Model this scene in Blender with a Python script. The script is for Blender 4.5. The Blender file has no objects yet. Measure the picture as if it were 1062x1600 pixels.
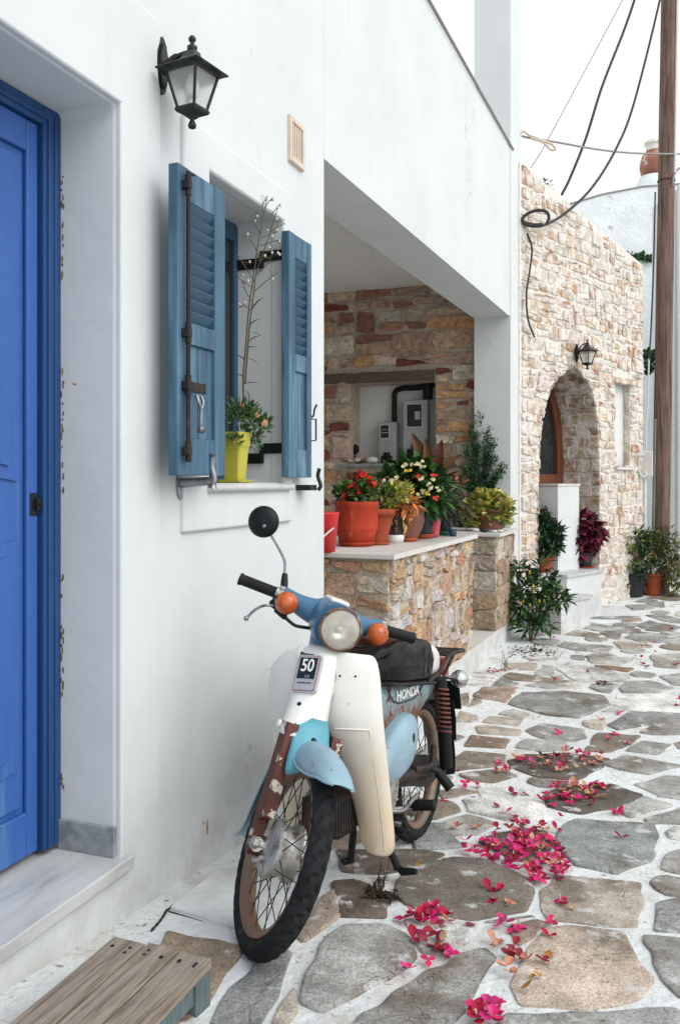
import bpy, math, random
import numpy as np
from mathutils import Vector, Matrix
random.seed(7)
sc = bpy.context.scene
COL = sc.collection
R = math.radians
# ---------------------------------------------------------------- camera
F = 1380.0; CX = 531.0; HY = 750.0                    # focal length and horizon of the photograph, in its pixels
TH = math.atan2(516.0, F)
CAM = np.array([1.53, 0.0, 1.4])
FWD = np.array([-math.sin(TH), math.cos(TH), 0.0]); RGT = np.array([math.cos(TH), math.sin(TH), 0.0]); UP = np.array([0, 0, 1.0])
cd = bpy.data.cameras.new('camera'); cam = bpy.data.objects.new('camera', cd); COL.objects.link(cam)
cam.location = CAM; cam.rotation_euler = (R(90), 0, TH)
cd.sensor_width = 36; cd.lens = 36 * F / 1600; cd.shift_y = -(800 - HY) / 1600
cd.clip_start = 0.05; cd.clip_end = 400
sc.camera = cam
# ---------------------------------------------------------------- sky, sun, exposure
SUN_EL, SUN_AZ = R(42), R(104)                         # azimuth measured from +Y towards +X
wd = bpy.data.worlds.new('World'); sc.world = wd; wd.use_nodes = True
wn, wl = wd.node_tree.nodes, wd.node_tree.links
sky = wn.new('ShaderNodeTexSky'); sky.sky_type = 'NISHITA'; sky.sun_disc = False
sky.sun_elevation = SUN_EL; sky.sun_rotation = SUN_AZ
sky.air_density = 1.0; sky.dust_density = 4.0; sky.ozone_density = 1.0
hs = wn.new('ShaderNodeHueSaturation'); hs.inputs['Saturation'].default_value = 0.17; hs.inputs['Value'].default_value = 1.0
wl.new(sky.outputs[0], hs.inputs['Color'])
ov = wn.new('ShaderNodeMixRGB'); ov.inputs[0].default_value = 0.62       # an even cloud deck over the clear sky
ov.inputs[2].default_value = (12.6, 12.9, 13.1, 1)
wl.new(hs.outputs[0], ov.inputs[1])
ctc = wn.new('ShaderNodeTexCoord'); cno = wn.new('ShaderNodeTexNoise'); cno.inputs['Scale'].default_value = 2.6; cno.inputs['Detail'].default_value = 6; wl.new(ctc.outputs['Generated'], cno.inputs['Vector'])
crm = wn.new('ShaderNodeMapRange'); crm.inputs['From Min'].default_value = .35; crm.inputs['From Max'].default_value = .65; crm.inputs['To Min'].default_value = .93; crm.inputs['To Max'].default_value = 1.05; wl.new(cno.outputs['Fac'], crm.inputs['Value'])
cmu = wn.new('ShaderNodeMixRGB'); cmu.blend_type = 'MULTIPLY'; cmu.inputs[0].default_value = 1; ccc = wn.new('ShaderNodeCombineColor')
for _i in range(3): wl.new(crm.outputs[0], ccc.inputs[_i])
wl.new(ov.outputs[0], cmu.inputs[1]); wl.new(ccc.outputs[0], cmu.inputs[2])
bg = wn['Background']; bg.inputs['Strength'].default_value = 0.15
wl.new(cmu.outputs[0], bg.inputs['Color'])
sd = bpy.data.lights.new('sun', 'SUN'); sd.energy = 1.9; sd.angle = R(52); sd.color = (1.0, 0.98, 0.95)
sun = bpy.data.objects.new('sun', sd); COL.objects.link(sun)
_d = Vector((math.sin(SUN_AZ) * math.cos(SUN_EL), math.cos(SUN_AZ) * math.cos(SUN_EL), math.sin(SUN_EL)))
sun.rotation_euler = _d.to_track_quat('Z', 'Y').to_euler()
sc.view_settings.view_transform = 'Standard'; sc.view_settings.look = 'None'
sc.view_settings.gamma = 1; sc.view_settings.use_curve_mapping = False
sc.view_settings.exposure = -0.31
# ---------------------------------------------------------------- layout: where a sight line meets a known plane
def ray(px, py): return FWD + (px - CX) / F * RGT + (HY - py) / F * UP
def on_plane(px, py, p0, n):
    r = ray(px, py); n = np.array(n, float); return CAM + (np.dot(np.array(p0, float) - CAM, n) / np.dot(r, n)) * r
def onX(px, py, X=0.0): return on_plane(px, py, (X, 0, 0), (1, 0, 0))
def onY(px, py, Y): return on_plane(px, py, (0, Y, 0), (0, 1, 0))
def onZ(px, py, Z=0.0): return on_plane(px, py, (0, 0, Z), (0, 0, 1))
def at(px, py, t): return CAM + t * ray(px, py)
GY = [-12, -2, 1.0, 2.2, 3.4, 4.6, 6.0, 8.3, 10.7, 20, 60]; GZ = [.5, .36, .215, .105, -.035, -.10, -.105, -.045, 0, .08, .1]
def gz(Y):
    Y = float(np.clip(Y, GY[0], GY[-1])); 
    return 0.25 * sum(float(np.interp(Y + k, GY, GZ)) for k in (-.45, -.15, .15, .45))
def onG(px, py):
    z = 0.0
    for _ in range(30): p = onZ(px, py, z); z = 0.5 * z + 0.5 * gz(p[1])
    p[2] = gz(p[1]); return p
# ---------------------------------------------------------------- mesh builder
ORG = {}
class MB:
    def __init__(s): s.v = []; s.f = []; s.c = []; s.m = []; s.sm = []; s.col = (1, 1, 1); s.mi = 0; s.smooth = False
    def add(s, vs, fs, col=None, smooth=None):
        b = len(s.v); s.v += [tuple(map(float, p)) for p in vs]
        c = col or s.col; sm = s.smooth if smooth is None else smooth
        for f in fs: s.f.append(tuple(b + i for i in f)); s.c.append(c); s.m.append(s.mi); s.sm.append(sm)
        return b
    def box(s, lo, hi, rot=None, org=None, col=None):
        x0, y0, z0 = lo; x1, y1, z1 = hi
        p = [(x0,y0,z0),(x1,y0,z0),(x1,y1,z0),(x0,y1,z0),(x0,y0,z1),(x1,y0,z1),(x1,y1,z1),(x0,y1,z1)]
        if rot is not None:
            o = Vector(org if org is not None else [(a+b)/2 for a, b in zip(lo, hi)])
            p = [o + rot @ (Vector(q) - o) for q in p]
        s.add(p, [(0,3,2,1),(4,5,6,7),(0,1,5,4),(1,2,6,5),(2,3,7,6),(3,0,4,7)], col, False)
    def prism(s, poly, fn, d0, d1, col=None, smooth=False):     # polygon (a,b) extruded along d through fn(a,b,d)
        n = len(poly)
        vs = [fn(a, b, d0) for a, b in poly] + [fn(a, b, d1) for a, b in poly]
        s.add(vs, [tuple(range(n))[::-1], tuple(range(n, 2*n))], col, False)
        s.add(vs, [(i, (i+1) % n, n+(i+1) % n, n+i) for i in range(n)], col, smooth)
    def tube(s, pts, r, seg=8, col=None, cap=True):
        pts = [Vector(p) for p in pts]; n = len(pts)
        rs = r if isinstance(r, (list, tuple)) else [r]*n
        vs = []; ref = None
        for i, p in enumerate(pts):
            t = (pts[min(i+1, n-1)] - pts[max(i-1, 0)]).normalized()
            if ref is None: ref = t.orthogonal().normalized()
            u = (ref - t*ref.dot(t))
            u = u.normalized() if u.length > 1e-6 else t.orthogonal().normalized()
            ref = u; w = t.cross(u)
            for k in range(seg):
                a = 2*math.pi*k/seg; vs.append(p + (u*math.cos(a) + w*math.sin(a))*rs[i])
        fs = [(i*seg+k, i*seg+(k+1) % seg, (i+1)*seg+(k+1) % seg, (i+1)*seg+k) for i in range(n-1) for k in range(seg)]
        s.add(vs, fs, col, True)
        if cap: s.add(vs[:seg], [tuple(range(seg))[::-1]], col, False); s.add(vs[-seg:], [tuple(range(seg))], col, False)
    def lathe(s, prof, c=(0,0,0), axis='z', seg=24, col=None, smooth=True, fn=None, close=False):  # prof: (radius, height)
        vs = []
        for i, (r, h) in enumerate(prof):
            for k in range(seg):
                a = 2*math.pi*k/seg; rr = r + (fn(i, k) if fn else 0)
                x, y = rr*math.cos(a), rr*math.sin(a)
                p = (x, y, h) if axis == 'z' else ((x, h, y) if axis == 'y' else (h, x, y))
                vs.append((p[0]+c[0], p[1]+c[1], p[2]+c[2]))
        n = len(prof); rng = range(n) if close else range(n-1)
        fs = [(i*seg+k, i*seg+(k+1) % seg, ((i+1) % n)*seg+(k+1) % seg, ((i+1) % n)*seg+k) for i in rng for k in range(seg)]
        s.add(vs, fs, col, smooth)
    def loft(s, rings, col=None, smooth=True, cap=True, closed=True):
        n = len(rings[0]); vs = [p for r in rings for p in r]; kk = n if closed else n-1
        s.add(vs, [(i*n+k, i*n+(k+1) % n, (i+1)*n+(k+1) % n, (i+1)*n+k) for i in range(len(rings)-1) for k in range(kk)], col, smooth)
        if cap and closed: s.add(rings[0], [tuple(range(n))[::-1]], col, False); s.add(rings[-1], [tuple(range(n))], col, False)
    def ball(s, c, r, seg=12, rings=8, col=None):
        rx, ry, rz = r if isinstance(r, (tuple, list)) else (r, r, r); vs = []
        for i in range(rings+1):
            ph = math.pi*i/rings
            for k in range(seg):
                a = 2*math.pi*k/seg; vs.append((c[0]+rx*max(math.sin(ph), 1e-3)*math.cos(a), c[1]+ry*max(math.sin(ph), 1e-3)*math.sin(a), c[2]-rz*math.cos(ph)))
        s.add(vs, [(i*seg+k, i*seg+(k+1) % seg, (i+1)*seg+(k+1) % seg, (i+1)*seg+k) for i in range(rings) for k in range(seg)], col, True)
    def leaf(s, base, d, nrm, ln, wd, col, bend=.25, fold=.25):     # one folded, drooping leaf
        d = Vector(d).normalized(); nrm = Vector(nrm); sd = d.cross(nrm)
        sd = sd.normalized() if sd.length > 1e-5 else d.orthogonal().normalized()
        n = sd.cross(d); b = Vector(base); vs = []
        for t, wv in ((0, .12), (.3, .9), (.62, .85), (1, .03)):
            c = b + d*ln*t - n*bend*ln*t*t
            vs += [c - sd*wd*.5*wv + n*fold*wd*.5*wv, c, c + sd*wd*.5*wv + n*fold*wd*.5*wv]
        fs = []
        for i in range(3): fs += [(3*i, 3*i+1, 3*i+4, 3*i+3), (3*i+1, 3*i+2, 3*i+5, 3*i+4)]
        s.add(vs, fs, col, True)
    def build(s, name, mats, parent=None, bevel=0, seg=2, local=False, angle=40):
        me = bpy.data.meshes.new(name); o = bpy.data.objects.new(name, me)
        og = np.array(ORG.get(parent.name, (0, 0, 0))) if (parent is not None and not local) else np.zeros(3)
        me.from_pydata([tuple(np.array(p)-og) for p in s.v], [], s.f)
        for m in (mats if isinstance(mats, (list, tuple)) else [mats]): me.materials.append(m)
        me.polygons.foreach_set('material_index', s.m); me.polygons.foreach_set('use_smooth', s.sm)
        at_ = me.color_attributes.new('col', 'FLOAT_COLOR', 'CORNER')
        cols = []
        for p, c in zip(s.f, s.c): cols += [c[0], c[1], c[2], 1.0]*len(p)
        at_.data.foreach_set('color', cols)
        me.validate(); me.update()
        COL.objects.link(o)
        if parent is not None: o.parent = parent; ORG[o.name] = tuple(og)
        if bevel:
            b = o.modifiers.new('bevel', 'BEVEL'); b.width = bevel; b.segments = seg; b.limit_method = 'ANGLE'; b.angle_limit = R(angle)
            b.harden_normals = False
            for p in me.polygons: p.use_smooth = True
            wn_ = o.modifiers.new('wn', 'WEIGHTED_NORMAL'); wn_.keep_sharp = False
        return o
def tag(o, label=None, cat=None, group=None, kind=None):
    if label: o['label'] = label
    if cat: o['category'] = cat
    if group: o['group'] = group
    if kind: o['kind'] = kind
    return o
def thing(name, label, cat, loc=(0, 0, 0), group=None):
    o = bpy.data.objects.new(name, None); o.empty_display_size = .1; COL.objects.link(o)
    o.location = tuple(map(float, loc)); ORG[o.name] = tuple(map(float, loc)); return tag(o, label, cat, group)
def lerp(a, b, t): return a + (b-a)*t
def chaikin(p, n=2, closed=True):
    for _ in range(n):
        q = []; m = len(p)
        for i in range(m if closed else m-1):
            a, b = np.array(p[i], float), np.array(p[(i+1) % m], float); q += [a*.75+b*.25, a*.25+b*.75]
        p = q if closed else [np.array(p[0], float)] + q + [np.array(p[-1], float)]
    return p
def curve(pts, n=6):                                     # Catmull-Rom through the points
    P = [np.array(p, float) for p in pts]; P = [2*P[0]-P[1]] + P + [2*P[-1]-P[-2]]; out = []
    for i in range(1, len(P)-2):
        for k in range(n):
            t = k/n; a, b, c, d = P[i-1:i+3]
            out.append(.5*((2*b)+(c-a)*t+(2*a-5*b+4*c-d)*t*t+(3*b-a-3*c+d)*t**3))
    return out + [P[-2]]
# ---------------------------------------------------------------- materials
def mat(name, col=(.5,.5,.5), rough=.6, metal=0.0, var=.12, vscale=5, bump=0.0, bscale=60, bdist=.01, attr=False, col2=None, mscale=8, mlo=.5, mhi=.6,
        rough2=None, stretch=None, coat=0.0, trans=0.0, ior=1.45, col3=None, m3scale=30, m3lo=.6, m3hi=.66, detail=6, sheen=0, sss=0.0, big=0.0, spec=.5):
    m = bpy.data.materials.new(name); m.use_nodes = True
    N, L = m.node_tree.nodes, m.node_tree.links; bs = N['Principled BSDF']
    tc = N.new('ShaderNodeTexCoord'); vec = tc.outputs['Object']
    if stretch:
        mp = N.new('ShaderNodeMapping'); mp.inputs['Scale'].default_value = stretch; L.new(vec, mp.inputs['Vector']); vec = mp.outputs[0]
    def noise(scale, det=detail, rgh=.6):
        n = N.new('ShaderNodeTexNoise'); n.inputs['Scale'].default_value = scale; n.inputs['Detail'].default_value = det; n.inputs['Roughness'].default_value = rgh
        L.new(vec, n.inputs['Vector']); return n.outputs['Fac']
    def ramp(src, lo, hi):
        r = N.new('ShaderNodeMapRange'); r.inputs['From Min'].default_value = lo; r.inputs['From Max'].default_value = hi; L.new(src, r.inputs['Value']); return r.outputs[0]
    def mix(fac, a, b, mode='MIX'):
        x = N.new('ShaderNodeMixRGB'); x.blend_type = mode
        for i, q in ((0, fac), (1, a), (2, b)):
            if isinstance(q, (int, float)): x.inputs[i].default_value = q
            elif isinstance(q, tuple): x.inputs[i].default_value = (*q, 1)
            else: L.new(q, x.inputs[i])
        return x.outputs[0]
    if attr:
        a = N.new('ShaderNodeAttribute'); a.attribute_name = 'col'; base = a.outputs['Color']
    else: base = tuple(col)
    rsock = None
    if col2 is not None:
        f2 = ramp(noise(mscale), mlo, mhi); base = mix(f2, base, tuple(col2))
        if rough2 is not None:
            q = N.new('ShaderNodeMapRange'); q.inputs['To Min'].default_value = rough; q.inputs['To Max'].default_value = rough2; L.new(f2, q.inputs['Value']); rsock = q.outputs[0]
    if col3 is not None: base = mix(ramp(noise(m3scale), m3lo, m3hi), base, tuple(col3))
    if var:
        v = N.new('ShaderNodeMapRange'); v.inputs['From Min'].default_value = .3; v.inputs['From Max'].default_value = .7
        v.inputs['To Min'].default_value = 1-var; v.inputs['To Max'].default_value = 1+var*.6; L.new(noise(vscale), v.inputs['Value'])
        cmb = N.new('ShaderNodeCombineColor')
        for i in range(3): L.new(v.outputs[0], cmb.inputs[i])
        base = mix(1.0, base, cmb.outputs[0], 'MULTIPLY')
    if isinstance(base, tuple): bs.inputs['Base Color'].default_value = (*base, 1)
    else: L.new(base, bs.inputs['Base Color'])
    if rsock is not None: L.new(rsock, bs.inputs['Roughness'])
    else: bs.inputs['Roughness'].default_value = rough
    bs.inputs['Metallic'].default_value = metal; bs.inputs['IOR'].default_value = ior
    bs.inputs['Coat Weight'].default_value = coat; bs.inputs['Transmission Weight'].default_value = trans
    bs.inputs['Specular IOR Level'].default_value = spec
    if sss: bs.inputs['Subsurface Weight'].default_value = sss; bs.inputs['Subsurface Radius'].default_value = (.01, .008, .005)
    if bump:
        b = N.new('ShaderNodeBump'); b.inputs['Strength'].default_value = bump; b.inputs['Distance'].default_value = bdist
        h = noise(bscale, 8, .62)
        if big:
            mx = N.new('ShaderNodeMath'); mx.operation = 'MULTIPLY_ADD'; mx.inputs[1].default_value = big; L.new(noise(2.2, 3, .5), mx.inputs[0]); L.new(h, mx.inputs[2]); h = mx.outputs[0]
        L.new(h, b.inputs['Height']); L.new(b.outputs[0], bs.inputs['Normal'])
    return m
M = {}
def plaster(name, col, dirt=(.40,.36,.30), old=0.0):
    m = bpy.data.materials.new(name); m.use_nodes = True; N, L = m.node_tree.nodes, m.node_tree.links; bs = N['Principled BSDF']
    tc = N.new('ShaderNodeTexCoord'); v0 = tc.outputs['Object']
    def mp(s):
        q = N.new('ShaderNodeMapping'); q.inputs['Scale'].default_value = s; L.new(v0, q.inputs['Vector']); return q.outputs[0]
    def noise(vec, s, d=6, r=.6):
        n = N.new('ShaderNodeTexNoise'); n.inputs['Scale'].default_value = s; n.inputs['Detail'].default_value = d; n.inputs['Roughness'].default_value = r; L.new(vec, n.inputs['Vector']); return n.outputs['Fac']
    def rmp(src, a, b, lo=0.0, hi=1.0):
        r = N.new('ShaderNodeMapRange'); r.inputs['From Min'].default_value = a; r.inputs['From Max'].default_value = b; r.inputs['To Min'].default_value = lo; r.inputs['To Max'].default_value = hi; L.new(src, r.inputs['Value']); return r.outputs[0]
    def mth(op, a, b):
        q = N.new('ShaderNodeMath'); q.operation = op
        for i, x in enumerate((a, b)):
            if isinstance(x, (int, float)): q.inputs[i].default_value = x
            else: L.new(x, q.inputs[i])
        return q.outputs[0]
    def mix(f, a, b):
        x = N.new('ShaderNodeMixRGB')
        L.new(f, x.inputs[0])
        for i, q in ((1, a), (2, b)):
            if isinstance(q, tuple): x.inputs[i].default_value = (*q, 1)
            else: L.new(q, x.inputs[i])
        return x.outputs[0]
    c = mix(rmp(noise(v0, 1.6, 5), .35, .68), tuple(col), tuple(x*.93 for x in col))                       # patches of older limewash
    c = mix(rmp(noise(mp((3.2, 3.2, .35)), 3.0, 6), .56, .75, 0, .35+old), c, tuple(x*.86 for x in col))       # faint drips
    c = mix(rmp(noise(v0, 11, 8), .66, .76, 0, .5), c, (.50, .47, .42))                                        # flecks
    sx = N.new('ShaderNodeSeparateXYZ'); L.new(v0, sx.inputs[0])
    low = rmp(sx.outputs['Z'], .02, .62, 1, 0); c = mix(mth('MULTIPLY', mth('POWER', low, 1.6), rmp(noise(v0, 5, 8, .7), .44, .70, 0, .75)), c, dirt)   # mud splashed up from the lane
    vo = N.new('ShaderNodeTexVoronoi'); vo.feature = 'DISTANCE_TO_EDGE'; vo.inputs['Scale'].default_value = 1.15
    ds = N.new('ShaderNodeMixRGB'); ds.inputs[0].default_value = .16; L.new(v0, ds.inputs[1]); nn = N.new('ShaderNodeTexNoise'); nn.inputs['Scale'].default_value = 6; L.new(v0, nn.inputs['Vector']); L.new(nn.outputs['Color'], ds.inputs[2]); L.new(ds.outputs[0], vo.inputs['Vector'])
    crack = mth('MULTIPLY', rmp(vo.outputs['Distance'], 0, .0035, 1, 0), rmp(noise(v0, 1.1, 2), .57, .66)); c = mix(mth('MULTIPLY', crack, .55), c, (.30, .28, .25))
    L.new(c, bs.inputs['Base Color']); bs.inputs['Roughness'].default_value = .88; bs.inputs['Specular IOR Level'].default_value = .2
    h = mth('ADD', mth('MULTIPLY', noise(v0, 2.3, 3, .5), 3.2), mth('ADD', mth('MULTIPLY', noise(mp((1, 1, 1.4)), 8, 4, .55), .4), mth('MULTIPLY', noise(v0, 70, 6), .16)))
    h = mth('SUBTRACT', h, mth('MULTIPLY', crack, .2))
    b = N.new('ShaderNodeBump'); b.inputs['Strength'].default_value = .34; b.inputs['Distance'].default_value = .012; L.new(h, b.inputs['Height']); L.new(b.outputs[0], bs.inputs['Normal']); return m
M['plaster'] = plaster('white_plaster', (.635,.662,.668))
def add_z(m, z0, z1, col, amt=1.0, nscale=6):                 # ageing that gathers towards the lower end of a part
    N, L = m.node_tree.nodes, m.node_tree.links; bs = N['Principled BSDF']; src = bs.inputs['Base Color'].links[0].from_socket
    tc = N.new('ShaderNodeTexCoord'); sx = N.new('ShaderNodeSeparateXYZ'); L.new(tc.outputs['Object'], sx.inputs[0]); n = N.new('ShaderNodeTexNoise'); n.inputs['Scale'].default_value = nscale; n.inputs['Detail'].default_value = 6; L.new(tc.outputs['Object'], n.inputs['Vector'])
    r = N.new('ShaderNodeMapRange'); r.inputs['From Min'].default_value = z1; r.inputs['From Max'].default_value = z0; r.inputs['To Max'].default_value = amt; L.new(sx.outputs['Z'], r.inputs['Value'])
    k = N.new('ShaderNodeMath'); k.operation = 'MULTIPLY'; q = N.new('ShaderNodeMapRange'); q.inputs['From Min'].default_value = .3; q.inputs['From Max'].default_value = .6; q.inputs['To Min'].default_value = .45; L.new(n.outputs['Fac'], q.inputs['Value']); L.new(r.outputs[0], k.inputs[0]); L.new(q.outputs[0], k.inputs[1])
    x = N.new('ShaderNodeMixRGB'); L.new(k.outputs[0], x.inputs[0]); L.new(src, x.inputs[1]); x.inputs[2].default_value = (*col, 1); L.new(x.outputs[0], bs.inputs['Base Color'])
M['plaster_far'] = mat('old_whitewash', (.77,.815,.83), .9, var=.10, vscale=3.0, bump=.7, bscale=14, bdist=.03, col3=(.45,.46,.45), m3scale=7, m3lo=.64, m3hi=.74, spec=.2)
M['ceiling'] = mat('ceiling_plaster', (.74,.74,.73), .9, var=.05, bump=.3, bscale=30, spec=.2)
M['door'] = mat('blue_door_paint', (.036,.118,.39), .40, var=.24, vscale=3, bump=.35, bscale=70, bdist=.003, stretch=(2,2,.12), col3=(.075,.19,.42), m3scale=8, m3lo=.58, m3hi=.75)
M['door_frame'] = mat('dark_blue_frame_paint', (.013,.060,.185), .45, var=.22, vscale=5, bump=.35, bscale=60, bdist=.003, stretch=(2,2,.15))
M['shutter'] = mat('weathered_blue_paint', (.046,.118,.185), .55, var=.42, vscale=7, bump=.35, bscale=60, bdist=.003, stretch=(3,3,.35), col2=(.10,.20,.28), mscale=3.5, mlo=.48, mhi=.66, col3=(.035,.085,.16), m3scale=9, m3lo=.63, m3hi=.70)
M['shutter_slat'] = mat('slat_blue_paint', (.040,.102,.162), .5, var=.15, vscale=9, bump=.2, bscale=60, bdist=.002, stretch=(1,.3,3))
M['window_blue'] = mat('dark_window_paint', (.03,.085,.15), .5, var=.15)
M['iron'] = mat('black_iron', (.012,.014,.016), .42, metal=.2, var=.3, vscale=14, bump=.35, bscale=50, bdist=.004, col3=(.06,.055,.05), m3scale=24, m3lo=.6, m3hi=.72)
M['iron_rust'] = mat('rusty_iron', (.022,.019,.020), .7, metal=.2, var=.3, vscale=20, bump=.3, bscale=80, bdist=.003, col2=(.065,.035,.027), mscale=20, mlo=.55, mhi=.7)
M['galv'] = mat('galvanised_steel', (.28,.29,.30), .4, metal=.8, var=.3, vscale=25, bump=.2, bscale=60, bdist=.003, col3=(.12,.10,.09), m3scale=30, m3lo=.55, m3hi=.66)
M['chrome'] = mat('chrome', (.62,.63,.64), .16, metal=1, var=.1, vscale=30)
M['alu'] = mat('dull_aluminium', (.50,.49,.47), .5, metal=.75, var=.3, vscale=25, bump=.3, bscale=70, bdist=.003, col3=(.13,.10,.08), m3scale=22, m3lo=.52, m3hi=.68)
M['marble'] = mat('grey_marble', (.52,.53,.525), .42, var=.14, vscale=5, stretch=(5,1.0,3), col2=(.34,.355,.355), mscale=4, mlo=.52, mhi=.75, bump=.06, bscale=60, bdist=.002)
M['marble_dark'] = mat('dark_grey_marble', (.30,.32,.33), .45, var=.15, vscale=9, col2=(.20,.22,.23), mscale=20, mlo=.45, mhi=.6)
M['slab'] = mat('cream_stone_slab', (.62,.60,.57), .6, var=.10, vscale=7, bump=.15, bscale=50, bdist=.003, col3=(.36,.33,.29), m3scale=10, m3lo=.6, m3hi=.75)
M['masonry'] = mat('rubble_stone', attr=True, rough=.9, var=.42, vscale=18, bump=1.0, bscale=30, bdist=.034, col2=(.60,.52,.41), mscale=11, mlo=.62, mhi=.80, col3=(.10,.065,.045), m3scale=19, m3lo=.66, m3hi=.78, spec=.15)
M['masonry_pale'] = mat('whitewashed_rubble', attr=True, rough=.9, var=.24, vscale=14, bump=.9, bscale=34, bdist=.02, col2=(.75,.705,.645), mscale=9, mlo=.41, mhi=.58, col3=(.20,.16,.14), m3scale=22, m3lo=.65, m3hi=.76, spec=.12)
M['mortar'] = mat('sandy_mortar', (.55,.475,.385), .95, var=.22, vscale=14, bump=.9, bscale=40, bdist=.015, spec=.1)
M['mortar_dim'] = mat('brown_mortar', (.54,.45,.37), .95, var=.3, vscale=14, bump=.9, bscale=40, bdist=.015, spec=.1)
M['mortar_pale'] = mat('white_mortar', (.76,.72,.665), .95, var=.12, vscale=12, bump=1.0, bscale=30, bdist=.02, col3=(.42,.36,.31), m3scale=16, m3lo=.56, m3hi=.74, spec=.1)
M['grout'] = mat('whitewashed_grout', (.73,.76,.765), .9, var=.12, vscale=6, bump=1.0, bscale=24, bdist=.02, col2=(.42,.37,.31), mscale=3.0, mlo=.52, mhi=.72, col3=(.22,.18,.14), m3scale=26, m3lo=.61, m3hi=.72, spec=.15)
def flagmat():
    m = bpy.data.materials.new('flagstone'); m.use_nodes = True; N, L = m.node_tree.nodes, m.node_tree.links; bs = N['Principled BSDF']
    tc = N.new('ShaderNodeTexCoord'); v = tc.outputs['Object']; at_ = N.new('ShaderNodeAttribute'); at_.attribute_name = 'col'
    def noise(s, d=7, r=.65):
        n = N.new('ShaderNodeTexNoise'); n.inputs['Scale'].default_value = s; n.inputs['Detail'].default_value = d; n.inputs['Roughness'].default_value = r; L.new(v, n.inputs['Vector']); return n.outputs['Fac']
    def rmp(src, a, b, lo=0.0, hi=1.0):
        r = N.new('ShaderNodeMapRange'); r.inputs['From Min'].default_value = a; r.inputs['From Max'].default_value = b; r.inputs['To Min'].default_value = lo; r.inputs['To Max'].default_value = hi; L.new(src, r.inputs['Value']); return r.outputs[0]
    def mix(f, a, b, mode='MIX'):
        x = N.new('ShaderNodeMixRGB'); x.blend_type = mode
        for i, q in ((0, f), (1, a), (2, b)):
            if isinstance(q, float): x.inputs[i].default_value = q
            elif isinstance(q, tuple): x.inputs[i].default_value = (*q, 1)
            else: L.new(q, x.inputs[i])
        return x.outputs[0]
    def grey(s):
        c = N.new('ShaderNodeCombineColor')
        for i in range(3): L.new(s, c.inputs[i])
        return c.outputs[0]
    c = mix(1.0, at_.outputs['Color'], grey(rmp(noise(7), .32, .68, .66, 1.42)), 'MULTIPLY')
    c = mix(1.0, c, grey(rmp(noise(120, 3), .3, .7, .62, 1.34)), 'MULTIPLY')                    # grain
    c = mix(rmp(noise(2.3, 6), .49, .63, 0, .78), c, (.145, .11, .08))                           # damp brown soil stain
    c = mix(rmp(noise(9, 8), .575, .65, 0, .85), c, (.60, .605, .595))                            # limewash worn over the face
    c = mix(rmp(noise(38, 6), .63, .70, 0, .9), c, (.065, .055, .045))                            # pits
    vo = N.new('ShaderNodeTexVoronoi'); vo.feature = 'DISTANCE_TO_EDGE'; vo.inputs['Scale'].default_value = 6.5
    ds = N.new('ShaderNodeMixRGB'); ds.inputs[0].default_value = .14; L.new(v, ds.inputs[1]); nn = N.new('ShaderNodeTexNoise'); nn.inputs['Scale'].default_value = 14; L.new(v, nn.inputs['Vector']); L.new(nn.outputs['Color'], ds.inputs[2]); L.new(ds.outputs[0], vo.inputs['Vector'])
    cr = N.new('ShaderNodeMath'); cr.operation = 'MULTIPLY'; L.new(rmp(vo.outputs['Distance'], 0, .010, .65, 0), cr.inputs[0]); L.new(rmp(noise(2.4, 3), .53, .62), cr.inputs[1])
    c = mix(cr.outputs[0], c, (.085, .065, .05)); L.new(c, bs.inputs['Base Color']); bs.inputs['Roughness'].default_value = .8; bs.inputs['Specular IOR Level'].default_value = .25
    h = N.new('ShaderNodeMath'); h.operation = 'MULTIPLY_ADD'; L.new(noise(9, 8), h.inputs[0]); h.inputs[1].default_value = 2.2; L.new(noise(60, 6), h.inputs[2])
    h2 = N.new('ShaderNodeMath'); h2.operation = 'SUBTRACT'; L.new(h.outputs[0], h2.inputs[0]); L.new(cr.outputs[0], h2.inputs[1])
    b = N.new('ShaderNodeBump'); b.inputs['Strength'].default_value = 1; b.inputs['Distance'].default_value = .009; L.new(h2.outputs[0], b.inputs['Height']); L.new(b.outputs[0], bs.inputs['Normal']); return m
M['flag'] = flagmat()
M['wood_grey'] = mat('weathered_plank', (.30,.255,.21), .85, var=.35, vscale=7, stretch=(22,1.2,22), bump=.5, bscale=9, bdist=.004, col2=(.20,.155,.12), mscale=5, mlo=.45, mhi=.62, spec=.2)
M['wood_leg'] = mat('bluish_grey_timber', (.11,.145,.15), .85, var=.3, vscale=9, stretch=(8,8,2), bump=.4, bscale=20, bdist=.004)
M['wood_pole'] = mat('creosoted_pole', (.20,.135,.11), .85, var=.4, vscale=6, stretch=(7,7,.35), bump=.7, bscale=12, bdist=.01, col2=(.095,.062,.052), mscale=4, mlo=.45, mhi=.62, spec=.15)
M['wood_door'] = mat('varnished_door_wood', (.15,.048,.022), .5, var=.25, vscale=6, stretch=(6,6,.6), bump=.2, bscale=30, bdist=.003)
M['lintel'] = mat('old_lintel_timber', (.13,.10,.08), .9, var=.4, vscale=8, stretch=(1.2,8,10), bump=.8, bscale=14, bdist=.01)
M['glass_dark'] = mat('dark_window_glass', (.018,.022,.026), .08, var=.0, spec=.6)
M['glass'] = mat('lantern_glass', (.80,.82,.80), .35, var=.1, trans=.72, ior=1.1)
M['lens'] = mat('headlamp_glass', (.90,.89,.84), .06, var=.06, vscale=30, trans=.78, ior=1.3)
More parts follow.
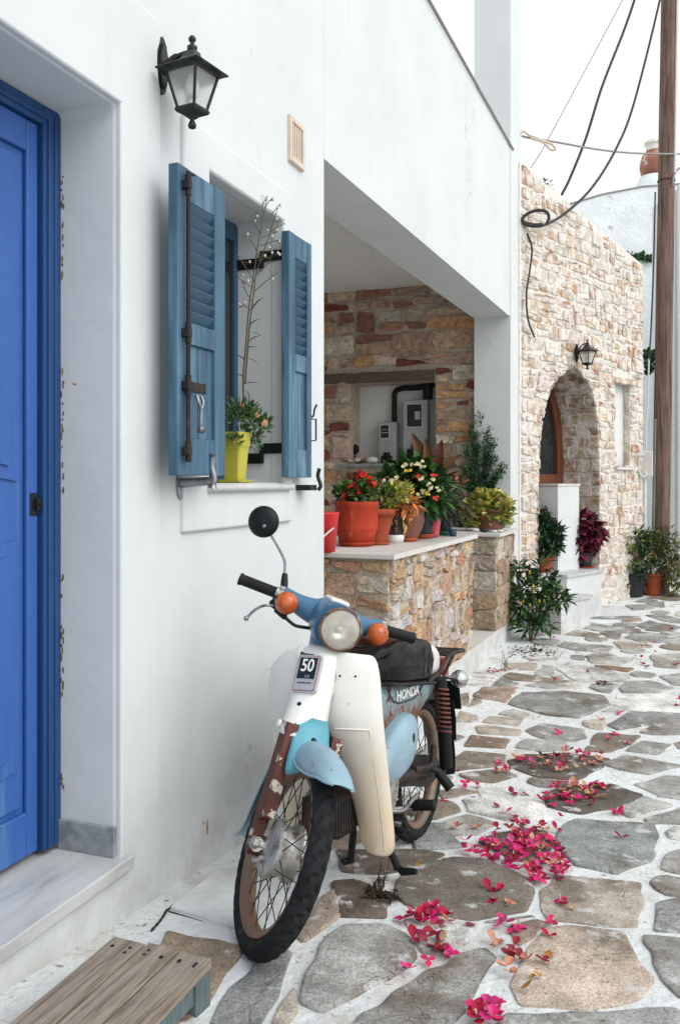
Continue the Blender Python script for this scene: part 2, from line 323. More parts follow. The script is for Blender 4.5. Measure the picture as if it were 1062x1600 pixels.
_n, _l = M['lens'].node_tree.nodes, M['lens'].node_tree.links; _w = _n.new('ShaderNodeTexWave'); _w.inputs['Scale'].default_value = 62; _w.inputs['Distortion'].default_value = .4; _t = _n.new('ShaderNodeTexCoord'); _l.new(_t.outputs['Object'], _w.inputs['Vector'])
_b = _n.new('ShaderNodeBump'); _b.inputs['Strength'].default_value = .30; _b.inputs['Distance'].default_value = .003; _l.new(_w.outputs['Fac'], _b.inputs['Height']); _l.new(_b.outputs[0], _n['Principled BSDF'].inputs['Normal'])
M['reflector'] = mat('headlamp_reflector', (.80,.77,.70), .22, metal=.8, var=.3, vscale=16, col2=(.45,.36,.25), mscale=9, mlo=.52, mhi=.7)
M['orange'] = mat('orange_lens', (.52,.10,.012), .25, var=.35, vscale=26, sss=.15, coat=.4)
M['redlens'] = mat('red_lens', (.38,.02,.02), .25, var=.1, coat=.3)
M['cream'] = mat('aged_cream_plastic', (.74,.735,.70), .42, var=.05, vscale=8, col2=(.69,.585,.41), mscale=2.6, mlo=.55, mhi=.78, col3=(.34,.20,.10), m3scale=22, m3lo=.685, m3hi=.75, coat=.12)
add_z(M['cream'], .16, .62, (.66,.52,.32), .85)
M['cream_white'] = mat('white_enamel', (.75,.75,.72), .38, var=.05, vscale=8, col3=(.30,.18,.12), m3scale=30, m3lo=.72, m3hi=.78, coat=.15)
M['pblue'] = mat('headset_blue_paint', (.045,.145,.265), .4, var=.14, vscale=12, col3=(.12,.075,.06), m3scale=26, m3lo=.69, m3hi=.75, coat=.2)
M['pturq'] = mat('turquoise_paint', (.105,.34,.42), .45, var=.12, vscale=14, col3=(.10,.10,.09), m3scale=34, m3lo=.69, m3hi=.75)
M['pfend'] = mat('pale_blue_paint', (.25,.385,.465), .42, var=.16, vscale=9, col3=(.20,.14,.11), m3scale=30, m3lo=.63, m3hi=.70, coat=.1, bump=.08, bscale=60)
M['pbody'] = mat('rusting_blue_paint', (.24,.37,.41), .5, var=.14, vscale=12, rough2=.85, col2=(.16,.045,.02), mscale=22, mlo=.57, mhi=.62, col3=(.06,.035,.025), m3scale=70, m3lo=.60, m3hi=.66, bump=.2, bscale=60, bdist=.003)
add_z(M['pbody'], .50, .625, (.13,.042,.02), 1.5, 34)
M['rustred'] = mat('oxide_red_fork', (.105,.032,.024), .7, var=.3, vscale=14, col2=(.62,.56,.47), mscale=17, mlo=.575, mhi=.605, bump=.3, bscale=50, bdist=.003)
M['rustdark'] = mat('rusty_black_steel', (.030,.027,.026), .65, metal=.3, var=.4, vscale=16, col2=(.10,.055,.035), mscale=12, mlo=.55, mhi=.7, bump=.25, bscale=60, bdist=.003)
M['rustspring'] = mat('rusty_spring', (.13,.045,.035), .6, metal=.3, var=.4, vscale=20)
M['rubber'] = mat('tyre_rubber', (.019,.020,.022), .85, var=.4, vscale=12, bump=.2, bscale=60, bdist=.003, col3=(.075,.070,.063), m3scale=10, m3lo=.60, m3hi=.80, spec=.2)
M['rubber_grip'] = mat('black_rubber', (.010,.011,.012), .55, var=.2, vscale=20, spec=.25)
M['vinyl'] = mat('black_vinyl', (.002,.002,.0024), .34, var=.2, vscale=10, bump=.22, bscale=9, bdist=.02, spec=.04, coat=.30)
M['foam'] = mat('worn_white_vinyl', (.62,.62,.60), .45, var=.12, vscale=10, col3=(.30,.22,.17), m3scale=14, m3lo=.6, m3hi=.75, bump=.2, bscale=20)
M['lamp_rim'] = mat('rusty_lamp_ring', (.16,.085,.06), .55, metal=.4, var=.4, vscale=22, col2=(.40,.34,.29), mscale=14, mlo=.50, mhi=.62)
M['rim'] = mat('rusty_rim', (.22,.175,.14), .55, metal=.45, var=.3, vscale=14, col2=(.23,.12,.07), mscale=7, mlo=.42, mhi=.62, bump=.2, bscale=80, bdist=.002)
M['black'] = mat('black_plastic', (.010,.012,.013), .45, var=.2, vscale=12, spec=.25)
M['badge'] = mat('badge_black', (.010,.018,.020), .3, var=.1)
M['silver'] = mat('badge_silver', (.58,.58,.57), .35, metal=.5, var=.15, vscale=40)
M['letter'] = mat('letter_white', (.78,.80,.79), .4, var=.05)
M['letter_dark'] = mat('letter_dark', (.05,.05,.05), .4, var=.05)
M['leaf'] = mat('leaf_green', attr=True, rough=.5, var=.30, vscale=22, spec=.2)
M['petal'] = mat('petal', attr=True, rough=.6, var=.22, vscale=60, spec=.2, sss=.1)
M['stem'] = mat('brown_stem', (.11,.085,.05), .8, var=.3)
M['soil'] = mat('potting_soil', (.045,.032,.022), .95, var=.4, vscale=40, bump=.9, bscale=60, bdist=.01)
M['terra_red'] = mat('red_clay_pot', (.40,.046,.020), .65, spec=.2, var=.30, col3=(.50,.20,.13), m3scale=9, m3lo=.60, m3hi=.78, vscale=7, bump=.12, bscale=40, bdist=.003, stretch=(3,3,.6))
M['terra'] = mat('terracotta_pot', (.33,.070,.034), .75, spec=.2, var=.3, vscale=10, bump=.2, bscale=50, bdist=.003)
M['terra_brown'] = mat('brown_clay_pot', (.20,.082,.058), .7, var=.25, vscale=12, bump=.2, bscale=50)
M['pot_black'] = mat('black_pot', (.014,.020,.024), .5, var=.2)
M['pot_pink'] = mat('pink_pot', (.50,.075,.095), .5, var=.1)
M['pot_yellow'] = mat('yellow_pot', (.47,.43,.05), .45, var=.1, vscale=8)
M['red_plastic'] = mat('red_plastic', (.55,.022,.022), .35, var=.08)
M['white_plastic'] = mat('white_plastic', (.70,.70,.68), .4, var=.06)
M['green_plastic'] = mat('green_plastic', (.03,.12,.09), .45, var=.1)
M['blue_plastic'] = mat('blue_plastic', (.02,.06,.13), .45, var=.1)
M['meter'] = mat('grey_meter_plastic', (.36,.37,.37), .5, var=.12, vscale=9)
M['cable'] = mat('cable_black', (.018,.02,.022), .6, var=.1)
M['cable_grey'] = mat('cable_grey', (.27,.25,.235), .7, var=.15)
M['pipe_white'] = mat('pvc_white', (.62,.62,.60), .5, var=.1)
M['vent'] = mat('terracotta_vent', (.62,.52,.43), .8, var=.15)
M['vent_hole'] = mat('vent_recess', (.30,.17,.11), .9, var=.2)
M['chimney_clay'] = mat('chimney_clay', (.30,.13,.085), .85, var=.35, vscale=6, col2=(.60,.55,.50), mscale=4, mlo=.55, mhi=.68, bump=.5, bscale=20)
M['shell'] = mat('shell', attr=True, rough=.6, var=.3, vscale=40)
M['bulb'] = mat('lamp_bulb', (.70,.71,.66), .35, var=.05)
# ---------------------------------------------------------------- helpers for walls
def grid_solid(mb, aa, bb, hole, fn, d0, d1):            # wall of cells with holes; fn(a,b,d) -> world
    idx = {}; vs = []; fs = []
    def V(i, j, k):
        if (i, j, k) not in idx: idx[(i, j, k)] = len(vs); vs.append(fn(aa[i], bb[j], (d0, d1)[k]))
        return idx[(i, j, k)]
    na, nb = len(aa)-1, len(bb)-1
    S = [[not hole((aa[i]+aa[i+1])/2, (bb[j]+bb[j+1])/2) for j in range(nb)] for i in range(na)]
    for i in range(na):
        for j in range(nb):
            if not S[i][j]: continue
            fs.append((V(i,j,1), V(i+1,j,1), V(i+1,j+1,1), V(i,j+1,1))); fs.append((V(i,j,0), V(i,j+1,0), V(i+1,j+1,0), V(i+1,j,0)))
            if i == 0 or not S[i-1][j]: fs.append((V(i,j,0), V(i,j,1), V(i,j+1,1), V(i,j+1,0)))
            if i == na-1 or not S[i+1][j]: fs.append((V(i+1,j,0), V(i+1,j+1,0), V(i+1,j+1,1), V(i+1,j,1)))
            if j == 0 or not S[i][j-1]: fs.append((V(i,j,0), V(i+1,j,0), V(i+1,j,1), V(i,j,1)))
            if j == nb-1 or not S[i][j+1]: fs.append((V(i,j+1,0), V(i,j+1,1), V(i+1,j+1,1), V(i+1,j+1,0)))
    mb.add(vs, fs)
def frameX(a, b, d): return (d, a, b)                    # the near house: a along the street, b up, d out of the wall
def pick(rng, pal):
    c = pal[rng.randrange(len(pal))]; k = rng.uniform(.82, 1.15); return tuple(min(.9, x*k*rng.uniform(.96, 1.04)) for x in c)
def stone(mb, poly, fn, h, rng, col, d0=0.0):            # one rubble stone with a hewn, rounded face
    P = []
    for i in range(len(poly)): p, q_ = poly[i], poly[(i+1) % len(poly)]; P += [p*.84+q_*.16, p*.16+q_*.84]
    n = len(P); c = sum(P)/n
    sz = min(np.ptp([p[0] for p in P]), np.ptp([p[1] for p in P]))
    P = [c + (p-c)*(1+rng.uniform(-.05, .05)) for p in P]
    tilt = (rng.uniform(-.12, .12), rng.uniform(-.12, .12)); rings = []
    for ins, dd in ((0, -.012), (.0, h*.6), (min(.005, sz*.06), h*.92), (min(.030, sz*.24), h*1.0)):
        ring = []
        for p in P:
            v = c-p; l = np.linalg.norm(v)+1e-6; q = p+v/l*min(ins, l*.6)
            ring.append(fn(q[0], q[1], d0+dd+((q-c)[0]*tilt[0]+(q-c)[1]*tilt[1])*(dd > 0) + (rng.uniform(-.24, .24)*h if dd > h*.7 else 0)))
        rings.append(ring)
    vs = [p for r in rings for p in r]; ci = len(vs); vs.append(fn(c[0], c[1], d0+h*(1+rng.uniform(-.1, .2))))
    fs = [(i*n+k, i*n+(k+1) % n, (i+1)*n+(k+1) % n, (i+1)*n+k) for i in range(3) for k in range(n)]
    fs += [(3*n+k, 3*n+(k+1) % n, ci) for k in range(n)]
    mb.add(vs, fs, col, False)
def masonry(mb, fn, a0, a1, b0, b1, pal, rng, hh=(.10, .22), ww=(.14, .42), gap=.016, h=.028, spans=None, top=None, split=.28, jit=.014, d0=0.0):
    # spans(b) -> list of (left, right) that carry stone at height b; top(a) -> height of the wall head
    b = b0
    while b < b1-.035:
        rh = rng.uniform(*hh)
        if b+rh > b1-.06: rh = b1-b
        lo = spans(b+.001) if spans else [(a0, a1)]; hi = spans(b+rh-.001) if spans else [(a0, a1)]
        md = spans(b+rh/2) if spans else [(a0, a1)]
        for k, (ml, mr) in enumerate(md):
            ll, lr = lo[k] if len(lo) == len(md) else (ml, mr); hl, hr = hi[k] if len(hi) == len(md) else (ml, mr)
            cuts = [0.0]; W = mr-ml
            if W < .03: continue
            x = 0
            while True:
                wd_ = rng.uniform(*ww)*(.7+.3*rh/hh[1])
                if W-(x+wd_) < ww[0]*.8: break
                x += wd_; cuts.append(x/W)
            cuts.append(1.0)
            for i in range(len(cuts)-1):
                u0, u1 = cuts[i], cuts[i+1]; cells = [(0, 1)]
                if rh > hh[0]*1.35 and rng.random() < split: f = rng.uniform(.35, .65); cells = [(0, f), (f, 1)]
                for v0, v1 in cells:
                    q = []
                    for u, v in ((u0, v0), (u1, v0), (u1, v1), (u0, v1)):
                        l = lerp(ll, hl, v); r = lerp(lr, hr, v); a = lerp(l, r, u); bb = b+rh*v
                        e0 = .25 if u in (0., 1.) else 1
                        q.append(np.array([a+rng.uniform(-jit, jit)*e0, bb+rng.uniform(-jit, jit)*.8]))
                    c = sum(q)/4
                    if top and c[1] > top(c[0])-.03: continue
                    if top:
                        for p in q: p[1] = min(p[1], top(p[0])-.004)
                    q = [p + np.array([np.sign(c[0]-p[0])*gap*.5, np.sign(c[1]-p[1])*gap*.5]) for p in q]
                    out = []
                    for j in range(4):                    # an extra, jittered point on each long edge
                        p, p2 = q[j], q[(j+1) % 4]; out.append(p)
                        L_ = np.linalg.norm(p2-p)
                        if L_ > .10:
                            m_ = int(L_/.09)
                            for t in range(1, m_+1): out.append(lerp(p, p2, t/(m_+1)) + np.array([rng.uniform(-.006, .006), rng.uniform(-.006, .006)]))
                        else: out.append((p+p2)/2)
                    stone(mb, out, fn, h*rng.uniform(.65, 1.3), rng, pick(rng, pal), d0)
        b += rh
def rect_spans(a0, a1, holes):                           # holes: (l, r, bottom, top)
    def f(b):
        s = [(a0, a1)]
        for l, r, lo, hi in holes:
            if lo <= b <= hi:
                s2 = []
                for x, y in s:
                    if l > x: s2.append((x, min(l, y)))
                    if r < y: s2.append((max(r, x), y))
                s = [q for q in s2 if q[1]-q[0] > .02]
        return s
    return f
# ---------------------------------------------------------------- street: ground sheet and flagstones
def smooth_noise(x, y): return .5*math.sin(x*3.1+1.3*math.sin(y*2.3))+.5*math.sin(y*4.1+1.7*math.sin(x*1.9))
xs = list(np.arange(-1.2, 4.6, .10)); xs = [-40, -20, -8, -3] + xs + [5.5, 8, 14, 25, 60]
ys = list(np.arange(.4, 13.0, .10)); ys = [-40, -15, -6, -2, -.8] + ys + [15, 19, 26, 40, 90]
g = MB(); vs = []
for y in ys:
    for x in xs:
        near = -1 < x < 5 and .3 < y < 13
        vs.append((x, y, gz(y) + (.006*smooth_noise(x*2, y*2) if near else 0)))
nx = len(xs)
g.add(vs, [(j*nx+i, j*nx+i+1, (j+1)*nx+i+1, (j+1)*nx+i) for j in range(len(ys)-1) for i in range(nx-1)], smooth=True)
tag(g.build('street', M['grout']), kind='structure')
GREY, DGREY, BRN, TAN, PALE, WHT, PINK = (.36,.36,.345), (.27,.275,.268), (.25,.21,.17), (.43,.38,.32), (.47,.46,.43), (.66,.66,.64), (.36,.27,.22)
FLAGS = [  # outline in the photograph's pixels on the paving, colour
 ([(407,1492),(454,1495),(435,1537),(402,1600),(380,1680),(300,1680),(334,1600),(355,1565),(388,1528)], DGREY),
 ([(506,1485),(539,1453),(600,1449),(633,1466),(643,1495),(605,1523),(506,1577),(473,1561),(487,1518)], GREY),
 ([(522,1382),(558,1379),(600,1400),(600,1433),(530,1432)], (.15,.12,.095)),  # dark brown stone, colour deepened further as contact shade beside the moped
 ([(262,1462),(376,1488),(330,1545),(290,1590),(215,1565)], (.30,.235,.17)),
 ([(569,1585),(648,1538),(712,1495),(754,1485),(772,1500),(733,1553),(701,1600),(690,1690),(510,1690)], GREY),
 ([(854,1458),(891,1455),(971,1463),(981,1490),(1013,1532),(992,1559),(913,1575),(817,1569),(804,1537),(833,1485)], (.50,.41,.34)),
 ([(1008,1466),(1075,1470),(1120,1570),(1062,1560),(1029,1511)], GREY),
 ([(796,1592),(950,1590),(1050,1580),(1090,1640),(1000,1710),(760,1700)], GREY),
 ([(1029,1413),(1080,1405),(1110,1460),(1024,1453)], DGREY),
 ([(887,1287),(900,1282),(1018,1291),(1024,1308),(1011,1347),(961,1366),(900,1354),(874,1330),(874,1308)], (.25,.265,.262)),
 ([(870,1372),(998,1384),(1000,1410),(990,1447),(940,1448),(860,1440),(850,1395)], TAN),
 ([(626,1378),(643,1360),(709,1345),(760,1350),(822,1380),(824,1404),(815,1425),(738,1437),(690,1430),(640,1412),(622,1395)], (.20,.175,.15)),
 ([(752,1315),(778,1304),(818,1295),(852,1300),(861,1321),(850,1350),(800,1345)], (.14,.12,.10)),  # dark brown stone, its colour also deepened to add contact shade
 ([(640,1300),(665,1290),(690,1290),(720,1323),(650,1328)], DGREY),
 ([(530,1332),(600,1332),(665,1332),(690,1337),(655,1356),(600,1364),(540,1362)], (.16,.135,.11)),  # stone under the stand, contact shade of the moped put into its colour
 ([(696,1287),(730,1276),(774,1287),(744,1302),(704,1304)], PALE),
 ([(1013,1282),(1075,1262),(1085,1290),(1015,1288)], GREY),
 ([(1035,1360),(1044,1339),(1080,1325),(1090,1372)], GREY),
 ([(799,1100),(820,1084),(881,1082),(939,1089),(946,1102),(903,1123),(853,1116)], DGREY),
 ([(743,1089),(756,1076),(806,1076),(788,1097)], PINK),
 ([(748,1139),(756,1137),(808,1143),(806,1149),(752,1147)], TAN),
 ([(730,1166),(739,1152),(791,1157),(784,1168)], PINK),
 ([(811,1168),(824,1157),(874,1159),(885,1170),(849,1173)], GREY),
 ([(827,1143),(849,1133),(907,1141),(910,1152),(892,1156),(849,1152)], GREY),
 ([(698,1199),(727,1177),(784,1182),(781,1195),(712,1204)], BRN),
 ([(723,1211),(777,1204),(802,1213),(770,1220),(741,1218)], BRN),
 ([(799,1190),(824,1181),(881,1179),(946,1188),(935,1199),(896,1218),(842,1213),(806,1200)], (.12,.105,.09)),
 ([(946,1195),(979,1186),(1058,1199),(1011,1209),(968,1202)], GREY),
 ([(853,1249),(881,1235),(953,1229),(997,1244),(989,1256),(910,1271),(860,1260)], (.125,.11,.095)),
 ([(968,1267),(1004,1249),(1043,1260),(986,1278)], GREY),
 ([(997,1226),(1040,1215),(1075,1218),(1080,1250),(1033,1242)], GREY),
 ([(917,1174),(935,1148),(997,1152),(979,1163),(953,1175)], BRN),
 ([(982,1174),(1004,1161),(1043,1165),(1025,1179)], GREY),
 ([(953,1134),(986,1114),(1058,1116),(1075,1127),(1004,1134),(968,1141)], DGREY),
 ([(961,1102),(968,1089),(1070,1085),(1075,1111),(1004,1112)], WHT),
 ([(1004,1145),(1025,1134),(1070,1130),(1075,1147),(1022,1148)], GREY),
 ([(759,1130),(770,1121),(813,1123),(806,1134)], TAN),
 ([(712,1129),(720,1114),(741,1120),(743,1129)], TAN),
 ([(690,1238),(716,1233),(741,1238),(693,1249)], BRN),
 ([(790,1058),(799,1054),(896,1064),(853,1067),(802,1063)], BRN),
 ([(838,1055),(849,1040),(867,1044),(863,1055)], PALE),
 ([(872,1046),(890,1036),(978,1056),(972,1066),(900,1062)], WHT),
 ([(874,1010),(885,1004),(953,1012),(946,1019),(896,1016)], GREY),
 ([(885,992),(899,985),(935,992),(928,996)], TAN),
 ([(912,979),(925,974),(997,986),(979,990),(928,986)], GREY),
 ([(917,1026),(939,1019),(986,1033),(968,1040),(928,1037)], PALE),
 ([(971,1076),(982,1067),(1015,1065),(1047,1076),(1025,1083),(975,1083)], GREY),
 ([(979,997),(993,988),(1040,994),(1036,1003),(1004,1004)], GREY),
 ([(997,977),(1015,972),(1058,981),(1043,988),(1011,986)], DGREY),
 ([(1011,963),(1033,960),(1070,970),(1080,976),(1040,972)], GREY),
 ([(961,1004),(1004,1006),(1015,1013),(971,1014)], TAN),
 ([(1040,999),(1070,993),(1080,1006),(1043,1005)], GREY),
 ([(1033,1058),(1070,1053),(1080,1073),(1050,1069)], GREY),
 ([(1018,1026),(1070,1024),(1075,1044),(1025,1042)], PALE),
 ([(979,947),(1011,947),(1018,952),(989,954)], GREY),
 ([(1011,943),(1036,941),(1036,950),(1018,949)], GREY),
 ([(910,967),(940,964),(997,964),(968,968)], DGREY),
 ([(845,986),(863,988),(860,994)], TAN), ([(824,1072),(849,1069),(881,1071),(860,1076)], GREY),
 ([(939,990),(968,992),(964,999),(950,996)], GREY), ([(860,974),(892,976),(881,979)], TAN),
 ([(932,1041),(986,1046),(975,1050),(940,1046)], (.26,.17,.11)),
 ([(790,1038),(836,1037),(832,1047),(800,1047)], TAN),
 ([(752,1225),(800,1232),(838,1246),(846,1262),(800,1258),(760,1246)], WHT),
 ([(726,1252),(760,1250),(840,1268),(866,1276),(800,1282),(736,1270)], WHT),
 ([(636,1440),(660,1432),(742,1448),(720,1474),(690,1490),(660,1486),(650,1460)], WHT),
 ([(700,1062),(742,1052),(772,1058),(760,1070),(706,1072)], WHT),
 ([(462,1462),(500,1408),(522,1392),(528,1432),(506,1452),(476,1474)], (.40,.33,.27)),
 ([(700,1090),(730,1086),(728,1100),(700,1104)], TAN),
]
rng = random.Random(11)
def flag(mb, P, col, h=.007):                            # P: plan outline (x, y)
    P = [np.array(p, float) for p in P]; out = []
    for i in range(len(P)):
        a, b = P[i], P[(i+1) % len(P)]; L_ = np.linalg.norm(b-a); m_ = max(1, int(L_/.07))
        for t in range(m_): out.append(lerp(a, b, t/m_) + (0 if t == 0 else np.array([rng.uniform(-1, 1), rng.uniform(-1, 1)])*min(.012, L_*.09)))
    Q = []
    for i in range(len(out)):                            # corners clipped only a little, as split slabs are
        p, q_ = out[i], out[(i+1) % len(out)]; Q += [p*.88+q_*.12, p*.12+q_*.88]
    n = len(Q); c = sum(Q)/n; rings = []; k0 = rng.uniform(.9, 1.12); col = tuple(x*k0 for x in col)
    tl1, tl2 = rng.uniform(-.012, .012), rng.uniform(-.012, .012); h = h*rng.uniform(.7, 1.7)
    for ins, dz in ((0, -.012), (0, .003), (.004, .8), (.016, 1.0)):
        r = []
        for p in Q:
            v = c-p; l = np.linalg.norm(v)+1e-6; q = p + v/l*min(ins, .5*l)
            r.append((q[0], q[1], gz(q[1]) + .006*smooth_noise(q[0]*2, q[1]*2) + (dz if dz < .01 else h*dz + (q[0]-c[0])*tl1+(q[1]-c[1])*tl2 + rng.uniform(-.0012, .0012)) + .0015))
        rings.append(r)
    vs = [p for r in rings for p in r]
    L2 = [c + (np.array(p[:2])-c)*.5 for p in rings[-1]]
    vs += [(q[0], q[1], gz(q[1]) + .006*smooth_noise(q[0]*2, q[1]*2)+h+rng.uniform(-.002, .003)) for q in L2]
    vs.append((c[0], c[1], gz(c[1])+.006*smooth_noise(c[0]*2, c[1]*2)+h+.002))
    fs = [(i*n+k, i*n+(k+1) % n, (i+1)*n+(k+1) % n, (i+1)*n+k) for i in range(4) for k in range(n)] + [(4*n+k, 4*n+(k+1) % n, 5*n) for k in range(n)]
    mb.add(vs, fs, col, True)
fl = MB(); traced = []
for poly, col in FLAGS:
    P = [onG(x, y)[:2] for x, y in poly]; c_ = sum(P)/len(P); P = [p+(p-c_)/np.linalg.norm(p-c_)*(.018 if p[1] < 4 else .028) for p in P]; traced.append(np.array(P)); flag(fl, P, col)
def inpoly(p, P):
    c = False; n = len(P)
    for i in range(n):
        a, b = P[i], P[i-1]
        if (a[1] > p[1]) != (b[1] > p[1]) and p[0] < (b[0]-a[0])*(p[1]-a[1])/(b[1]-a[1]+1e-12)+a[0]: c = not c
    return c
# crazy paving filling what the drawn stones leave open: every free patch goes to its nearest seed and becomes one slab
GSZ = .022; gx = np.arange(.02, 4.6, GSZ); gy = np.arange(.2, 13.2, GSZ); GX, GYY = np.meshgrid(gx, gy); free = np.ones(GX.shape, bool)
def pmask(P, X, Y):
    c = np.zeros(X.shape, bool)
    for i in range(len(P)):
        a, b = P[i], P[i-1]; t = (a[1] > Y) != (b[1] > Y); xx = (b[0]-a[0])*(Y-a[1])/((b[1]-a[1]) or 1e-9)+a[0]; c ^= t & (X < xx)
    return c
hard = np.zeros(GX.shape, bool)
for P in traced:
    x0, x1, y0, y1 = P[:, 0].min()-.1, P[:, 0].max()+.1, P[:, 1].min()-.1, P[:, 1].max()+.1
    sl = (slice(*np.searchsorted(gy, [y0, y1])), slice(*np.searchsorted(gx, [x0, x1]))); X, Y = GX[sl], GYY[sl]
    if X.size == 0: continue
    d = np.full(X.shape, 9.0)
    for i in range(len(P)):
        a, b = P[i-1], P[i]; ab = b-a; t = np.clip(((X-a[0])*ab[0]+(Y-a[1])*ab[1])/(ab@ab+1e-9), 0, 1); d = np.minimum(d, np.hypot(X-a[0]-t*ab[0], Y-a[1]-t*ab[1]))
    ins = pmask(P, X, Y); free[sl] &= ~(ins | (d < .015)); hard[sl] |= ins
lim = np.where(GYY < 3.9, .16, np.where(GYY < 8.9, .028*(GYY-3.893)+.20, .22+.405*(GYY-8.85)+.14))
lim = np.where((GYY > 8.6) & (GYY < 10.6), np.maximum(lim, .22+.405*(GYY-8.85)+.62), lim)
free &= GX > lim; hard |= GX <= lim-.03
free &= ~((GX < .62) & (GYY < 2.45)); free &= ~((GX < .55) & (GYY > 2.2) & (GYY < 2.95))
seeds = []
for _ in range(14000):
    p = np.array([rng.uniform(.05, 4.6), rng.uniform(.2, 13.2)]); dd_ = .34 if p[1] < 4 else .42
    if all(np.hypot(*(p-q)) > dd_ for q in seeds): seeds.append(p)
SD = np.array(seeds); fy, fx_ = np.nonzero(free); FP = np.stack([gx[fx_], gy[fy]], 1); best = np.full(len(FP), 9e9); lab = np.zeros(len(FP), int)
for k, q in enumerate(SD):
    d = np.abs(FP[:, 0]-q[0])*1.0+0; d = (FP[:, 0]-q[0])**2+(FP[:, 1]-q[1])**2; w_ = d < best; best[w_] = d[w_]; lab[w_] = k
def hull(pts):
    pts = sorted(map(tuple, pts)); 
    if len(pts) < 3: return pts
    def half(ps):
        h = []
        for p in ps:
            while len(h) > 1 and (h[-1][0]-h[-2][0])*(p[1]-h[-2][1])-(h[-1][1]-h[-2][1])*(p[0]-h[-2][0]) <= 0: h.pop()
            h.append(p)
        return h[:-1]
    return half(pts)+half(pts[::-1])
order = np.argsort(lab, kind='stable'); bounds = np.searchsorted(lab[order], np.arange(len(SD)+1))
for k in range(len(SD)):
    pts = FP[order[bounds[k]:bounds[k+1]]]
    if len(pts)*GSZ*GSZ < .011: continue
    c = np.median(pts, axis=0); ok = None
    for rad in (9, .17, .12):                            # pull the patch in until its outline keeps clear of its neighbours
        q = pts[np.hypot(pts[:, 0]-c[0], pts[:, 1]-c[1]) < rad]
        if len(q)*GSZ*GSZ < .009: break
        Hh = np.array(hull(q)); sl = (slice(*np.searchsorted(gy, [Hh[:, 1].min(), Hh[:, 1].max()])), slice(*np.searchsorted(gx, [Hh[:, 0].min(), Hh[:, 0].max()])))
        if (pmask(Hh, GX[sl], GYY[sl]) & hard[sl]).sum()*GSZ*GSZ < .0012: ok = Hh; break
    if ok is None: continue
    ctr = ok.mean(0); P = []
    for p in ok:                                         # drop hull points that sit too close together, then open the joint
        if not P or np.hypot(*(p-P[-1])) > .05: P.append(p)
    if len(P) < 3: continue
    P = [p+(ctr-p)/np.hypot(*(ctr-p))*rng.uniform(.006, .016) for p in P]
    flag(fl, P, rng.choice([GREY, GREY, GREY, TAN, TAN, PALE, PALE, PALE, WHT, WHT, PINK, DGREY, BRN]), .006)
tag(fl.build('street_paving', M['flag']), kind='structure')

# the limewashed kerb slab at the wall foot, with the dark open joints round it
KP = [onG(x, y) for x, y in ((266, 1423), (341, 1363), (412, 1356), (444, 1436), (432, 1466), (371, 1455))]
k_ = MB(); k_.loft([[(p[0], p[1], p[2]-.02) for p in KP], [(p[0], p[1], p[2]+.012) for p in KP], [tuple(np.array([p[0], p[1], p[2]+.015])*.985+np.array([*(sum(KP)/len(KP))[:2], p[2]+.015])*.015) for p in KP]], smooth=False)
tag(k_.build('kerb_slab', plaster('limewashed_slab', (.70,.73,.735)), bevel=.004), kind='structure'); 
hard_ = None
j_ = MB(); jl = [onG(x, y) for x, y in ((236, 1456), (250, 1440), (258, 1428), (264, 1421), (300, 1394), (342, 1361))]; j_.tube([p+np.array([0, 0, .001]) for p in curve(jl, 5)], [.003+.003*math.sin(i*1.7)**2 for i in range(26)], 5); jl = [onG(x, y) for x, y in ((264, 1425), (300, 1436), (340, 1449), (371, 1458))]; j_.tube([p+np.array([0, 0, .001]) for p in curve(jl, 5)], .0032, 5)
tag(j_.build('open_joint', M['soil']), kind='structure')
# ---------------------------------------------------------------- the white house at the left
house = thing('white_house', 'white plastered house with blue door, blue shuttered window and a deep open porch', 'house', (0, 2.5, 0))
DY0, DY1, DZ0, DZ1 = 1.18, 2.22, .262, 2.512             # door opening
WY0, WY1, WZ0, WZ1 = 2.745, 3.385, 1.385, 2.487           # window opening
w = MB()
def hole(a, b): return (DY0 < a < DY1 and DZ0 < b < DZ1) or (WY0 < a < WY1 and WZ0 < b < WZ1)
grid_solid(w, [-2, DY0, DY1, WY0, WY1, 3.893], [-.4, DZ0, WZ0, WZ1, DZ1, 6.5], hole, frameX, -.42, 0)
w.build('wall', M['plaster'], house, bevel=.022, seg=4)
s_ = MB()                                                # raised plaster band round the window
SB, ST, SL, SR_ = 1.222, 2.62, 2.572, 3.47
grid_solid(s_, [SL, WY0+.003, WY1-.003, SR_], [SB, WZ0+.003, WZ1-.003, ST], lambda a, b: WY0 < a < WY1 and WZ0 < b < WZ1, frameX, -.05, .018)
s_.build('window_surround', M['plaster'], house, bevel=.012, seg=3)
s_ = MB()                                                # softer raised band round the door
grid_solid(s_, [.9, DY0-.003, DY1+.003, 2.44], [-.3, DZ0-.01, DZ1+.004, 2.86], lambda a, b: DY0-.003 < a < DY1+.003 and DZ0-.01 < b < DZ1+.004, frameX, -.05, .010)
s_.build('door_surround', M['plaster'], house, bevel=.009, seg=3)
# back walls so that no light leaks into the rooms
b_ = MB(); b_.box((-3.2, -2, -.4), (-3.0, 8.34, 6.5)); b_.box((-3.0, -2, -.4), (-.42, -1.8, 6.5)); b_.box((-3.0, 3.70, -.4), (-.424, 3.89, 6.5)); b_.box((-3.0, -1.8, 6.3), (-.42, 3.70, 6.5))
b_.build('inner_wall', M['ceiling'], house)
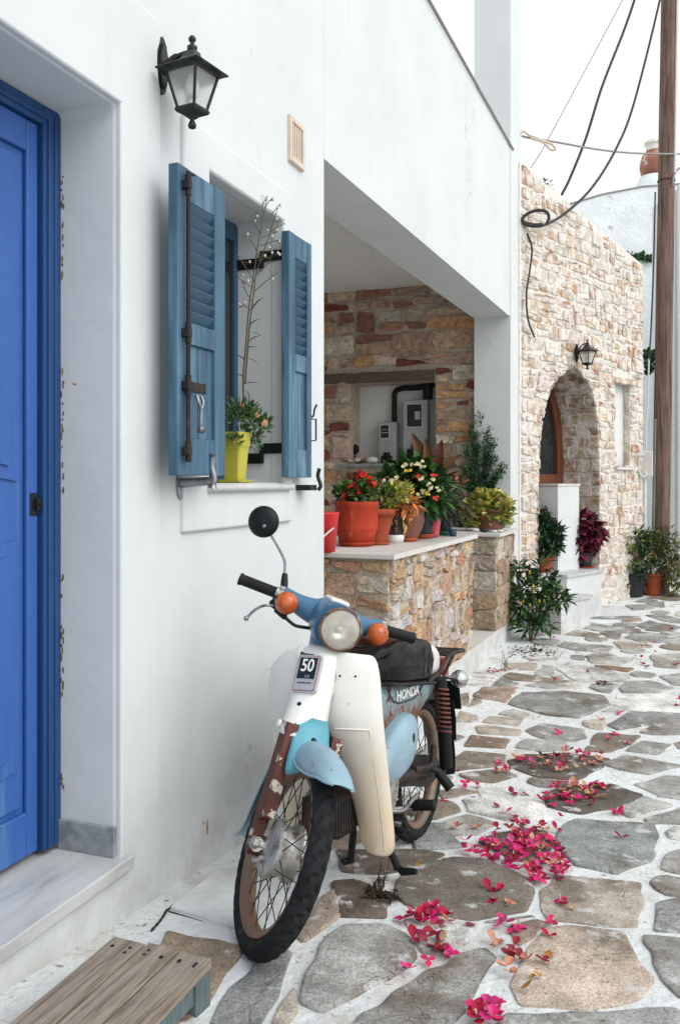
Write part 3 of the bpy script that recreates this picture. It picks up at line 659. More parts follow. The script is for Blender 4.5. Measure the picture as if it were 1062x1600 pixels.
# doorstep, skirting, door
d_ = MB(); d_.box((-.33, 1.05, .243), (.034, 2.255, .283)); d_.build('doorstep', M['marble'], house, bevel=.005)
d_ = MB(); d_.box((-.205, 2.206, .2835), (-.006, 2.2195, .372)); d_.build('skirting', M['marble_dark'], house, bevel=.002)
fx = -.205
f_ = MB(); f_.box((fx-.10, 2.141, .30), (fx, 2.2215, 2.511)); f_.box((fx-.10, DY0, 2.453), (fx-.001, 2.141, 2.511)); f_.box((fx-.10, DY0, .30), (fx, DY0+.08, 2.453))
f_.box((fx-.001, 2.158, .30), (fx+.007, 2.172, 2.475)); f_.box((fx-.001, 2.190, .30), (fx+.005, 2.205, 2.495)); f_.box((fx-.001, DY0, 2.470), (fx+.006, 2.158, 2.483))
f_.build('door_frame', M['door_frame'], house, bevel=.005)
door = MB(); lx = -.220; Y0, Y1, Z0, Z1 = DY0+.082, 2.134, .305, 2.450
door.box((lx-.045, Y0, Z0), (lx-.016, Y1, Z1))                              # core
sw = .047
for lo, hi in (((lx-.016, Y0, Z0), (lx, Y0+sw, Z1)), ((lx-.016, Y1-sw, Z0), (lx, Y1, Z1)), ((lx-.016, Y0+sw, Z1-.092), (lx, Y1-sw, Z1)), ((lx-.016, Y0+sw, Z0), (lx, Y1-sw, Z0+.128)), ((lx-.016, Y0+sw+.020, Z0+.148), (lx-.003, Y1-sw-.020, Z1-.112))): door.box(lo, hi)
door_o = door.build('door', M['door'], house, bevel=.005, seg=3)
pn = MB()
def arch_panel(y0, y1, z0, z1, rise_top, rise_bot, x0, x1, mb):
    p = []
    for i in range(13): t = i/12; p.append((lerp(y0, y1, t), z0 - rise_bot*math.sin(math.pi*t)))
    for i in range(13): t = i/12; p.append((lerp(y1, y0, t), z1 + rise_top*math.sin(math.pi*t)))
    mb.prism(p, frameX, x0, x1)
ya, yb = Y0+sw+.062, 2.030
for z0, z1, rt, rb in ((1.41, 2.10, .09, -.03), (.585, 1.215, -.03, .03)):
    arch_panel(ya-.014, yb+.014, z0-.014, z1+.014, rt, rb, lx-.014, lx+.005, pn); arch_panel(ya+.030, yb-.030, z0+.030, z1-.030, rt, rb, lx-.0045, lx+.013, pn)
pn.build('panel', M['door'], door_o, bevel=.004, seg=3)
hm = MB(); hm.box((lx-.001, Y1-.036, 1.295), (lx+.004, Y1-.003, 1.362)); hm.box((lx+.003, Y1-.020, 1.312), (lx+.016, Y1-.006, 1.346)); hm.tube([(lx+.004, Y1-.012, 1.328), (lx+.022, Y1-.008, 1.328)], .006)
hm.build('latch', M['iron'], door_o, bevel=.002)
# chipped joint between frame and plaster
rg = random.Random(5); mchip = mat('brown_chips', (.16, .085, .05), .9, var=.4, vscale=40)
for z in np.arange(.40, 2.45, .011):
    if rg.random() < .42 and abs(math.sin(z*5.1)) > .55:
        ch = MB(); k = rg.uniform(.5, 1.8); ch.ball((fx+rg.uniform(.002, .010), 2.2195, z+rg.uniform(-.005, .005)), (rg.uniform(.0015, .004), .0025, .007*k), 6, 4); ch.build('joint_chip', mchip, house)
# window: sill, frame, dark casement
sl = MB(); prof = []
for i in range(9): a = -math.pi/2+math.pi*i/8; prof.append((.030+.014*math.cos(a), 1.371+.014*math.sin(a)))
prof += [(-.22, 1.3855), (-.22, 1.3575)]
sl.prism(prof, lambda a, b, d: (a, d, b), WY0-.02, WY1+.045)
wx = -.20
win = MB(); win.box((wx-.06, WY0-.002, WZ0), (wx, WY0+.05, WZ1)); win.box((wx-.06, WY1-.030, WZ0), (wx, WY1+.002, WZ1)); win.box((wx-.06, WY0+.05, WZ1-.075), (wx-.001, WY1-.030, WZ1+.002)); win.box((wx-.06, WY0+.05, WZ0-.002), (wx-.001, WY1-.030, WZ0+.05))
win.box((wx-.05, 3.03, WZ0+.05), (wx-.008, 3.09, WZ1-.075))
win_o = win.build('window', M['window_blue'], house, bevel=.004)
sl.build('sill', M['marble'], win_o, bevel=.003)
pa = MB(); pa.box((wx-.020, WY0+.05, WZ0+.045), (wx-.014, WY1-.029, WZ1-.07)); pa.build('pane', M['glass_dark'], win_o)
cu = MB(); cu.loft([[(wx-.09+.012*math.sin(y*90), y, WZ0), (wx-.09+.012*math.sin(y*90), y, WZ1)] for y in np.arange(WY0+.05, WY1-.05, .008)], closed=False, cap=False)
cu.build('curtain', mat('dark_curtain', (.10,.085,.075), .9), win_o)
# vent grille and the hairline cable chase under the lamp
v0, v1 = onX(449, 190), onX(473, 260)
vt = MB(); vt.mi = 0; y0, y1, z0, z1 = v0[1], v1[1]-.01, 2.765, 2.962
vt.box((-.005, y0, z0), (.016, y0+.022, z1)); vt.box((-.005, y1-.022, z0), (.016, y1, z1)); vt.box((-.005, y0+.022, z1-.024), (.016, y1-.022, z1)); vt.box((-.005, y0+.022, z0), (.018, y1-.022, z0+.024))
for i in range(4): yy = lerp(y0+.03, y1-.03, (i+.5)/4); vt.box((-.004, yy-.006, z0+.024), (.012, yy+.006, z1-.024))
vg = vt.build('vent_grille', M['vent'], house, bevel=.003)
vh = MB(); vh.box((.0012, y0+.02, z0+.02), (.0025, y1-.02, z1-.02)); vh.build('vent_recess', M['vent_hole'], vg)
cr = MB(); pts = [onX(247, y, .0005) for y in (140, 165, 190, 215, 240, 262)]; cr.tube([p+np.array([0, rg.uniform(-.002, .002), 0]) for p in pts], .0022, 5); cr.build('cable_chase', M['cable_grey'], house)
# scuffs on the plaster
msc = mat('brown_scuff', (.25,.12,.07), .9)
for px_, py_, a_, b_2 in ((324, 1292, .006, .03), (318, 1286, .004, .008), (117, 600, .01, .004), (196, 1330, .014, .004), (192, 1130, .003, .01), (222, 1160, .002, .02)):
    sf = MB(); p = onX(px_, py_, .0); sf.ball(p, (.0016, a_, b_2), 7, 5); sf.build('scuff', msc, house)
# shutters -----------------------------------------------------------------
def shutter(name, X, pxe, pxf, th, zb, zt, pxp, lz, label):
    ya_, yb_ = onX(pxe, 600, X)[1], onX(pxf, 600, X)[1]
    p0, p1 = onX(pxp[0], 600, X)[1], onX(pxp[1], 600, X)[1]
    (l0, l1), (q0, q1) = lz                               # louvre field, plank field
    m = MB(); x0, x1 = X-th, X
    m.box((x0, ya_, zb), (x1, p0, zt)); m.box((x0, p1, zb), (x1, yb_, zt))
    m.box((x0+.001, p0, l1), (x1-.001, p1, zt-.001)); m.box((x0+.001, p0, q1), (x1-.001, p1, l0)); m.box((x0+.001, p0, zb+.001), (x1-.001, p1, q0))
    o = m.build(name, M['shutter'], house, bevel=.003)
    tag(o, label)
    s = MB(); n = 10; hgt = (l1-l0)/n
    for i in range(n):
        zc = l0+(i+.5)*hgt
        s.box((X-th*.5-.0225, p0, zc-.004), (X-th*.5+.0225, p1, zc+.004), Matrix.Rotation(R(-57), 3, 'Y'))
    s.box((x0+.0005, p0, l0), (x0+.003, p1, l1))
    s.build('slats', M['shutter_slat'], o, bevel=.001)
    k = MB(); mid = lerp(p0, p1, .45)
    k.box((X-th+.004, p0, q0), (X-.012, mid-.002, q1)); k.box((X-th+.004, mid+.002, q0), (X-.012, p1, q1)); k.box((X-th+.003, p0, q0), (X-.017, p1, q1))
    k.build('plank_panel', M['shutter'], o, bevel=.002)
    return o, ya_, yb_, p0, p1
sA, a0, a1, a2, a3 = shutter('shutter', .115, 278, 352, .034, onX(275, 743, .115)[2], onX(300, 272, .115)[2]+.01, (296, 336), ((onX(315, 512, .10)[2], onX(315, 330, .10)[2]), (onX(315, 687, .10)[2], onX(315, 545, .10)[2])), 'left shutter with a long iron locking bar')
bar = MB(); ybar = onX(294, 600, .13)[1]; zz = lambda y: onX(294, y, .13)[2]
bar.tube([(.131, ybar, zz(268)), (.131, ybar, zz(722))], .0075, 8)
for y in (289, 520, 602, 705): bar.box((.114, ybar-.016, zz(y)-.013), (.1415, ybar+.006, zz(y)+.013)); bar.tube([(.131, ybar, zz(y-16)), (.131, ybar, zz(y+16))], .0105, 8)
bar.tube([(.131, ybar, zz(270)), (.131, ybar+.035, zz(268))], .005, 6)
bar.box((.130, ybar-.004, zz(612)), (.140, ybar+.085, zz(596))); bar.tube([(.139, ybar+.086, zz(612)), (.139, ybar+.086, zz(596))], .006, 8)
bar.build('locking_bar', M['iron_rust'], sA, bevel=.0015)
hk = MB(); yk = ybar+.045; zk = zz(617)
hk.tube(curve([(.142, yk-.012, zk), (.150, yk-.016, zk-.02), (.150, yk, zk-.045), (.148, yk+.002, zk-.085), (.146, yk+.006, zk-.10)]), .006, 8); hk.tube(curve([(.142, yk+.016, zk), (.149, yk+.016, zk-.02), (.150, yk, zk-.045)]), .005, 8)
hk.ball((.148, yk+.006, zk-.105), .013); hk.build('handle', M['galv'], sA)
sB, b0, b1, b2, b3 = shutter('shutter', .060, 452, 487, .036, onX(455, 746, .06)[2], onX(455, 363, .06)[2]+.004, (461, 480), ((onX(470, 556, .05)[2], onX(470, 410, .05)[2]), (onX(470, 703, .05)[2], onX(470, 583, .05)[2])), 'right shutter with plain hook on its far edge')
hk = MB(); yy = b1+.012; z = lambda y: onX(489, y, .06)[2]
hk.tube(curve([(.045, b1-.004, z(652)), (.062, yy, z(650)), (.066, yy+.004, z(640)), (.075, yy+.01, z(632))]), .0045, 6); hk.tube([(.05, b1-.002, z(655)), (.07, yy+.012, z(655)), (.07, yy+.012, z(688)), (.05, b1, z(689))], .0045, 6)
hk.build('hook', M['iron'], sB)
# cranked strap hinges on the window's right jamb, and the shutter holdbacks below
for ys_ in ((382, 399), (693, 708)):
    zt_, zl = onX(420, ys_[0]+6, 0)[2], onX(395, ys_[1]+8, -.1)[2]
    ym = WY1-.004; st = MB()
    st.box((-.20, ym-.008, zl-.022), (-.085, ym, zl+.022)); st.box((-.092, ym-.012, min(zl, zt_)-.022), (-.075, ym-.001, max(zl, zt_)+.022)); st.box((-.075, ym-.008, zt_-.022), (.055, ym, zt_+.022)); st.box((.020, ym-.009, zt_-.022), (.030, b0+.03, zt_+.022))
    st.build('strap_hinge', M['iron'], win_o, bevel=.0015)
def holdback(px_, py_, X, ext):
    m = MB(); p = onX(px_, py_, 0); y, z = p[1], p[2]
    m.prism([(y+.022*math.cos(a), z+.05*math.sin(a)) for a in np.linspace(0, 2*math.pi, 14, endpoint=False)], frameX, .0, .008)
    m.tube([(.006, y, z+.005), (X+.02, y+.01, z+.012)], [.016, .014], 8)
    m.tube(curve([(X+.02, y+.01, z-.012), (X+.025, y+.012, z+.02), (X+.016, y+.012, z+.06), (X+.022, y+.012, z+.10)]), [.017, .014]+[.010]*16+[.013], 10)
    m.build('holdback', M['galv'], house); return m
holdback(280, 757, .10, 0)
m_ = MB(); p = onX(462, 762, .0); m_.box((.0, p[1], p[2]-.012), (.07, p[1]+.07, p[2]+.012)); m_.tube(curve([(.075, p[1]+.075, p[2]-.012), (.085, p[1]+.08, p[2]+.01), (.072, p[1]+.08, p[2]+.05), (.078, p[1]+.082, p[2]+.085)]), .009, 8); m_.build('holdback', M['iron'], house)
# ---------------------------------------------------------------- porch
PD = R(1.6); PDIR = np.array([math.sin(PD), math.cos(PD), 0]); PN = np.array([math.cos(PD), -math.sin(PD), 0]); PO = np.array([0, 3.893, 0])
def frameP(a, b, d): p = PO + PDIR*a + PN*d; return (p[0], p[1], b)
def onP(px, py, d=0.0): q = on_plane(px, py, PO+PN*d, PN); return (np.dot(q-PO, PDIR), q[2])
A_C0 = onP(797, 700)[0]; A_C1 = onP(813, 700)[0]          # column
pw = MB(); zb0, zb1 = 2.924, onP(796, 493)[1]
pts = [(0.004, zb0), (A_C0, zb1), (A_C0, 4.52), (0.004, 4.52)]
pw.prism(pts, frameP, -.345, -.008)
pw.build('porch_beam', M['plaster'], house, bevel=.018, seg=3)
cl = MB(); cl.prism([(A_C0, -.3), (A_C1, -.3), (A_C1, 8.5), (A_C0, 8.5)], frameP, -.345, 0.0); cl.build('porch_column', M['plaster'], house, bevel=.018, seg=3)
ZC = 3.33
ce = MB(); ce.box((-3.0, 3.89, ZC), (-.30, 8.9, ZC+.15)); ce.build('porch_ceiling', M['ceiling'], house)
wing = MB(); wing.prism([(A_C1+.002, -.3), (A_C1+.14, -.3), (A_C1+.14, 5.2), (A_C1+.002, 5.2)], frameP, -.5, -.03); wing.build('corner_strip', M['plaster'], house, bevel=.01)
up = MB(); up.box((-3.2, 3.90, ZC+.16), (-.36, 8.34, 4.50)); up.build('upper_wall', M['plaster'], house)
fp = MB()                                                # porch floor slab, its white riser and stone nosing
a_e = A_C0-.02
fp.prism([(.02, -.4), (a_e, -.4), (a_e, .072), (.02, .072)], frameP, -3.0, .03); fp.build('porch_riser', M['plaster'], house, bevel=.01)
fp = MB(); fp.prism([(.02, .073), (a_e, .073), (a_e, .108), (.02, .108)], frameP, -2.9, .036); fp.build('porch_floor', M['slab'], house, bevel=.004)
cd_ = MB(); cd_.tube([np.array(frameP(a, 4.535, .004)) for a in np.linspace(0, A_C0+.1, 30)], .013, 6); cd_.build('parapet_conduit', M['cable_grey'], house)
# rubble back wall of the porch with its meter niche
YB = 8.52
def frameB(a, b, d): return (a, YB-d, b)
n0 = onY(547, 600, YB); n1 = onY(680, 725, YB); NX0, NX1, NZ1, NZ0 = n0[0], n1[0], n0[2], n1[2]
DIM = [(0.616,0.427,0.312), (0.509,0.305,0.210), (0.700,0.537,0.408), (0.415,0.207,0.144), (0.670,0.500,0.396), (0.563,0.378,0.270), (0.700,0.622,0.492), (0.268,0.091,0.062), (0.700,0.415,0.228)]
bm_ = MB(); rg = random.Random(21)
grid_solid(bm_, [-3.0, NX0, NX1, -.2], [.05, NZ0, NZ1, ZC+.1], lambda a, b: NX0 < a < NX1 and NZ0 < b < NZ1, frameB, -.34, 0)
bw = thing('porch_back_wall', 'brown rubble stone wall with a meter niche at the back of the porch', 'wall', (-1.2, YB, .1))
bm_.build('mortar_bed', M['mortar_dim'], bw)
st_ = MB()
ntop = NZ1+.115
masonry(st_, frameB, -2.6, -.205, .1, ZC+.02, DIM, rg, hh=(.09, .26), ww=(.12, .48), h=.024, split=.45, spans=rect_spans(-2.6, -.205, [(NX0, NX1, NZ0-.05, NZ1), (NX0-.35, NX1-.005, NZ1, ntop)]), gap=.028, jit=.028)
st_.build('stones', M['masonry'], bw)
li = MB(); li.loft([[(x, YB-.045+rg.uniform(-.004, .004), NZ1+.003), (x, YB+.02, NZ1+.003), (x, YB+.02, ntop-.008+rg.uniform(-.006, .006)), (x, YB-.04, ntop-.01+rg.uniform(-.006, .006))] for x in np.linspace(NX0-.34, NX1-.01, 16)], smooth=False)
li.build('lintel', M['lintel'], bw, bevel=.006)
nb = MB(); nb.box((NX0-.02, YB+.30, NZ0-.05), (NX1+.02, YB+.33, NZ1+.02)); nb.build('niche_back', M['ceiling'], bw)
sh = MB(); p0 = onY(530, 725, YB-.06); sh.box((p0[0], YB-.075, NZ0-.025), (NX1-.02, YB+.32, NZ0+.008)); sh.build('shelf', M['marble_dark'], bw, bevel=.004)
# ---------------------------------------------------------------- low planter wall and pillar in front of the porch
WARM = [(0.542,0.404,0.291), (0.600,0.470,0.358), (0.635,0.525,0.438), (0.496,0.338,0.235), (0.646,0.569,0.516), (0.577,0.426,0.314), (0.531,0.306,0.203), (0.692,0.623,0.595), (0.531,0.437,0.371), (0.635,0.437,0.259), (0.669,0.601,0.583)]
ZS = .955                                                # top of the masonry, underside of the slab
aL0, aL1 = onP(612, 868, .04)[0], onP(738, 846, .04)[0]
lw = thing('low_wall', 'low rubble stone wall with pale slab carrying the row of flower pots', 'wall', frameP(aL0, .1, 0))
lo = MB(); lo.prism([(aL0, .09), (aL1, .09), (aL1, ZS), (aL0, ZS)], frameP, -.80, .020); lo.build('mortar_bed', M['mortar'], lw)
lf = MB(); rg = random.Random(33)
masonry(lf, lambda a, b, d: frameP(a, b, .020+d), aL0, aL1, .10, ZS, WARM, rg, hh=(.07, .24), ww=(.07, .30), gap=.020, h=.022, split=.5, jit=.026)
def frameE(a, b, d): p = PO + PDIR*(aL0-d) + PN*(.020-a); return (p[0], p[1], b)   # end face of the wall, a runs into the porch
masonry(lf, frameE, -.015, .80, .10, ZS, WARM, rg, hh=(.08, .22), ww=(.12, .46), gap=.024, h=.026, split=.35, jit=.024)
def frameE2(a, b, d): p = PO + PDIR*(aL1+d) + PN*(.020-a); return (p[0], p[1], b)
masonry(lf, frameE2, -.01, .80, .10, ZS, WARM, rg, hh=(.12, .22), ww=(.14, .35), gap=.016, h=.025)
lf.build('stones', M['masonry'], lw)
ls = MB(); ls.prism([(aL0-.045, ZS), (aL1+.05, ZS), (aL1+.05, ZS+.03), (aL0-.045, ZS+.03)], frameP, -.86, .068); ls.build('slab', M['slab'], lw, bevel=.005)
ZT = ZS+.03
pA = onP(795, 930, .06)[0]-.42; pB = A_C0-.004
pil = thing('stone_pillar', 'square rubble stone pillar with flat slab beside the white porch column', 'pillar', frameP(pA, .1, 0))
pb = MB(); pb.prism([(pA, .1085), (pB, .1085), (pB, .915), (pA, .915)], frameP, -.62, .035); pb.build('mortar_bed', M['mortar'], pil)
ps = MB(); rg = random.Random(8)
def frameQ(a, b, d): p = PO + PDIR*(pA-d) + PN*(.035-a); return (p[0], p[1], b)
PILP = [(0.460,0.356,0.265), (0.391,0.270,0.186), (0.540,0.464,0.372), (0.483,0.324,0.196), (0.575,0.508,0.421)]
masonry(ps, frameQ, -.01, .62, .115, .905, PILP, rg, hh=(.14, .26), ww=(.14, .34), gap=.018, h=.028)
masonry(ps, lambda a, b, d: frameP(a, b, .035+d), pA, pB, .115, .905, PILP, rg, hh=(.14, .26), ww=(.14, .34), gap=.018, h=.02)
ps.build('stones', M['masonry'], pil)
ps = MB(); ps.prism([(pA-.05, .916), (pB, .916), (pB, .948), (pA-.05, .948)], frameP, -.70, .075); ps.build('slab', M['slab'], pil, bevel=.005)
ZP = .948
# ---------------------------------------------------------------- the stone house with the arched doorway
FO = np.array([.20, 8.85, 0.]); FE = np.array([1.21, 11.34, 0.]); FDIR = (FE-FO)/np.linalg.norm(FE-FO); FN = np.array([FDIR[1], -FDIR[0], 0]); FL = np.linalg.norm(FE-FO)
def frameF(a, b, d): p = FO + FDIR*a + FN*d; return (p[0], p[1], b)
def onF(px, py, d=0.0): q = on_plane(px, py, FO+FN*d, FN); return (np.dot(q-FO, FDIR), q[2])
shs = thing('stone_house', 'pale rubble stone house with a tall pointed arch doorway and narrow window', 'house', frameF(FL/2, 0, 0))
tl, tr = onF(815, 256), onF(1002, 413)
def ftop(a): return lerp(tl[1], tr[1], (a-tl[0])/(tr[0]-tl[0]))
# outline of the arch on the facade (left going up, apex, right going down), taken at the face
archL = [onF(x, y) for x, y in ((839, 900), (839, 800), (840, 720), (843, 670), (850, 634), (860, 606), (875, 583))]
apex = onF(895, 571)
archR = [onF(x, y) for x, y in ((936, 900), (936, 720), (935, 676), (931, 640), (924, 610), (912, 585))]
def prof(pts, b): return float(np.interp(b, [p[1] for p in pts], [p[0] for p in pts]))
AL = archL+[apex]; AR = archR+[apex]; ZSP = .42          # level of the doorway's landing
wl_, wr_ = onF(960, 600)[0], onF(984, 600)[0]; wb_, wt_ = onF(972, 730)[1], onF(972, 592)[1]
def fspans(b):
    s = [(tl[0]-.02, FL)]
    if b < apex[1]: s = [(tl[0]-.02, prof(AL, b)), (prof(AR, b), FL)]
    if wb_ < b < wt_+.10:
        x, y = s[-1]; e = .03 if b > wt_ else 0
        s = s[:-1] + [(x, wl_-e), (wr_+e, y)]
    return [q for q in s]
PALE_P = [(0.451,0.251,0.140), (0.480,0.298,0.177), (0.634,0.512,0.400), (0.576,0.456,0.344), (0.538,0.437,0.358), (0.595,0.512,0.442), (0.499,0.381,0.288), (0.634,0.567,0.512), (0.576,0.484,0.409), (0.470,0.307,0.209), (0.614,0.530,0.456), (0.528,0.391,0.270), (0.643,0.586,0.544), (0.576,0.465,0.381), (0.442,0.279,0.200)]
# wall body: facade plate cut by vertical strips so that arch and window stay open
fb = MB(); rg = random.Random(40); DEP = .46
def strip(a_lo, a_hi, b_lo_fn, b_hi_fn, n):
    for i in range(n):
        x0, x1 = lerp(a_lo, a_hi, i/n), lerp(a_lo, a_hi, (i+1)/n)
        q = [(x0, b_lo_fn(x0)), (x1, b_lo_fn(x1)), (x1, b_hi_fn(x1)), (x0, b_hi_fn(x0))]
        fb.add([frameF(a, b, 0) for a, b in q] + [frameF(a, b, -DEP) for a, b in q], [(0,1,2,3), (7,6,5,4), (0,4,5,1), (2,6,7,3)])
aLm, aRm = AL[0][0], AR[0][0]
def archtop(a):
    if a <= apex[0]: return float(np.interp(a, [p[0] for p in AL[1:]], [p[1] for p in AL[1:]]))
    P = AR[1:][::-1]; return float(np.interp(a, [p[0] for p in P], [p[1] for p in P]))
Z0_ = lambda a: -.4
strip(tl[0]-.05, aLm, Z0_, ftop, 2); strip(aLm, apex[0], archtop, ftop, 12); strip(apex[0], aRm, archtop, ftop, 12)
strip(aRm, wl_, Z0_, ftop, 2); strip(wl_, wr_, Z0_, lambda a: wb_, 1); strip(wl_, wr_, lambda a: wt_, ftop, 1); strip(wr_, FL, Z0_, ftop, 1)
for a_, s1 in ((aLm, 1), (aRm, -1)):                     # straight jambs
    zt = (AL if s1 > 0 else AR)[1][1]; fb.add([frameF(a_, -.4, 0), frameF(a_, -.4, -DEP), frameF(a_, zt, -DEP), frameF(a_, zt, 0)], [(0,1,2,3)])
for a_ in (wl_, wr_): fb.add([frameF(a_, wb_, 0), frameF(a_, wb_, -DEP), frameF(a_, wt_, -DEP), frameF(a_, wt_, 0)], [(0,1,2,3)])
for a_ in (FL, tl[0]-.05): fb.add([frameF(a_, -.4, 0), frameF(a_, -.4, -4.0), frameF(a_, ftop(a_), -4.0), frameF(a_, ftop(a_), 0)], [(0,1,2,3)])
fb.add([frameF(tl[0]-.05, ftop(tl[0]), -DEP), frameF(FL, ftop(FL), -DEP), frameF(FL, ftop(FL), -4.0), frameF(tl[0]-.05, ftop(tl[0]), -4.0)], [(0,1,2,3)])
fb.build('mortar_bed', M['mortar_pale'], shs)
fs_ = MB()
masonry(fs_, frameF, tl[0], FL, -.06, tl[1], PALE_P, rg, hh=(.07, .17), ww=(.09, .30), gap=.020, h=.012, spans=fspans, top=ftop, split=.35, jit=.022)
# big corner blocks low on the facade, and the lintel over the small window
OCH = [(.47,.32,.19), (.50,.37,.24), (.44,.29,.18)]
for (x0, y0, x1, y1) in ((957, 588, 990, 604),):
    a0_, b1_ = onF(x0, y0); a1_, b0_ = onF(x1, y1); stone(fs_, [np.array(p) for p in ((a0_, b0_), ((a0_+a1_)/2, b0_), (a1_, b0_), (a1_, (b0_+b1_)/2), (a1_, b1_), ((a0_+a1_)/2, b1_), (a0_, b1_), (a0_, (b0_+b1_)/2))], frameF, .035, rg, (.52,.37,.26))
# voussoirs standing round the arch
def along(P):
    P = [np.array(p) for p in P]; L_ = [0]
    for i in range(1, len(P)): L_.append(L_[-1]+np.linalg.norm(P[i]-P[i-1]))
    return P, L_
# soffit and jamb of the doorway: courses of dressed brown stone running into the depth
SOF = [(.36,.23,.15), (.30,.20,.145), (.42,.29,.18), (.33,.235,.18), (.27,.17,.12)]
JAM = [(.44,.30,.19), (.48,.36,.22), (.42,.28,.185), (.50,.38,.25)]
for P_, sgn in ((AR, -1), (AL, 1)):
    P, L_ = along(chaikin(P_, 2, closed=False)); tot = L_[-1]
    def frameJ(a, b, d, P=P, L_=L_, sgn=sgn):            # a into the wall, b up along the arch line
        b = max(0, min(b, L_[-1]-1e-4)); i = max(0, min(len(P)-2, int(np.searchsorted(L_, b))-1)); t = (b-L_[i])/(L_[i+1]-L_[i]+1e-9)
        q = P[i]+(P[i+1]-P[i])*t; tg = (P[i+1]-P[i]); tg = tg/np.linalg.norm(tg); nn = np.array([-tg[1], tg[0]])
        q = q + (nn if sgn < 0 else -nn)*d; return frameF(q[0], q[1], -a)
    hb = 1.9 if sgn < 0 else 1.6
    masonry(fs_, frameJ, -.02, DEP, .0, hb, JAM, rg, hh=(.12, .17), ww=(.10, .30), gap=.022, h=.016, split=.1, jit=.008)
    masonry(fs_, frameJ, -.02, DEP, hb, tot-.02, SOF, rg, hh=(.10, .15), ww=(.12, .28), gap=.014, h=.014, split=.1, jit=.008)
# reveal of the narrow window
def frameW(a, b, d): return frameF(wr_-d, b, -a)
masonry(fs_, frameW, 0.0, .083, wb_, wt_, [(.52,.42,.31), (.60,.54,.46)], rg, hh=(.12, .18), ww=(.09, .15), gap=.012, h=.008)
fs_.build('stones', M['masonry_pale'], shs)
# window: white shutter-board and sill
wn2 = MB(); wn2.box((0, 0, 0), (1, 1, 1)); wn2.v = [frameF(lerp(wl_-.01, wr_+.01, x), lerp(wb_-.01, wt_+.01, z), lerp(-.115, -.085, y)) for x, y, z in wn2.v]
wo2 = wn2.build('window', M['white_plastic'], shs)
s2 = MB(); s2.prism([(wl_-.03, wb_-.03), (wr_+.04, wb_-.03), (wr_+.04, wb_), (wl_-.03, wb_)], frameF, -.085, .045); s2.build('sill', M['slab'], wo2, bevel=.004)
# door: tall pointed leaf with a glazed light, standing at the back of the arch
dd = -DEP+.02
din = MB(); 
cA = np.array([(aLm+aRm)/2, 1.4])
fr_out = [np.array(p) for p in AL] + [np.array(p) for p in AR[::-1][1:]]
fr_out = chaikin(fr_out, 2, closed=False)
def inset(P, k): return [np.array([lerp(p[0], cA[0], k), p[1]-(k*.45 if p[1] > 1.5 else 0)]) for p in P]
def ring(P, Q, d0, d1, mb):
    n = len(P)
    for i in range(n-1):
        q = [P[i], P[i+1], Q[i+1], Q[i]]
        mb.add([frameF(p[0], p[1], d1) for p in q]+[frameF(p[0], p[1], d0) for p in q], [(0,1,2,3), (3,2,6,7), (1,0,4,5)])
ring(fr_out, inset(fr_out, .20), dd-.06, dd, din)
in1 = inset(fr_out, .20)
ac = cA[0]-.01
din.prism([(ac-.035, .42), (ac+.035, .42), (ac+.035, apex[1]-.25), (ac-.035, apex[1]-.25)], frameF, dd-.05, dd-.004)
zr = onF(870, 748, dd)[1]
din.prism([(ac+.035, zr-.05), (aRm-.06, zr-.05), (aRm-.06, zr+.05), (ac+.035, zr+.05)], frameF, dd-.05, dd-.005)
din.prism([(aLm+.05, zr-.05), (ac-.035, zr-.05), (ac-.035, zr+.05), (aLm+.05, zr+.05)], frameF, dd-.05, dd-.005)
din.prism([(aLm+.05, .42), (aRm-.05, .42), (aRm-.05, zr-.05), (aLm+.05, zr-.05)], frameF, dd-.05, dd-.02)
for i in range(5): a_ = lerp(aLm+.08, aRm-.08, i/4); din.prism([(a_-.012, .44), (a_+.012, .44), (a_+.012, zr-.05), (a_-.012, zr-.05)], frameF, dd-.02, dd-.012)
for k in (.42,): a_ = lerp(aLm, ac, .55); din.prism([(a_-.02, zr+.05), (a_+.02, zr+.05), (a_+.02, apex[1]-.55), (a_-.02, apex[1]-.55)], frameF, dd-.05, dd-.006)
dro = din.build('door', M['wood_door'], shs, bevel=.004)
gp = MB(); Pg = inset(fr_out, .12); gp.prism([tuple(p) for p in Pg], frameF, dd-.045, dd-.035); gp.build('pane', M['glass_dark'], dro)
bk = MB(); bk.prism([(aLm-.1, -.3), (aRm+.1, -.3), (aRm+.1, apex[1]+.1), (aLm-.1, apex[1]+.1)], frameF, -DEP-.35, -DEP-.33); bk.build('inner_wall', M['mortar_dim'], shs)
# entrance steps and the white newel block in front of the door
def bx(mb, x0, x1, lo, hi, d0, d1):                      # pixel columns read on the front face d1
    a0_, a1_ = onF(x0, 900, d1)[0], onF(x1, 900, d1)[0]; mb.prism([(a0_, lo), (a1_, lo), (a1_, hi), (a0_, hi)], frameF, d0, d1); return a0_, a1_
en = MB(); 
zl = onF(912, 893, .28)[1]                               # landing block
e0, e1 = bx(en, 885, 939, -.2, zl-.03, -.10, .30)
zs2 = onF(890, 932, .42)[1]
a0_ = onF(846, 900, .3)[0]
en.prism([(a0_, -.2), (e0-.003, -.2), (e0-.003, zl-.03), (a0_, zl-.03)], frameF, -.44, .10)
en.prism([(a0_, -.2), (e0+.10, -.2), (e0+.10, zs2-.03), (a0_, zs2-.03)], frameF, .303, .50)
en.prism([(a0_, -.2), (e0-.003, -.2), (e0-.003, zs2-.03), (a0_, zs2-.03)], frameF, .103, .3025)
eo = en.build('entrance_steps', M['plaster'], shs, bevel=.006)
tr_ = MB(); tr_.prism([(e0-.02, zl-.029), (e1+.02, zl-.029), (e1+.02, zl), (e0-.02, zl)], frameF, -.10, .32)
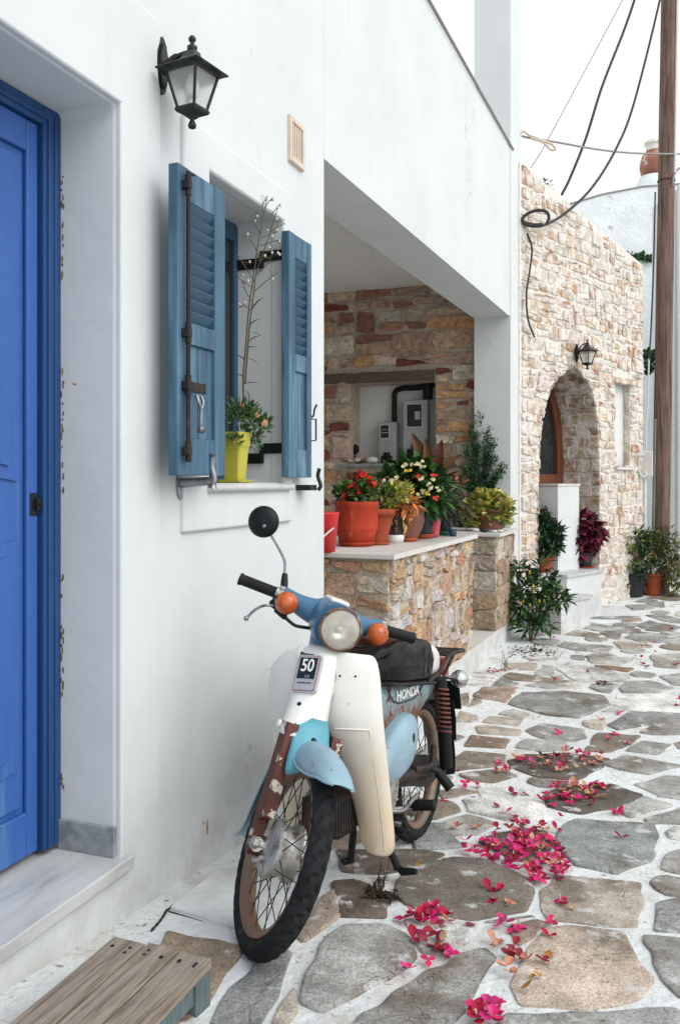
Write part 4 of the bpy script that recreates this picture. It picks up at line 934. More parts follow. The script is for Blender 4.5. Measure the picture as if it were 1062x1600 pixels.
tr_.prism([(a0_, zl-.029), (e0-.021, zl-.029), (e0-.021, zl), (a0_, zl)], frameF, -.44, .12)
tr_.prism([(a0_, zs2-.029), (e0+.12, zs2-.029), (e0+.12, zs2), (a0_, zs2)], frameF, .304, .52)
tr_.prism([(a0_, zs2-.029), (e0-.006, zs2-.029), (e0-.006, zs2), (a0_, zs2)], frameF, .124, .3035)
tr_.build('treads', M['marble'], eo, bevel=.003)
pw_ = MB(); zt_ = onF(880, 756, .08)[1]
q0, q1 = bx(pw_, 871, 904, zl-.05, zt_-.02, -.17, .09)
pw_.build('newel_block', M['plaster'], shs, bevel=.012)
pw_ = MB(); pw_.prism([(q0-.012, zt_-.0195), (q1+.012, zt_-.0195), (q1+.012, zt_), (q0-.012, zt_)], frameF, -.18, .10); pw_.build('newel_cap', M['slab'], shs, bevel=.003)
# ---------------------------------------------------------------- houses beyond
TB = 14.5
bh = thing('background_house', 'old whitewashed house gable behind the wooden pole with a clay pot chimney', 'house', at(960, 850, TB))
p = [at(880, 322, TB), at(940, 304, TB), at(1003, 292, TB), at(1075, 287, TB)]
lowz = -.3
m = MB()
front = [(q[0], q[1]) for q in p]; dv = FWD*5
vs = []
for q in p: vs += [(q[0], q[1], lowz), tuple(q)]
for q in p: vs += [(q[0]+dv[0], q[1]+dv[1], lowz), (q[0]+dv[0], q[1]+dv[1], q[2])]
fs = []
for i in range(3): fs += [(2*i, 2*i+2, 2*i+3, 2*i+1), (8+2*i, 8+2*i+1, 8+2*i+3, 8+2*i+2), (2*i+1, 2*i+3, 8+2*i+3, 8+2*i+1)]
fs += [(0, 1, 9, 8), (6, 14, 15, 7)]
m.add(vs, fs); m.build('wall', M['plaster_far'], bh, bevel=.03, seg=3)
m = MB(); m.tube([q + np.array([0, 0, .004]) - FWD*.01 for q in p], .014, 6); m.build('parapet_edge', M['cable_grey'], bh)
k = TB/F; c = at(1021, 292, TB+.35)
m = MB(); m.lathe([(.30, -.15), (.30, .02), (.26, .10), (.235, .16)], c, seg=20); ch0 = m.build('chimney_base', M['plaster_far'], bh)
m = MB(); m.lathe([(.18, .14), (.215, .22), (.232, .32), (.228, .42), (.195, .52), (.14, .58), (.11, .60)], c, seg=24); m.build('chimney_pot', M['chimney_clay'], bh)
m = MB(); m.lathe([(.13, .60), (.13, .70), (.16, .71), (.16, .75), (.0, .75)], c, seg=12, smooth=False); m.build('chimney_cap', M['mortar_pale'], bh)
TRW = 12.2
rw = thing('white_wall_house', 'plain white house front at the right edge behind the wooden pole', 'house', at(1055, 850, TRW))
m = MB(); x0 = at(1049, 300, TRW); x1 = x0 + RGT*4; d2 = FWD*.8
z1 = at(1049, 296, TRW)[2]
q = [x0, x1, x1+d2, x0+d2]
m.add([(a[0], a[1], -.3) for a in q]+[(a[0], a[1], z1) for a in q], [(0,3,2,1), (4,5,6,7), (0,1,5,4), (1,2,6,5), (2,3,7,6), (3,0,4,7)]); m.build('wall', M['plaster'], rw, bevel=.03, seg=3)
m = MB(); q = x0+RGT*.09-FWD*.03; m.tube([(q[0], q[1], -.2), (q[0], q[1], z1+.05)], .035, 10); m.build('downpipe', M['plaster'], rw)
# small filler wall closing the alley between the stone house and the pole
# ---------------------------------------------------------------- wooden pole with its box and pipes
bp = at(1030, 930, 10.9); tp = at(1046.5, -120, 10.9)
po = thing('utility_pole', 'tall weathered brown wooden pole rising out of the bushes', 'pole', (bp[0], bp[1], gz(bp[1])))
m = MB(); n = 14
m.tube([lerp(bp, tp, i/n) - np.array([0, 0, .3*(i == 0)]) for i in range(n+1)], [lerp(.108, .094, i/n)*(1+.015*math.sin(i*2.1)) for i in range(n+1)], 18); m.build('shaft', M['wood_pole'], po)
m = MB(); side = RGT*.075-FWD*.075
z = lambda y, s=side: at(lerp(1046.5, 1030, (y+120)/1050), y, 10.9)+s
m.tube([z(-120), z(100), z(275)], .018, 8); m.build('conduit', M['pipe_white'], po)
sl_ = -RGT*.10-FWD*.04
m = MB(); m.tube([z(655, sl_), z(780, sl_), z(900, sl_)], .014, 8); m.build('earth_rod', M['cable_grey'], po)
m = MB()
for k in range(40):
    a_ = k/39*2*math.pi; c = lerp(bp, tp, (930-283)/1050); m.v.append(tuple(c+(RGT*math.cos(a_)+FWD*math.sin(a_))*.105)); 
pts = m.v; m.v = []; m.tube(pts+[pts[0]], .006, 6); m.build('steel_band', M['iron'], po)
jb = thing('junction_box', 'grey electrical junction box with a white cable loop at the stone corner', 'box', at(1008, 745, 10.75))
m = MB(); c = at(1009, 725, 10.72); e = (.075, .05, .155)
m.box((c[0]-e[0], c[1]-e[1], c[2]-e[2]), (c[0]+e[0], c[1]+e[1], c[2]+e[2])); m.build('case', M['pipe_white'], jb, bevel=.012, seg=3)
m = MB(); T_ = 10.62
m.tube(curve([at(1006, 706, T_), at(1000, 710, T_), at(997, 722, T_), at(998, 738, T_), at(1004, 745, T_), at(1008, 742, T_), at(1006, 736, T_)]), .013, 8); m.tube([at(995, 711, T_), at(1006, 711, T_)], .02, 8); m.build('cable_loop', M['pipe_white'], jb)
m = MB(); m.tube(curve([at(1013, 560, 10.8), at(1011, 630, 10.8), at(1008, 665, 10.8), at(1009, 707, 10.75)]), .010, 6); m.tube([at(1006, 748, 10.75), at(1006, 850, 10.75)], .028, 8); m.build('pipe', M['pipe_white'], jb)
# ---------------------------------------------------------------- overhead cables
def cable(label, pts, r, m_='cable', n=10):
    c = MB(); c.tube(curve(pts, n), r, 6); return tag(c.build('overhead_cable', M[m_]), label, 'cable', 'cables strung over the lane')
cable('grey rope with a knotted loop stretched from the porch corner to the pole', [frameP(A_C1, onP(812, 211)[1], .01), at(830, 216, 8.8), at(868, 222, 9.0), at(930, 233, 9.6), at(985, 239, 10.3), at(1045, 240.5, 10.75), at(1090, 240, 11.2)], .011, 'cable_grey')
c = MB(); T_ = 8.75
c.tube(curve([at(812, 210, T_), at(817, 205, T_), at(826, 211, T_), at(836, 215, T_), at(850, 221, T_), at(862, 226, T_), at(867, 233, T_), at(860, 234, T_), at(853, 227, T_), at(845, 221, T_), at(828, 216, T_)]), .012, 6)
tag(c.build('rope_end', M['vent']), 'tan rope end tied in a loop at the porch corner', 'rope')
cable('black cable dropping in a long curve to a coil on the porch corner', [frameP(A_C1-.05, onP(813, 348)[1], .02), at(832, 353, 8.7), at(852, 351, 8.8), at(885, 331, 9.2), at(925, 292, 9.6), at(962, 232, 10.0), at(990, 160, 10.3), at(1030, 0, 10.6), at(1048, -100, 10.7)], .014)
c = MB(); T_ = 8.66
c.tube(curve([at(853, 350, T_), at(857, 340, T_), at(853, 331, T_), at(840, 328.5, T_), at(825, 333, T_), at(816, 342, T_), at(820, 350, T_), at(834, 353.5, T_), at(848, 352, T_)]), .016, 6)
c.tube(curve([at(817, 346, T_), at(824, 349, T_), at(836, 351, T_), at(846, 350, T_)]), .014, 6)
tag(c.build('cable_coil', M['cable']), 'black coil of spare cable on the porch corner', 'cable')
cable('black cable running steeply down to the stone house roof edge', [at(877, 304, 9.9), at(890, 278, 10), at(915, 215, 10.1), at(940, 135, 10.3), at(975, 45, 10.5), at(995, -15, 10.6), at(1020, -100, 10.7)], .017)
cable('thin cable crossing the sky down to the stone house', [at(829, 262, 9.2), at(850, 228, 9.4), at(900, 135, 9.9), at(974, -4, 10.5), at(1030, -110, 10.8)], .006, 'cable_grey')
cable('black cable hanging down the stone house beside the white strip', [frameF(onF(813, 366)[0]+.02, onF(813, 366)[1], .06), frameF(*onF(822, 390), .06), frameF(*onF(820, 425), .05), frameF(*onF(815, 460), .05), frameF(*onF(816, 500), .06), frameF(*onF(826, 528), .06)], .010)
cable('dark cable running straight down beside the wooden pole', [at(1023, 300, 10.8), at(1020, 420, 10.8), at(1016, 520, 10.8), at(1013, 562, 10.8)], .010)
cable('grey service cable leaving the pole to the right', [at(1050, 290, 10.8), at(1053, 272, 10.8), at(1063, 262, 11), at(1090, 255, 11.4)], .016, 'cable_grey')
# ---------------------------------------------------------------- wall lanterns
def lantern(name, label, wallpt, out, along, s, group, curl=False):
    # wallpt: centre of the back plate on the wall; out / along: unit vectors; s: height of the lantern body scale
    t = thing(name, label, 'wall lamp', wallpt, group); W = np.array(wallpt, float); o = np.array(out); a = np.array(along)
    def P(x, y, z): return W + a*x*s + o*y*s + np.array([0, 0, z*s])      # x along wall, y out, z up (unit: body about 1 high)
    m = MB()
    sh = [(0, .52), (.07, .46), (.10, .36), (.16, .22), (.17, 0), (.14, -.2), (.10, -.36), (.05, -.44), (0, -.46)]
    sh = sh + [(-x, z) for x, z in sh[-2:0:-1]]
    m.prism(sh, lambda x, z, d: P(x, d, z), .0, .06); m.prism([(x*.7, z*.8) for x, z in sh], lambda x, z, d: P(x, d, z), .0605, .10)
    m.build('back_plate', M['iron'], t, bevel=.004*s/.26)
    HZ = 0.0 if curl else -.25
    D = .62                                              # how far the lantern hangs out
    m = MB()
    if curl: m.tube(curve([P(0, .08, -.05), P(0, .16, .20), P(0, .32, .42), P(0, .50, .47), P(0, D, .46)]), .034*s, 8); m.tube(curve([P(0, .08, -.1), P(0, .16, -.22), P(0, .24, -.24), P(0, .27, -.15), P(0, .20, -.10)]), .022*s, 6)
    else: m.tube(curve([P(0, .06, -.10), P(0, .16, .04), P(0, .36, .14), P(0, D, .42+HZ)]), [.075*s]*6+[.062*s]*6+[.042*s]*7, 10)
    m.lathe([(r*s, z*s) for r, z in ((.0, .40), (.075, .40), (.085, .46), (.085, .50), (.055, .52), (.03, .55), (.035, .57), (.062, .60), (.062, .64), (.03, .68), (0, .69))], P(0, D, HZ), seg=16)
    m.build('arm', M['iron'], t)
    ca = math.cos(R(45)); 
    def Q(x, y, z, k=R(8)): return P(x*math.cos(k)-y*math.sin(k), D+x*math.sin(k)+y*math.cos(k), z+HZ)
    def sq(r, z): return [Q(x*r, y*r, z) for x, y in ((-1, -1), (1, -1), (1, 1), (-1, 1))]
    m = MB(); m.loft([sq(.095, .41), sq(.115, .34), sq(.16, .26), sq(.25, .18), sq(.43, .10), sq(.44, .075), sq(.36, .06), sq(.33, .03)], smooth=False)
    m.build('roof', M['iron'], t, bevel=.003*s/.26)
    zt_, zb_ = .05, -.56; rt, rb = .305, .165
    m = MB()
    for x, y in ((-1, -1), (1, -1), (1, 1), (-1, 1)): m.tube([Q(x*rt, y*rt, zt_), Q(x*rb, y*rb, zb_)], .026*s, 6)
    m.loft([sq(rb+.03, zb_+.03), sq(rb+.045, zb_-.01), sq(rb+.02, zb_-.05), sq(.08, zb_-.10), sq(.05, zb_-.14)], smooth=False)
    m.lathe([(.05*s, (zb_-.13)*s), (.035*s, (zb_-.17)*s), (.06*s, (zb_-.21)*s), (.072*s, (zb_-.25)*s), (.06*s, (zb_-.29)*s), (.001, (zb_-.315)*s)], P(0, D, HZ), seg=14)
    m.build('cage', M['iron'], t)
    m = MB(); m.loft([sq(rt-.02, zt_), sq(rb-.012, zb_+.03)], smooth=False, cap=False); m.build('glass', M['glass'], t)
    m = MB(); m.lathe([(r*s, z*s) for r, z in ((.05, .05), (.055, -.05), (.10, -.12), (.10, -.30), (.05, -.36), (0, -.37))], P(0, D, HZ), seg=14); m.build('bulb', M['bulb'], t)
    return t
wp = onX(250, 106, .0); lantern('wall_lantern', 'black iron wall lantern above the blue left shutter', wp+np.array([.0, -.0, 0]), (1, 0, 0), (0, 1, 0), .190, 'black wall lanterns')
f_ = onF(897, 553); lantern('wall_lantern', 'small black wall lantern with curled arm over the stone arch', frameF(f_[0], f_[1], .02), FN, FDIR, .205, 'black wall lanterns', True)
# ---------------------------------------------------------------- meters in the niche
def meter(label, x0, x1, y0, y1, Y, big):
    p0, p1 = onY(x0, y1, Y), onY(x1, y0, Y); X0, X1, Z0, Z1 = p0[0], p1[0], p0[2], p1[2]; d = .13
    t = thing('electricity_meter', label, 'meter', ((X0+X1)/2, Y, Z0), 'meters in the niche')
    m = MB(); m.box((X0, Y, Z0), (X1, Y+d, Z1)); m.box(((X0+X1)/2-.03, Y+.02, Z1), ((X0+X1)/2+.03, Y+.06, Z1+.02)); m.build('case', M['meter'], t, bevel=.012, seg=3)
    w_, h_ = X1-X0, Z1-Z0; m = MB(); a, b = (.18, .78) if big else (.14, .60)
    m.box((X0+w_*a-.01, Y-.004, Z0+h_*(.54 if big else .60)-.01), (X0+w_*b+.01, Y-.001, Z0+h_*.92+.01)); m.build('window_rim', M['pipe_white'], t, bevel=.002)
    m = MB(); m.box((X0+w_*a, Y-.007, Z0+h_*(.54 if big else .60)), (X0+w_*b, Y-.0045, Z0+h_*.92)); m.build('display', M['glass_dark'], t)
    m = MB()
    if big: m.box((X0+w_*.50, Y-.010, Z0+h_*.66), (X0+w_*.72, Y-.0075, Z0+h_*.80)); m.build('dial', M['meter'], t)
    else:
        m.box((X0+w_*.2, Y-.010, Z0+h_*.72), (X0+w_*.55, Y-.0075, Z0+h_*.745)); m.box((X0+w_*.2, Y-.010, Z0+h_*.80), (X0+w_*.55, Y-.0075, Z0+h_*.815)); m.box((X0+w_*.25, Y-.004, Z0+h_*.50), (X0+w_*.50, Y-.001, Z0+h_*.545)); m.build('counter', M['meter'], t)
    m = MB(); m.box((X0+w_*.18, Y-.02, Z0-.02), (X0+w_*.80, Y+.05, Z0+h_*.16)); m.tube([((X0+X1)/2, Y-.005, Z0+h_*.12), ((X0+X1)/2, Y-.005, Z0+h_*.24)], .035, 8); m.build('terminal_cover', M['black'], t, bevel=.008)
meter('small pale electricity meter low on the niche shelf', 591, 618, 659, 722, YB+.15, False)
meter('tall grey electricity meter under the bent black pipe', 629, 667, 624, 716, YB+.14, True)
T0 = YB+.24
m = MB(); m.tube(curve([onY(616, 720, T0), onY(616, 670, T0), onY(616, 630, T0), onY(617, 613, T0), onY(628, 607, T0), onY(650, 606, T0), onY(668, 602, T0), onY(680, 600, T0)]), .028, 10); m.tube([onY(668, 602, T0-.04), onY(668, 624, T0-.04)], .05, 10)
tag(m.build('black_pipe', M['black']), 'bent black pipe above the meters in the niche', 'pipe')
rg = random.Random(3); m = MB()
zsh = NZ0+.009
for i in range(26):
    x = rg.uniform(onY(535, 720, YB)[0], onY(575, 720, YB)[0]); y = YB+rg.uniform(-.05, .12); r = rg.uniform(.016, .04)
    c_ = rg.choice([(.50,.40,.34), (.34,.25,.20), (.62,.56,.50), (.40,.22,.17), (.22,.18,.16)])
    m.lathe([(.003, -r), (r*.55, -r*.5), (r*.7, 0), (r*.5, r*.6), (.003, r*1.2)], (x, y, zsh+r*.55+rg.uniform(0, .03)), axis='x', seg=8, col=c_)
tag(m.build('shell_heap', M['shell']), 'little heap of striped seashells on the niche shelf', 'shells', kind='stuff')
m = MB(); p = onY(581, 718, YB-.02); m.ball((p[0], p[1], zsh+.035), (.065, .04, .035), 12, 8); tag(m.build('pebble', M['slab']), 'pale oval pebble beside the seashells on the niche shelf', 'pebble')
t = thing('ornament', 'dark round ornament on a stem behind the seashells', 'ornament', onY(554, 722, YB+.12)); p = onY(554, 702, YB+.12); m = MB(); m.ball(p, (.05, .03, .055), 12, 8); m.build('disc', M['black'], t); m = MB(); m.tube([(p[0], p[1], zsh), p], .008, 6); m.lathe([(.05, 0), (.03, .02), (.008, .05)], (p[0], p[1], zsh), seg=10); m.build('stand', M['black'], t)
# ---------------------------------------------------------------- wooden step below the door
zst = .238
P = [onZ(184, 1459, zst), onZ(328, 1502, zst)]
sx0, sx1, sy1 = P[0][0], P[1][0], (P[0][1]+P[1][1])/2
ws = thing('wooden_step', 'weathered grey plank step on bluish legs below the blue door', 'step', ((sx0+sx1)/2, sy1-.4, gz(sy1-.4)))
for i in range(3):
    a, b = lerp(sx0, sx1, i/3)+(.0025 if i else 0), lerp(sx0, sx1, (i+1)/3)-.0025; m = MB(); dy = (0, .006, -.004)[i]
    n = 12; m.loft([[(a, y, zst-.026), (b, y, zst-.026), (b, y, zst+.0012*math.sin(y*9+i)), (a, y, zst+.0012*math.sin(y*7+2*i))] for y in np.linspace(sy1-1.0, sy1+dy, n)], smooth=False)
    pl = m.build('plank', M['wood_grey'], ws, bevel=.003)
    m = MB()
    for yy in (sy1-.035, sy1-.045, sy1-.45):
        for xx in (lerp(a, b, .25), lerp(a, b, .75)): m.lathe([(.0045, 0), (.0045, .0022), (.001, .0022)], (xx, yy+rg.uniform(-.01, .01), zst-.0005), seg=7)
    m.build('nail', M['iron_rust'], pl)
for y in (sy1-.030, sy1-.88):
    for x in (sx0+.03, sx1-.035):
        m = MB(); m.box((x-.014, y-.045, gz(y)-.03), (x+.032, y+.024, zst-.0265)); m.build('leg', M['wood_leg'], ws, bevel=.003)
m = MB(); m.box((sx1-.052, sy1-.96, zst-.075), (sx1-.008, sy1-.078, zst-.0266)); m.build('rail', M['wood_leg'], ws, bevel=.003)
# ---------------------------------------------------------------- plants
GREENS = [(.040,.115,.028), (.060,.155,.030), (.028,.080,.024), (.095,.20,.04)]
DARKG = [(.022,.055,.03), (.03,.075,.035), (.018,.045,.025), (.045,.10,.04)]
YELG = [(.46,.43,.06), (.54,.48,.13), (.30,.35,.06), (.62,.54,.22), (.15,.23,.05)]
def cloud(mb, c, r, n, ln, wd, cols, rg, up=.3, droop=.25, shell=.35, keep=None, fold=.25):
    k = 0
    while k < n:
        v = np.array([rg.gauss(0, 1) for _ in range(3)]); v /= np.linalg.norm(v); q = rg.random()**shell
        p = np.array(c)+v*q*np.array(r)
        if keep and not keep(p): k += .2; continue
        d = v*.8+np.array([rg.uniform(-.6, .6), rg.uniform(-.6, .6), rg.uniform(-.4, .6)+up])
        nn = np.array([rg.uniform(-.5, .5), rg.uniform(-.5, .5), 1]); s = rg.uniform(.65, 1.25); c0 = rg.choice(cols); f = rg.uniform(.75, 1.25)
        mb.leaf(p, d, nn, ln*s, wd*s, tuple(min(.85, x*f) for x in c0), droop, fold); k += 1
def stems(mb, base, tips, r, rg):
    for t in tips:
        b = np.array(base, float)+np.array([rg.uniform(-1, 1), rg.uniform(-1, 1), 0])*r*3; t = np.array(t, float)
        mb.tube(curve([b, lerp(b, t, .5)+np.array([rg.uniform(-.03, .03), rg.uniform(-.03, .03), .03]), t], 4), [r]*5+[r*.7]*4, 5)
def flower(mb, c, r, n, col, ctr, rg, face=(0, 0, 1)):
    f = Vector(face).normalized(); u = f.orthogonal().normalized(); w = f.cross(u); a0 = rg.uniform(0, 6)
    for i in range(n):
        a = a0+2*math.pi*i/n; d = u*math.cos(a)+w*math.sin(a)+f*.25; mb.leaf(c, d, f, r, r*.95, tuple(x*rg.uniform(.85, 1.1) for x in col), .2, .2)
    if ctr: mb.ball(tuple(np.array(c)+np.array(f)*r*.2), r*.22, 6, 4, ctr)
def pot(parent, c, rt, rb, h, m_, rim=.02, ribs=0, seg=28, bulge=0, name='pot'):
    m = MB(); pr = [(0, 0), (rb, 0)]
    for i in range(1, 9): t = i/8; pr.append((lerp(rb, rt, t)+bulge*math.sin(math.pi*t), (h-rim*1.6)*t))
    pr += [(rt+rim*.5, h-rim*1.5), (rt+rim*.55, h-rim*.2), (rt+rim*.4, h), (rt-.012, h), (rt-.015, h-.03), (0, h-.035)]
    if ribs: pr = [(r+(.0025*math.sin(i*2.2) if 2 < i < 10 else 0), z) for i, (r, z) in enumerate(pr)]
    m.lathe(pr, c, seg=seg); o = m.build(name, M[m_], parent)
    m = MB(); m.lathe([(0, h-.022), (rt*.6, h-.016), (rt-.014, h-.024)], c, seg=16); m.build('soil', M['soil'], parent); return o
def saucer(parent, c, r, m_, h=.022):
    m = MB(); m.lathe([(0, .001), (r*.86, .001), (r, h), (r-.006, h), (r*.84, .007), (0, .007)], c, seg=28); m.build('saucer', M[m_], parent)
rg = random.Random(77)
def onS(px, py, z=None): return onZ(px, py, ZT if z is None else z)
def T(p): return float((np.array(p)-CAM)@FWD)
GP = 'potted plants in a row on the low wall'
# red bucket at the house corner
b = onS(500, 862); k = T(b)/F
t = thing('red_bucket', 'shiny red plastic bucket with a pale handle half hidden by the house corner', 'bucket', b)
m = MB(); hb = 62*k; m.lathe([(0, 0), (.088, 0), (.110, hb*.95), (.115, hb), (.106, hb), (.083, .01), (0, .01)], b, seg=28); m.build('bucket', M['red_plastic'], t)
m = MB(); c = b+np.array([.02, -.135, hb*.2]); m.tube(curve([b+np.array([-.12, -.06, hb*.6]), c+np.array([-.03, 0, 0]), b+np.array([.105, -.055, hb*.62])]), .006, 6); m.build('handle', M['white_plastic'], t)
# big red clay pot with geranium
b = onS(557, 853); k = T(b)/F; hh_ = 70*k; rt = 33*k
t = thing('potted_plant', 'largest red clay pot, planted with a red geranium', 'potted plant', b, GP)
m = MB(); rb = 27.5*k
m.lathe([(0, .012), (rb, .012), (rb*1.08, hh_*.28), (rt*.985, hh_*.36), (rt*1.0, hh_*.40), (rt*.985, hh_*.44), (rt*1.01, hh_*.86), (rt*1.035, hh_*.88), (rt*1.06, hh_*.985), (rt*1.03, hh_), (rt*.95, hh_), (rt*.93, hh_*.9), (0, hh_*.88)], b, seg=40); m.build('pot', M['terra_red'], t)
saucer(t, b, 29.5*k, 'terra_red', .030)
m = MB(); m.lathe([(0, hh_*.93), (rt*.92, hh_*.905)], b, seg=20); m.build('soil', M['soil'], t)
top = b+np.array([0, 0, hh_])
m = MB(); cloud(m, top+np.array([-.03, 0, .045]), (.11, .10, .06), 190, .05, .045, GREENS, rg, up=.4); cloud(m, top+np.array([.07, .0, .08]), (.07, .07, .07), 150, .035, .028, [(.09,.17,.04), (.13,.21,.05), (.06,.12,.035)], rg, up=.6)
stems(m, top, [at(x, y, T(b)) for x, y in ((562, 742), (547, 763), (578, 752), (541, 776))], .004, rg); m.build('foliage', M['leaf'], t)
m = MB()
for x, y, n in ((565, 741, 9), (568, 745, 6), (545, 763, 7), (556, 766, 9), (549, 770, 6), (579, 750, 6), (579, 756, 6), (535, 778, 4), (553, 760, 6)):
    for _ in range(n): flower(m, at(x+rg.uniform(-6, 6), y+rg.uniform(-5, 5), T(b)+rg.uniform(-.10, .0)), .019, 5, (.62, .03, .02), None, rg, (rg.uniform(-1, 1), -1, rg.uniform(0, 1.4)))
m.build('flowers', M['petal'], t)
# terracotta pot, yellow-green shrub
b = onS(589, 851); k = T(b)/F
t = thing('potted_plant', 'slim terracotta pot with bright yellow-green shrub beside the largest red pot', 'potted plant', b, GP)
hh_ = 55*k; pot(t, b+np.array([0, 0, .006]), 25*k, 15*k, hh_, 'terra', .028); saucer(t, b, 21*k, 'terra')
m = MB()
for (x, y, r, n, cs) in ((596, 778, .09, 150, [(.10,.19,.04), (.16,.25,.05), (.07,.14,.04)]), (618, 772, .085, 150, YELG), (628, 765, .05, 60, YELG), (606, 790, .07, 90, YELG)): cloud(m, at(x, y, T(b)), (r, r, r*.75), n, .042, .026, cs, rg, up=.5)
stems(m, b+np.array([0, 0, hh_]), [at(x, y, T(b)) for x, y in ((600, 775), (618, 772))], .005, rg); m.build('foliage', M['leaf'], t)
# small black pot on white dish with croton
b = onS(617, 848); k = T(b)/F
t = thing('potted_plant', 'small black pot on a white dish with coppery orange leaves', 'potted plant', b, GP)
pot(t, b+np.array([0, 0, .045]), 15*k, 12*k, 32*k, 'pot_black', .012); m = MB(); m.lathe([(0, .001), (12.5*k, .001), (15.5*k, .055), (14.6*k, .055), (11.5*k, .01), (0, .01)], b, seg=28); m.build('dish', M['white_plastic'], t)
m = MB(); CR = [(.66,.22,.07), (.72,.34,.11), (.58,.16,.06), (.70,.46,.17), (.48,.13,.07)]
for x, y in ((622, 806), (630, 797), (636, 790), (640, 785), (616, 800), (628, 812)): cloud(m, at(x, y, T(b)), (.06, .06, .05), 34, .075, .024, CR, rg, up=.1, droop=.5)
m.build('foliage', M['leaf'], t)
# brown ribbed pot, euphorbia with white flowers
b = onS(636, 846); k = T(b)/F
t = thing('potted_plant', 'round ribbed brown pot with a big dark green plant dotted with creamy flowers', 'potted plant', b, GP)
pot(t, b+np.array([0, 0, .02]), 27*k, 15*k, 50*k, 'terra_brown', .02, ribs=1, bulge=.018); saucer(t, b, 17*k, 'terra', .03)
m = MB()
for x, y, r, n in ((640, 745, .13, 190), (620, 752, .11, 130), (665, 755, .13, 170), (648, 770, .13, 150), (672, 775, .12, 130), (655, 735, .08, 90)): cloud(m, at(x, y, T(b)+.05), (r, r*.8, r*.75), n, .095, .042, GREENS[:3]+[(.035,.10,.04)], rg, up=.25, droop=.4)
stems(m, b+np.array([0, 0, 48*k]), [at(x, y, T(b)+.05) for x, y in ((640, 745), (620, 752), (665, 755), (672, 775))], .006, rg); m.build('foliage', M['leaf'], t)
m = MB()
for x, y in ((630, 727), (634, 724), (645, 726), (650, 724), (658, 722), (660, 730), (600, 751), (610, 749), (616, 752), (626, 757), (620, 746), (642, 761), (658, 750), (670, 757), (676, 751), (672, 762), (683, 763), (660, 768), (655, 774), (653, 779), (643, 781), (660, 747), (687, 766)):
    for _ in range(3): flower(m, at(x+rg.uniform(-3, 3), y+rg.uniform(-2.5, 2.5), T(b)-.15+rg.uniform(-.03, .05)), .0125, 5, (.72, .66, .40), (.5, .45, .12), rg, (rg.uniform(-.6, .8), -1, rg.uniform(.2, 1.2)))
for x, y, c_ in ((612, 762, (.62,.05,.02)), (628, 772, (.66,.40,.04)), (650, 742, (.60,.05,.04)), (668, 770, (.64,.42,.05)), (637, 738, (.66,.45,.06)), (678, 744, (.60,.04,.03)), (645, 768, (.66,.42,.06)), (682, 778, (.58,.05,.04))):
    for _ in range(4): flower(m, at(x+rg.uniform(-5, 5), y+rg.uniform(-4, 4), T(b)-.15+rg.uniform(-.03, .05)), .012, 5, c_, None, rg, (rg.uniform(-.6, .8), -1, rg.uniform(.2, 1.2)))
m.build('flowers', M['petal'], t)
# tall black pot on brown saucer, pink pot, dark pot
b = onS(659, 841); k = T(b)/F
t = thing('potted_plant', 'tall black pot on a brown saucer with drooping dark leaves, next to the pink pot', 'potted plant', b, GP)
pot(t, b+np.array([0, 0, .015]), 19*k, 15*k, 50*k, 'pot_black', .01); saucer(t, b, 20*k, 'terra', .035)
m = MB(); cloud(m, at(664, 790, T(b)), (.12, .1, .06), 110, .10, .034, DARKG+[(.22,.06,.05)], rg, up=.2, droop=.7); m.build('foliage', M['leaf'], t)
b = onS(676, 840); k = T(b)/F
t = thing('potted_plant', 'bright pink pot with dark trailing leaves between two black pots', 'potted plant', b, GP)
pot(t, b+np.array([0, 0, .006]), 14*k, 9*k, 40*k, 'pot_pink', .012)
m = MB(); cloud(m, at(682, 785, T(b)), (.11, .09, .07), 100, .11, .03, DARKG+[(.10,.04,.035)], rg, up=.4, droop=.7); m.build('foliage', M['leaf'], t)
b = onS(692, 836); k = T(b)/F
t = thing('potted_plant', 'dark pot on a green saucer with large upright bronze canna leaves', 'potted plant', b, GP)
pot(t, b+np.array([0, 0, .012]), 16*k, 13*k, 46*k, 'pot_black', .012); saucer(t, b, 16.5*k, 'green_plastic', .034)
m = MB(); BRZ = [(.085,.022,.014), (.11,.045,.018), (.060,.016,.012)]
root = b+np.array([0, 0, 44*k]); tb = T(b)-.10
def blade(x0, y0, x1, y1, wpx, col, dt=0, bow=0):
    p0, p1 = at(x0, y0, tb), at(x1, y1, tb+dt); n_ = 9; w_ = wpx*k; ax = p1-p0; sd = np.cross(ax, FWD); sd = sd/np.linalg.norm(sd); rows = []
    for i in range(n_+1):
        t_ = i/n_; c = lerp(p0, p1, t_)+sd*bow*k*math.sin(math.pi*t_)-FWD*.06*math.sin(math.pi*t_)-np.array([0, 0, .04*t_*t_])
        w2 = w_*(math.sin(math.pi*min(1, .08+.92*t_)**.8)**.8)*.5+.001
        rows.append([c-sd*w2-FWD*.012, c+FWD*.008, c+sd*w2-FWD*.012])
    m.loft(rows, col, True, False, False)
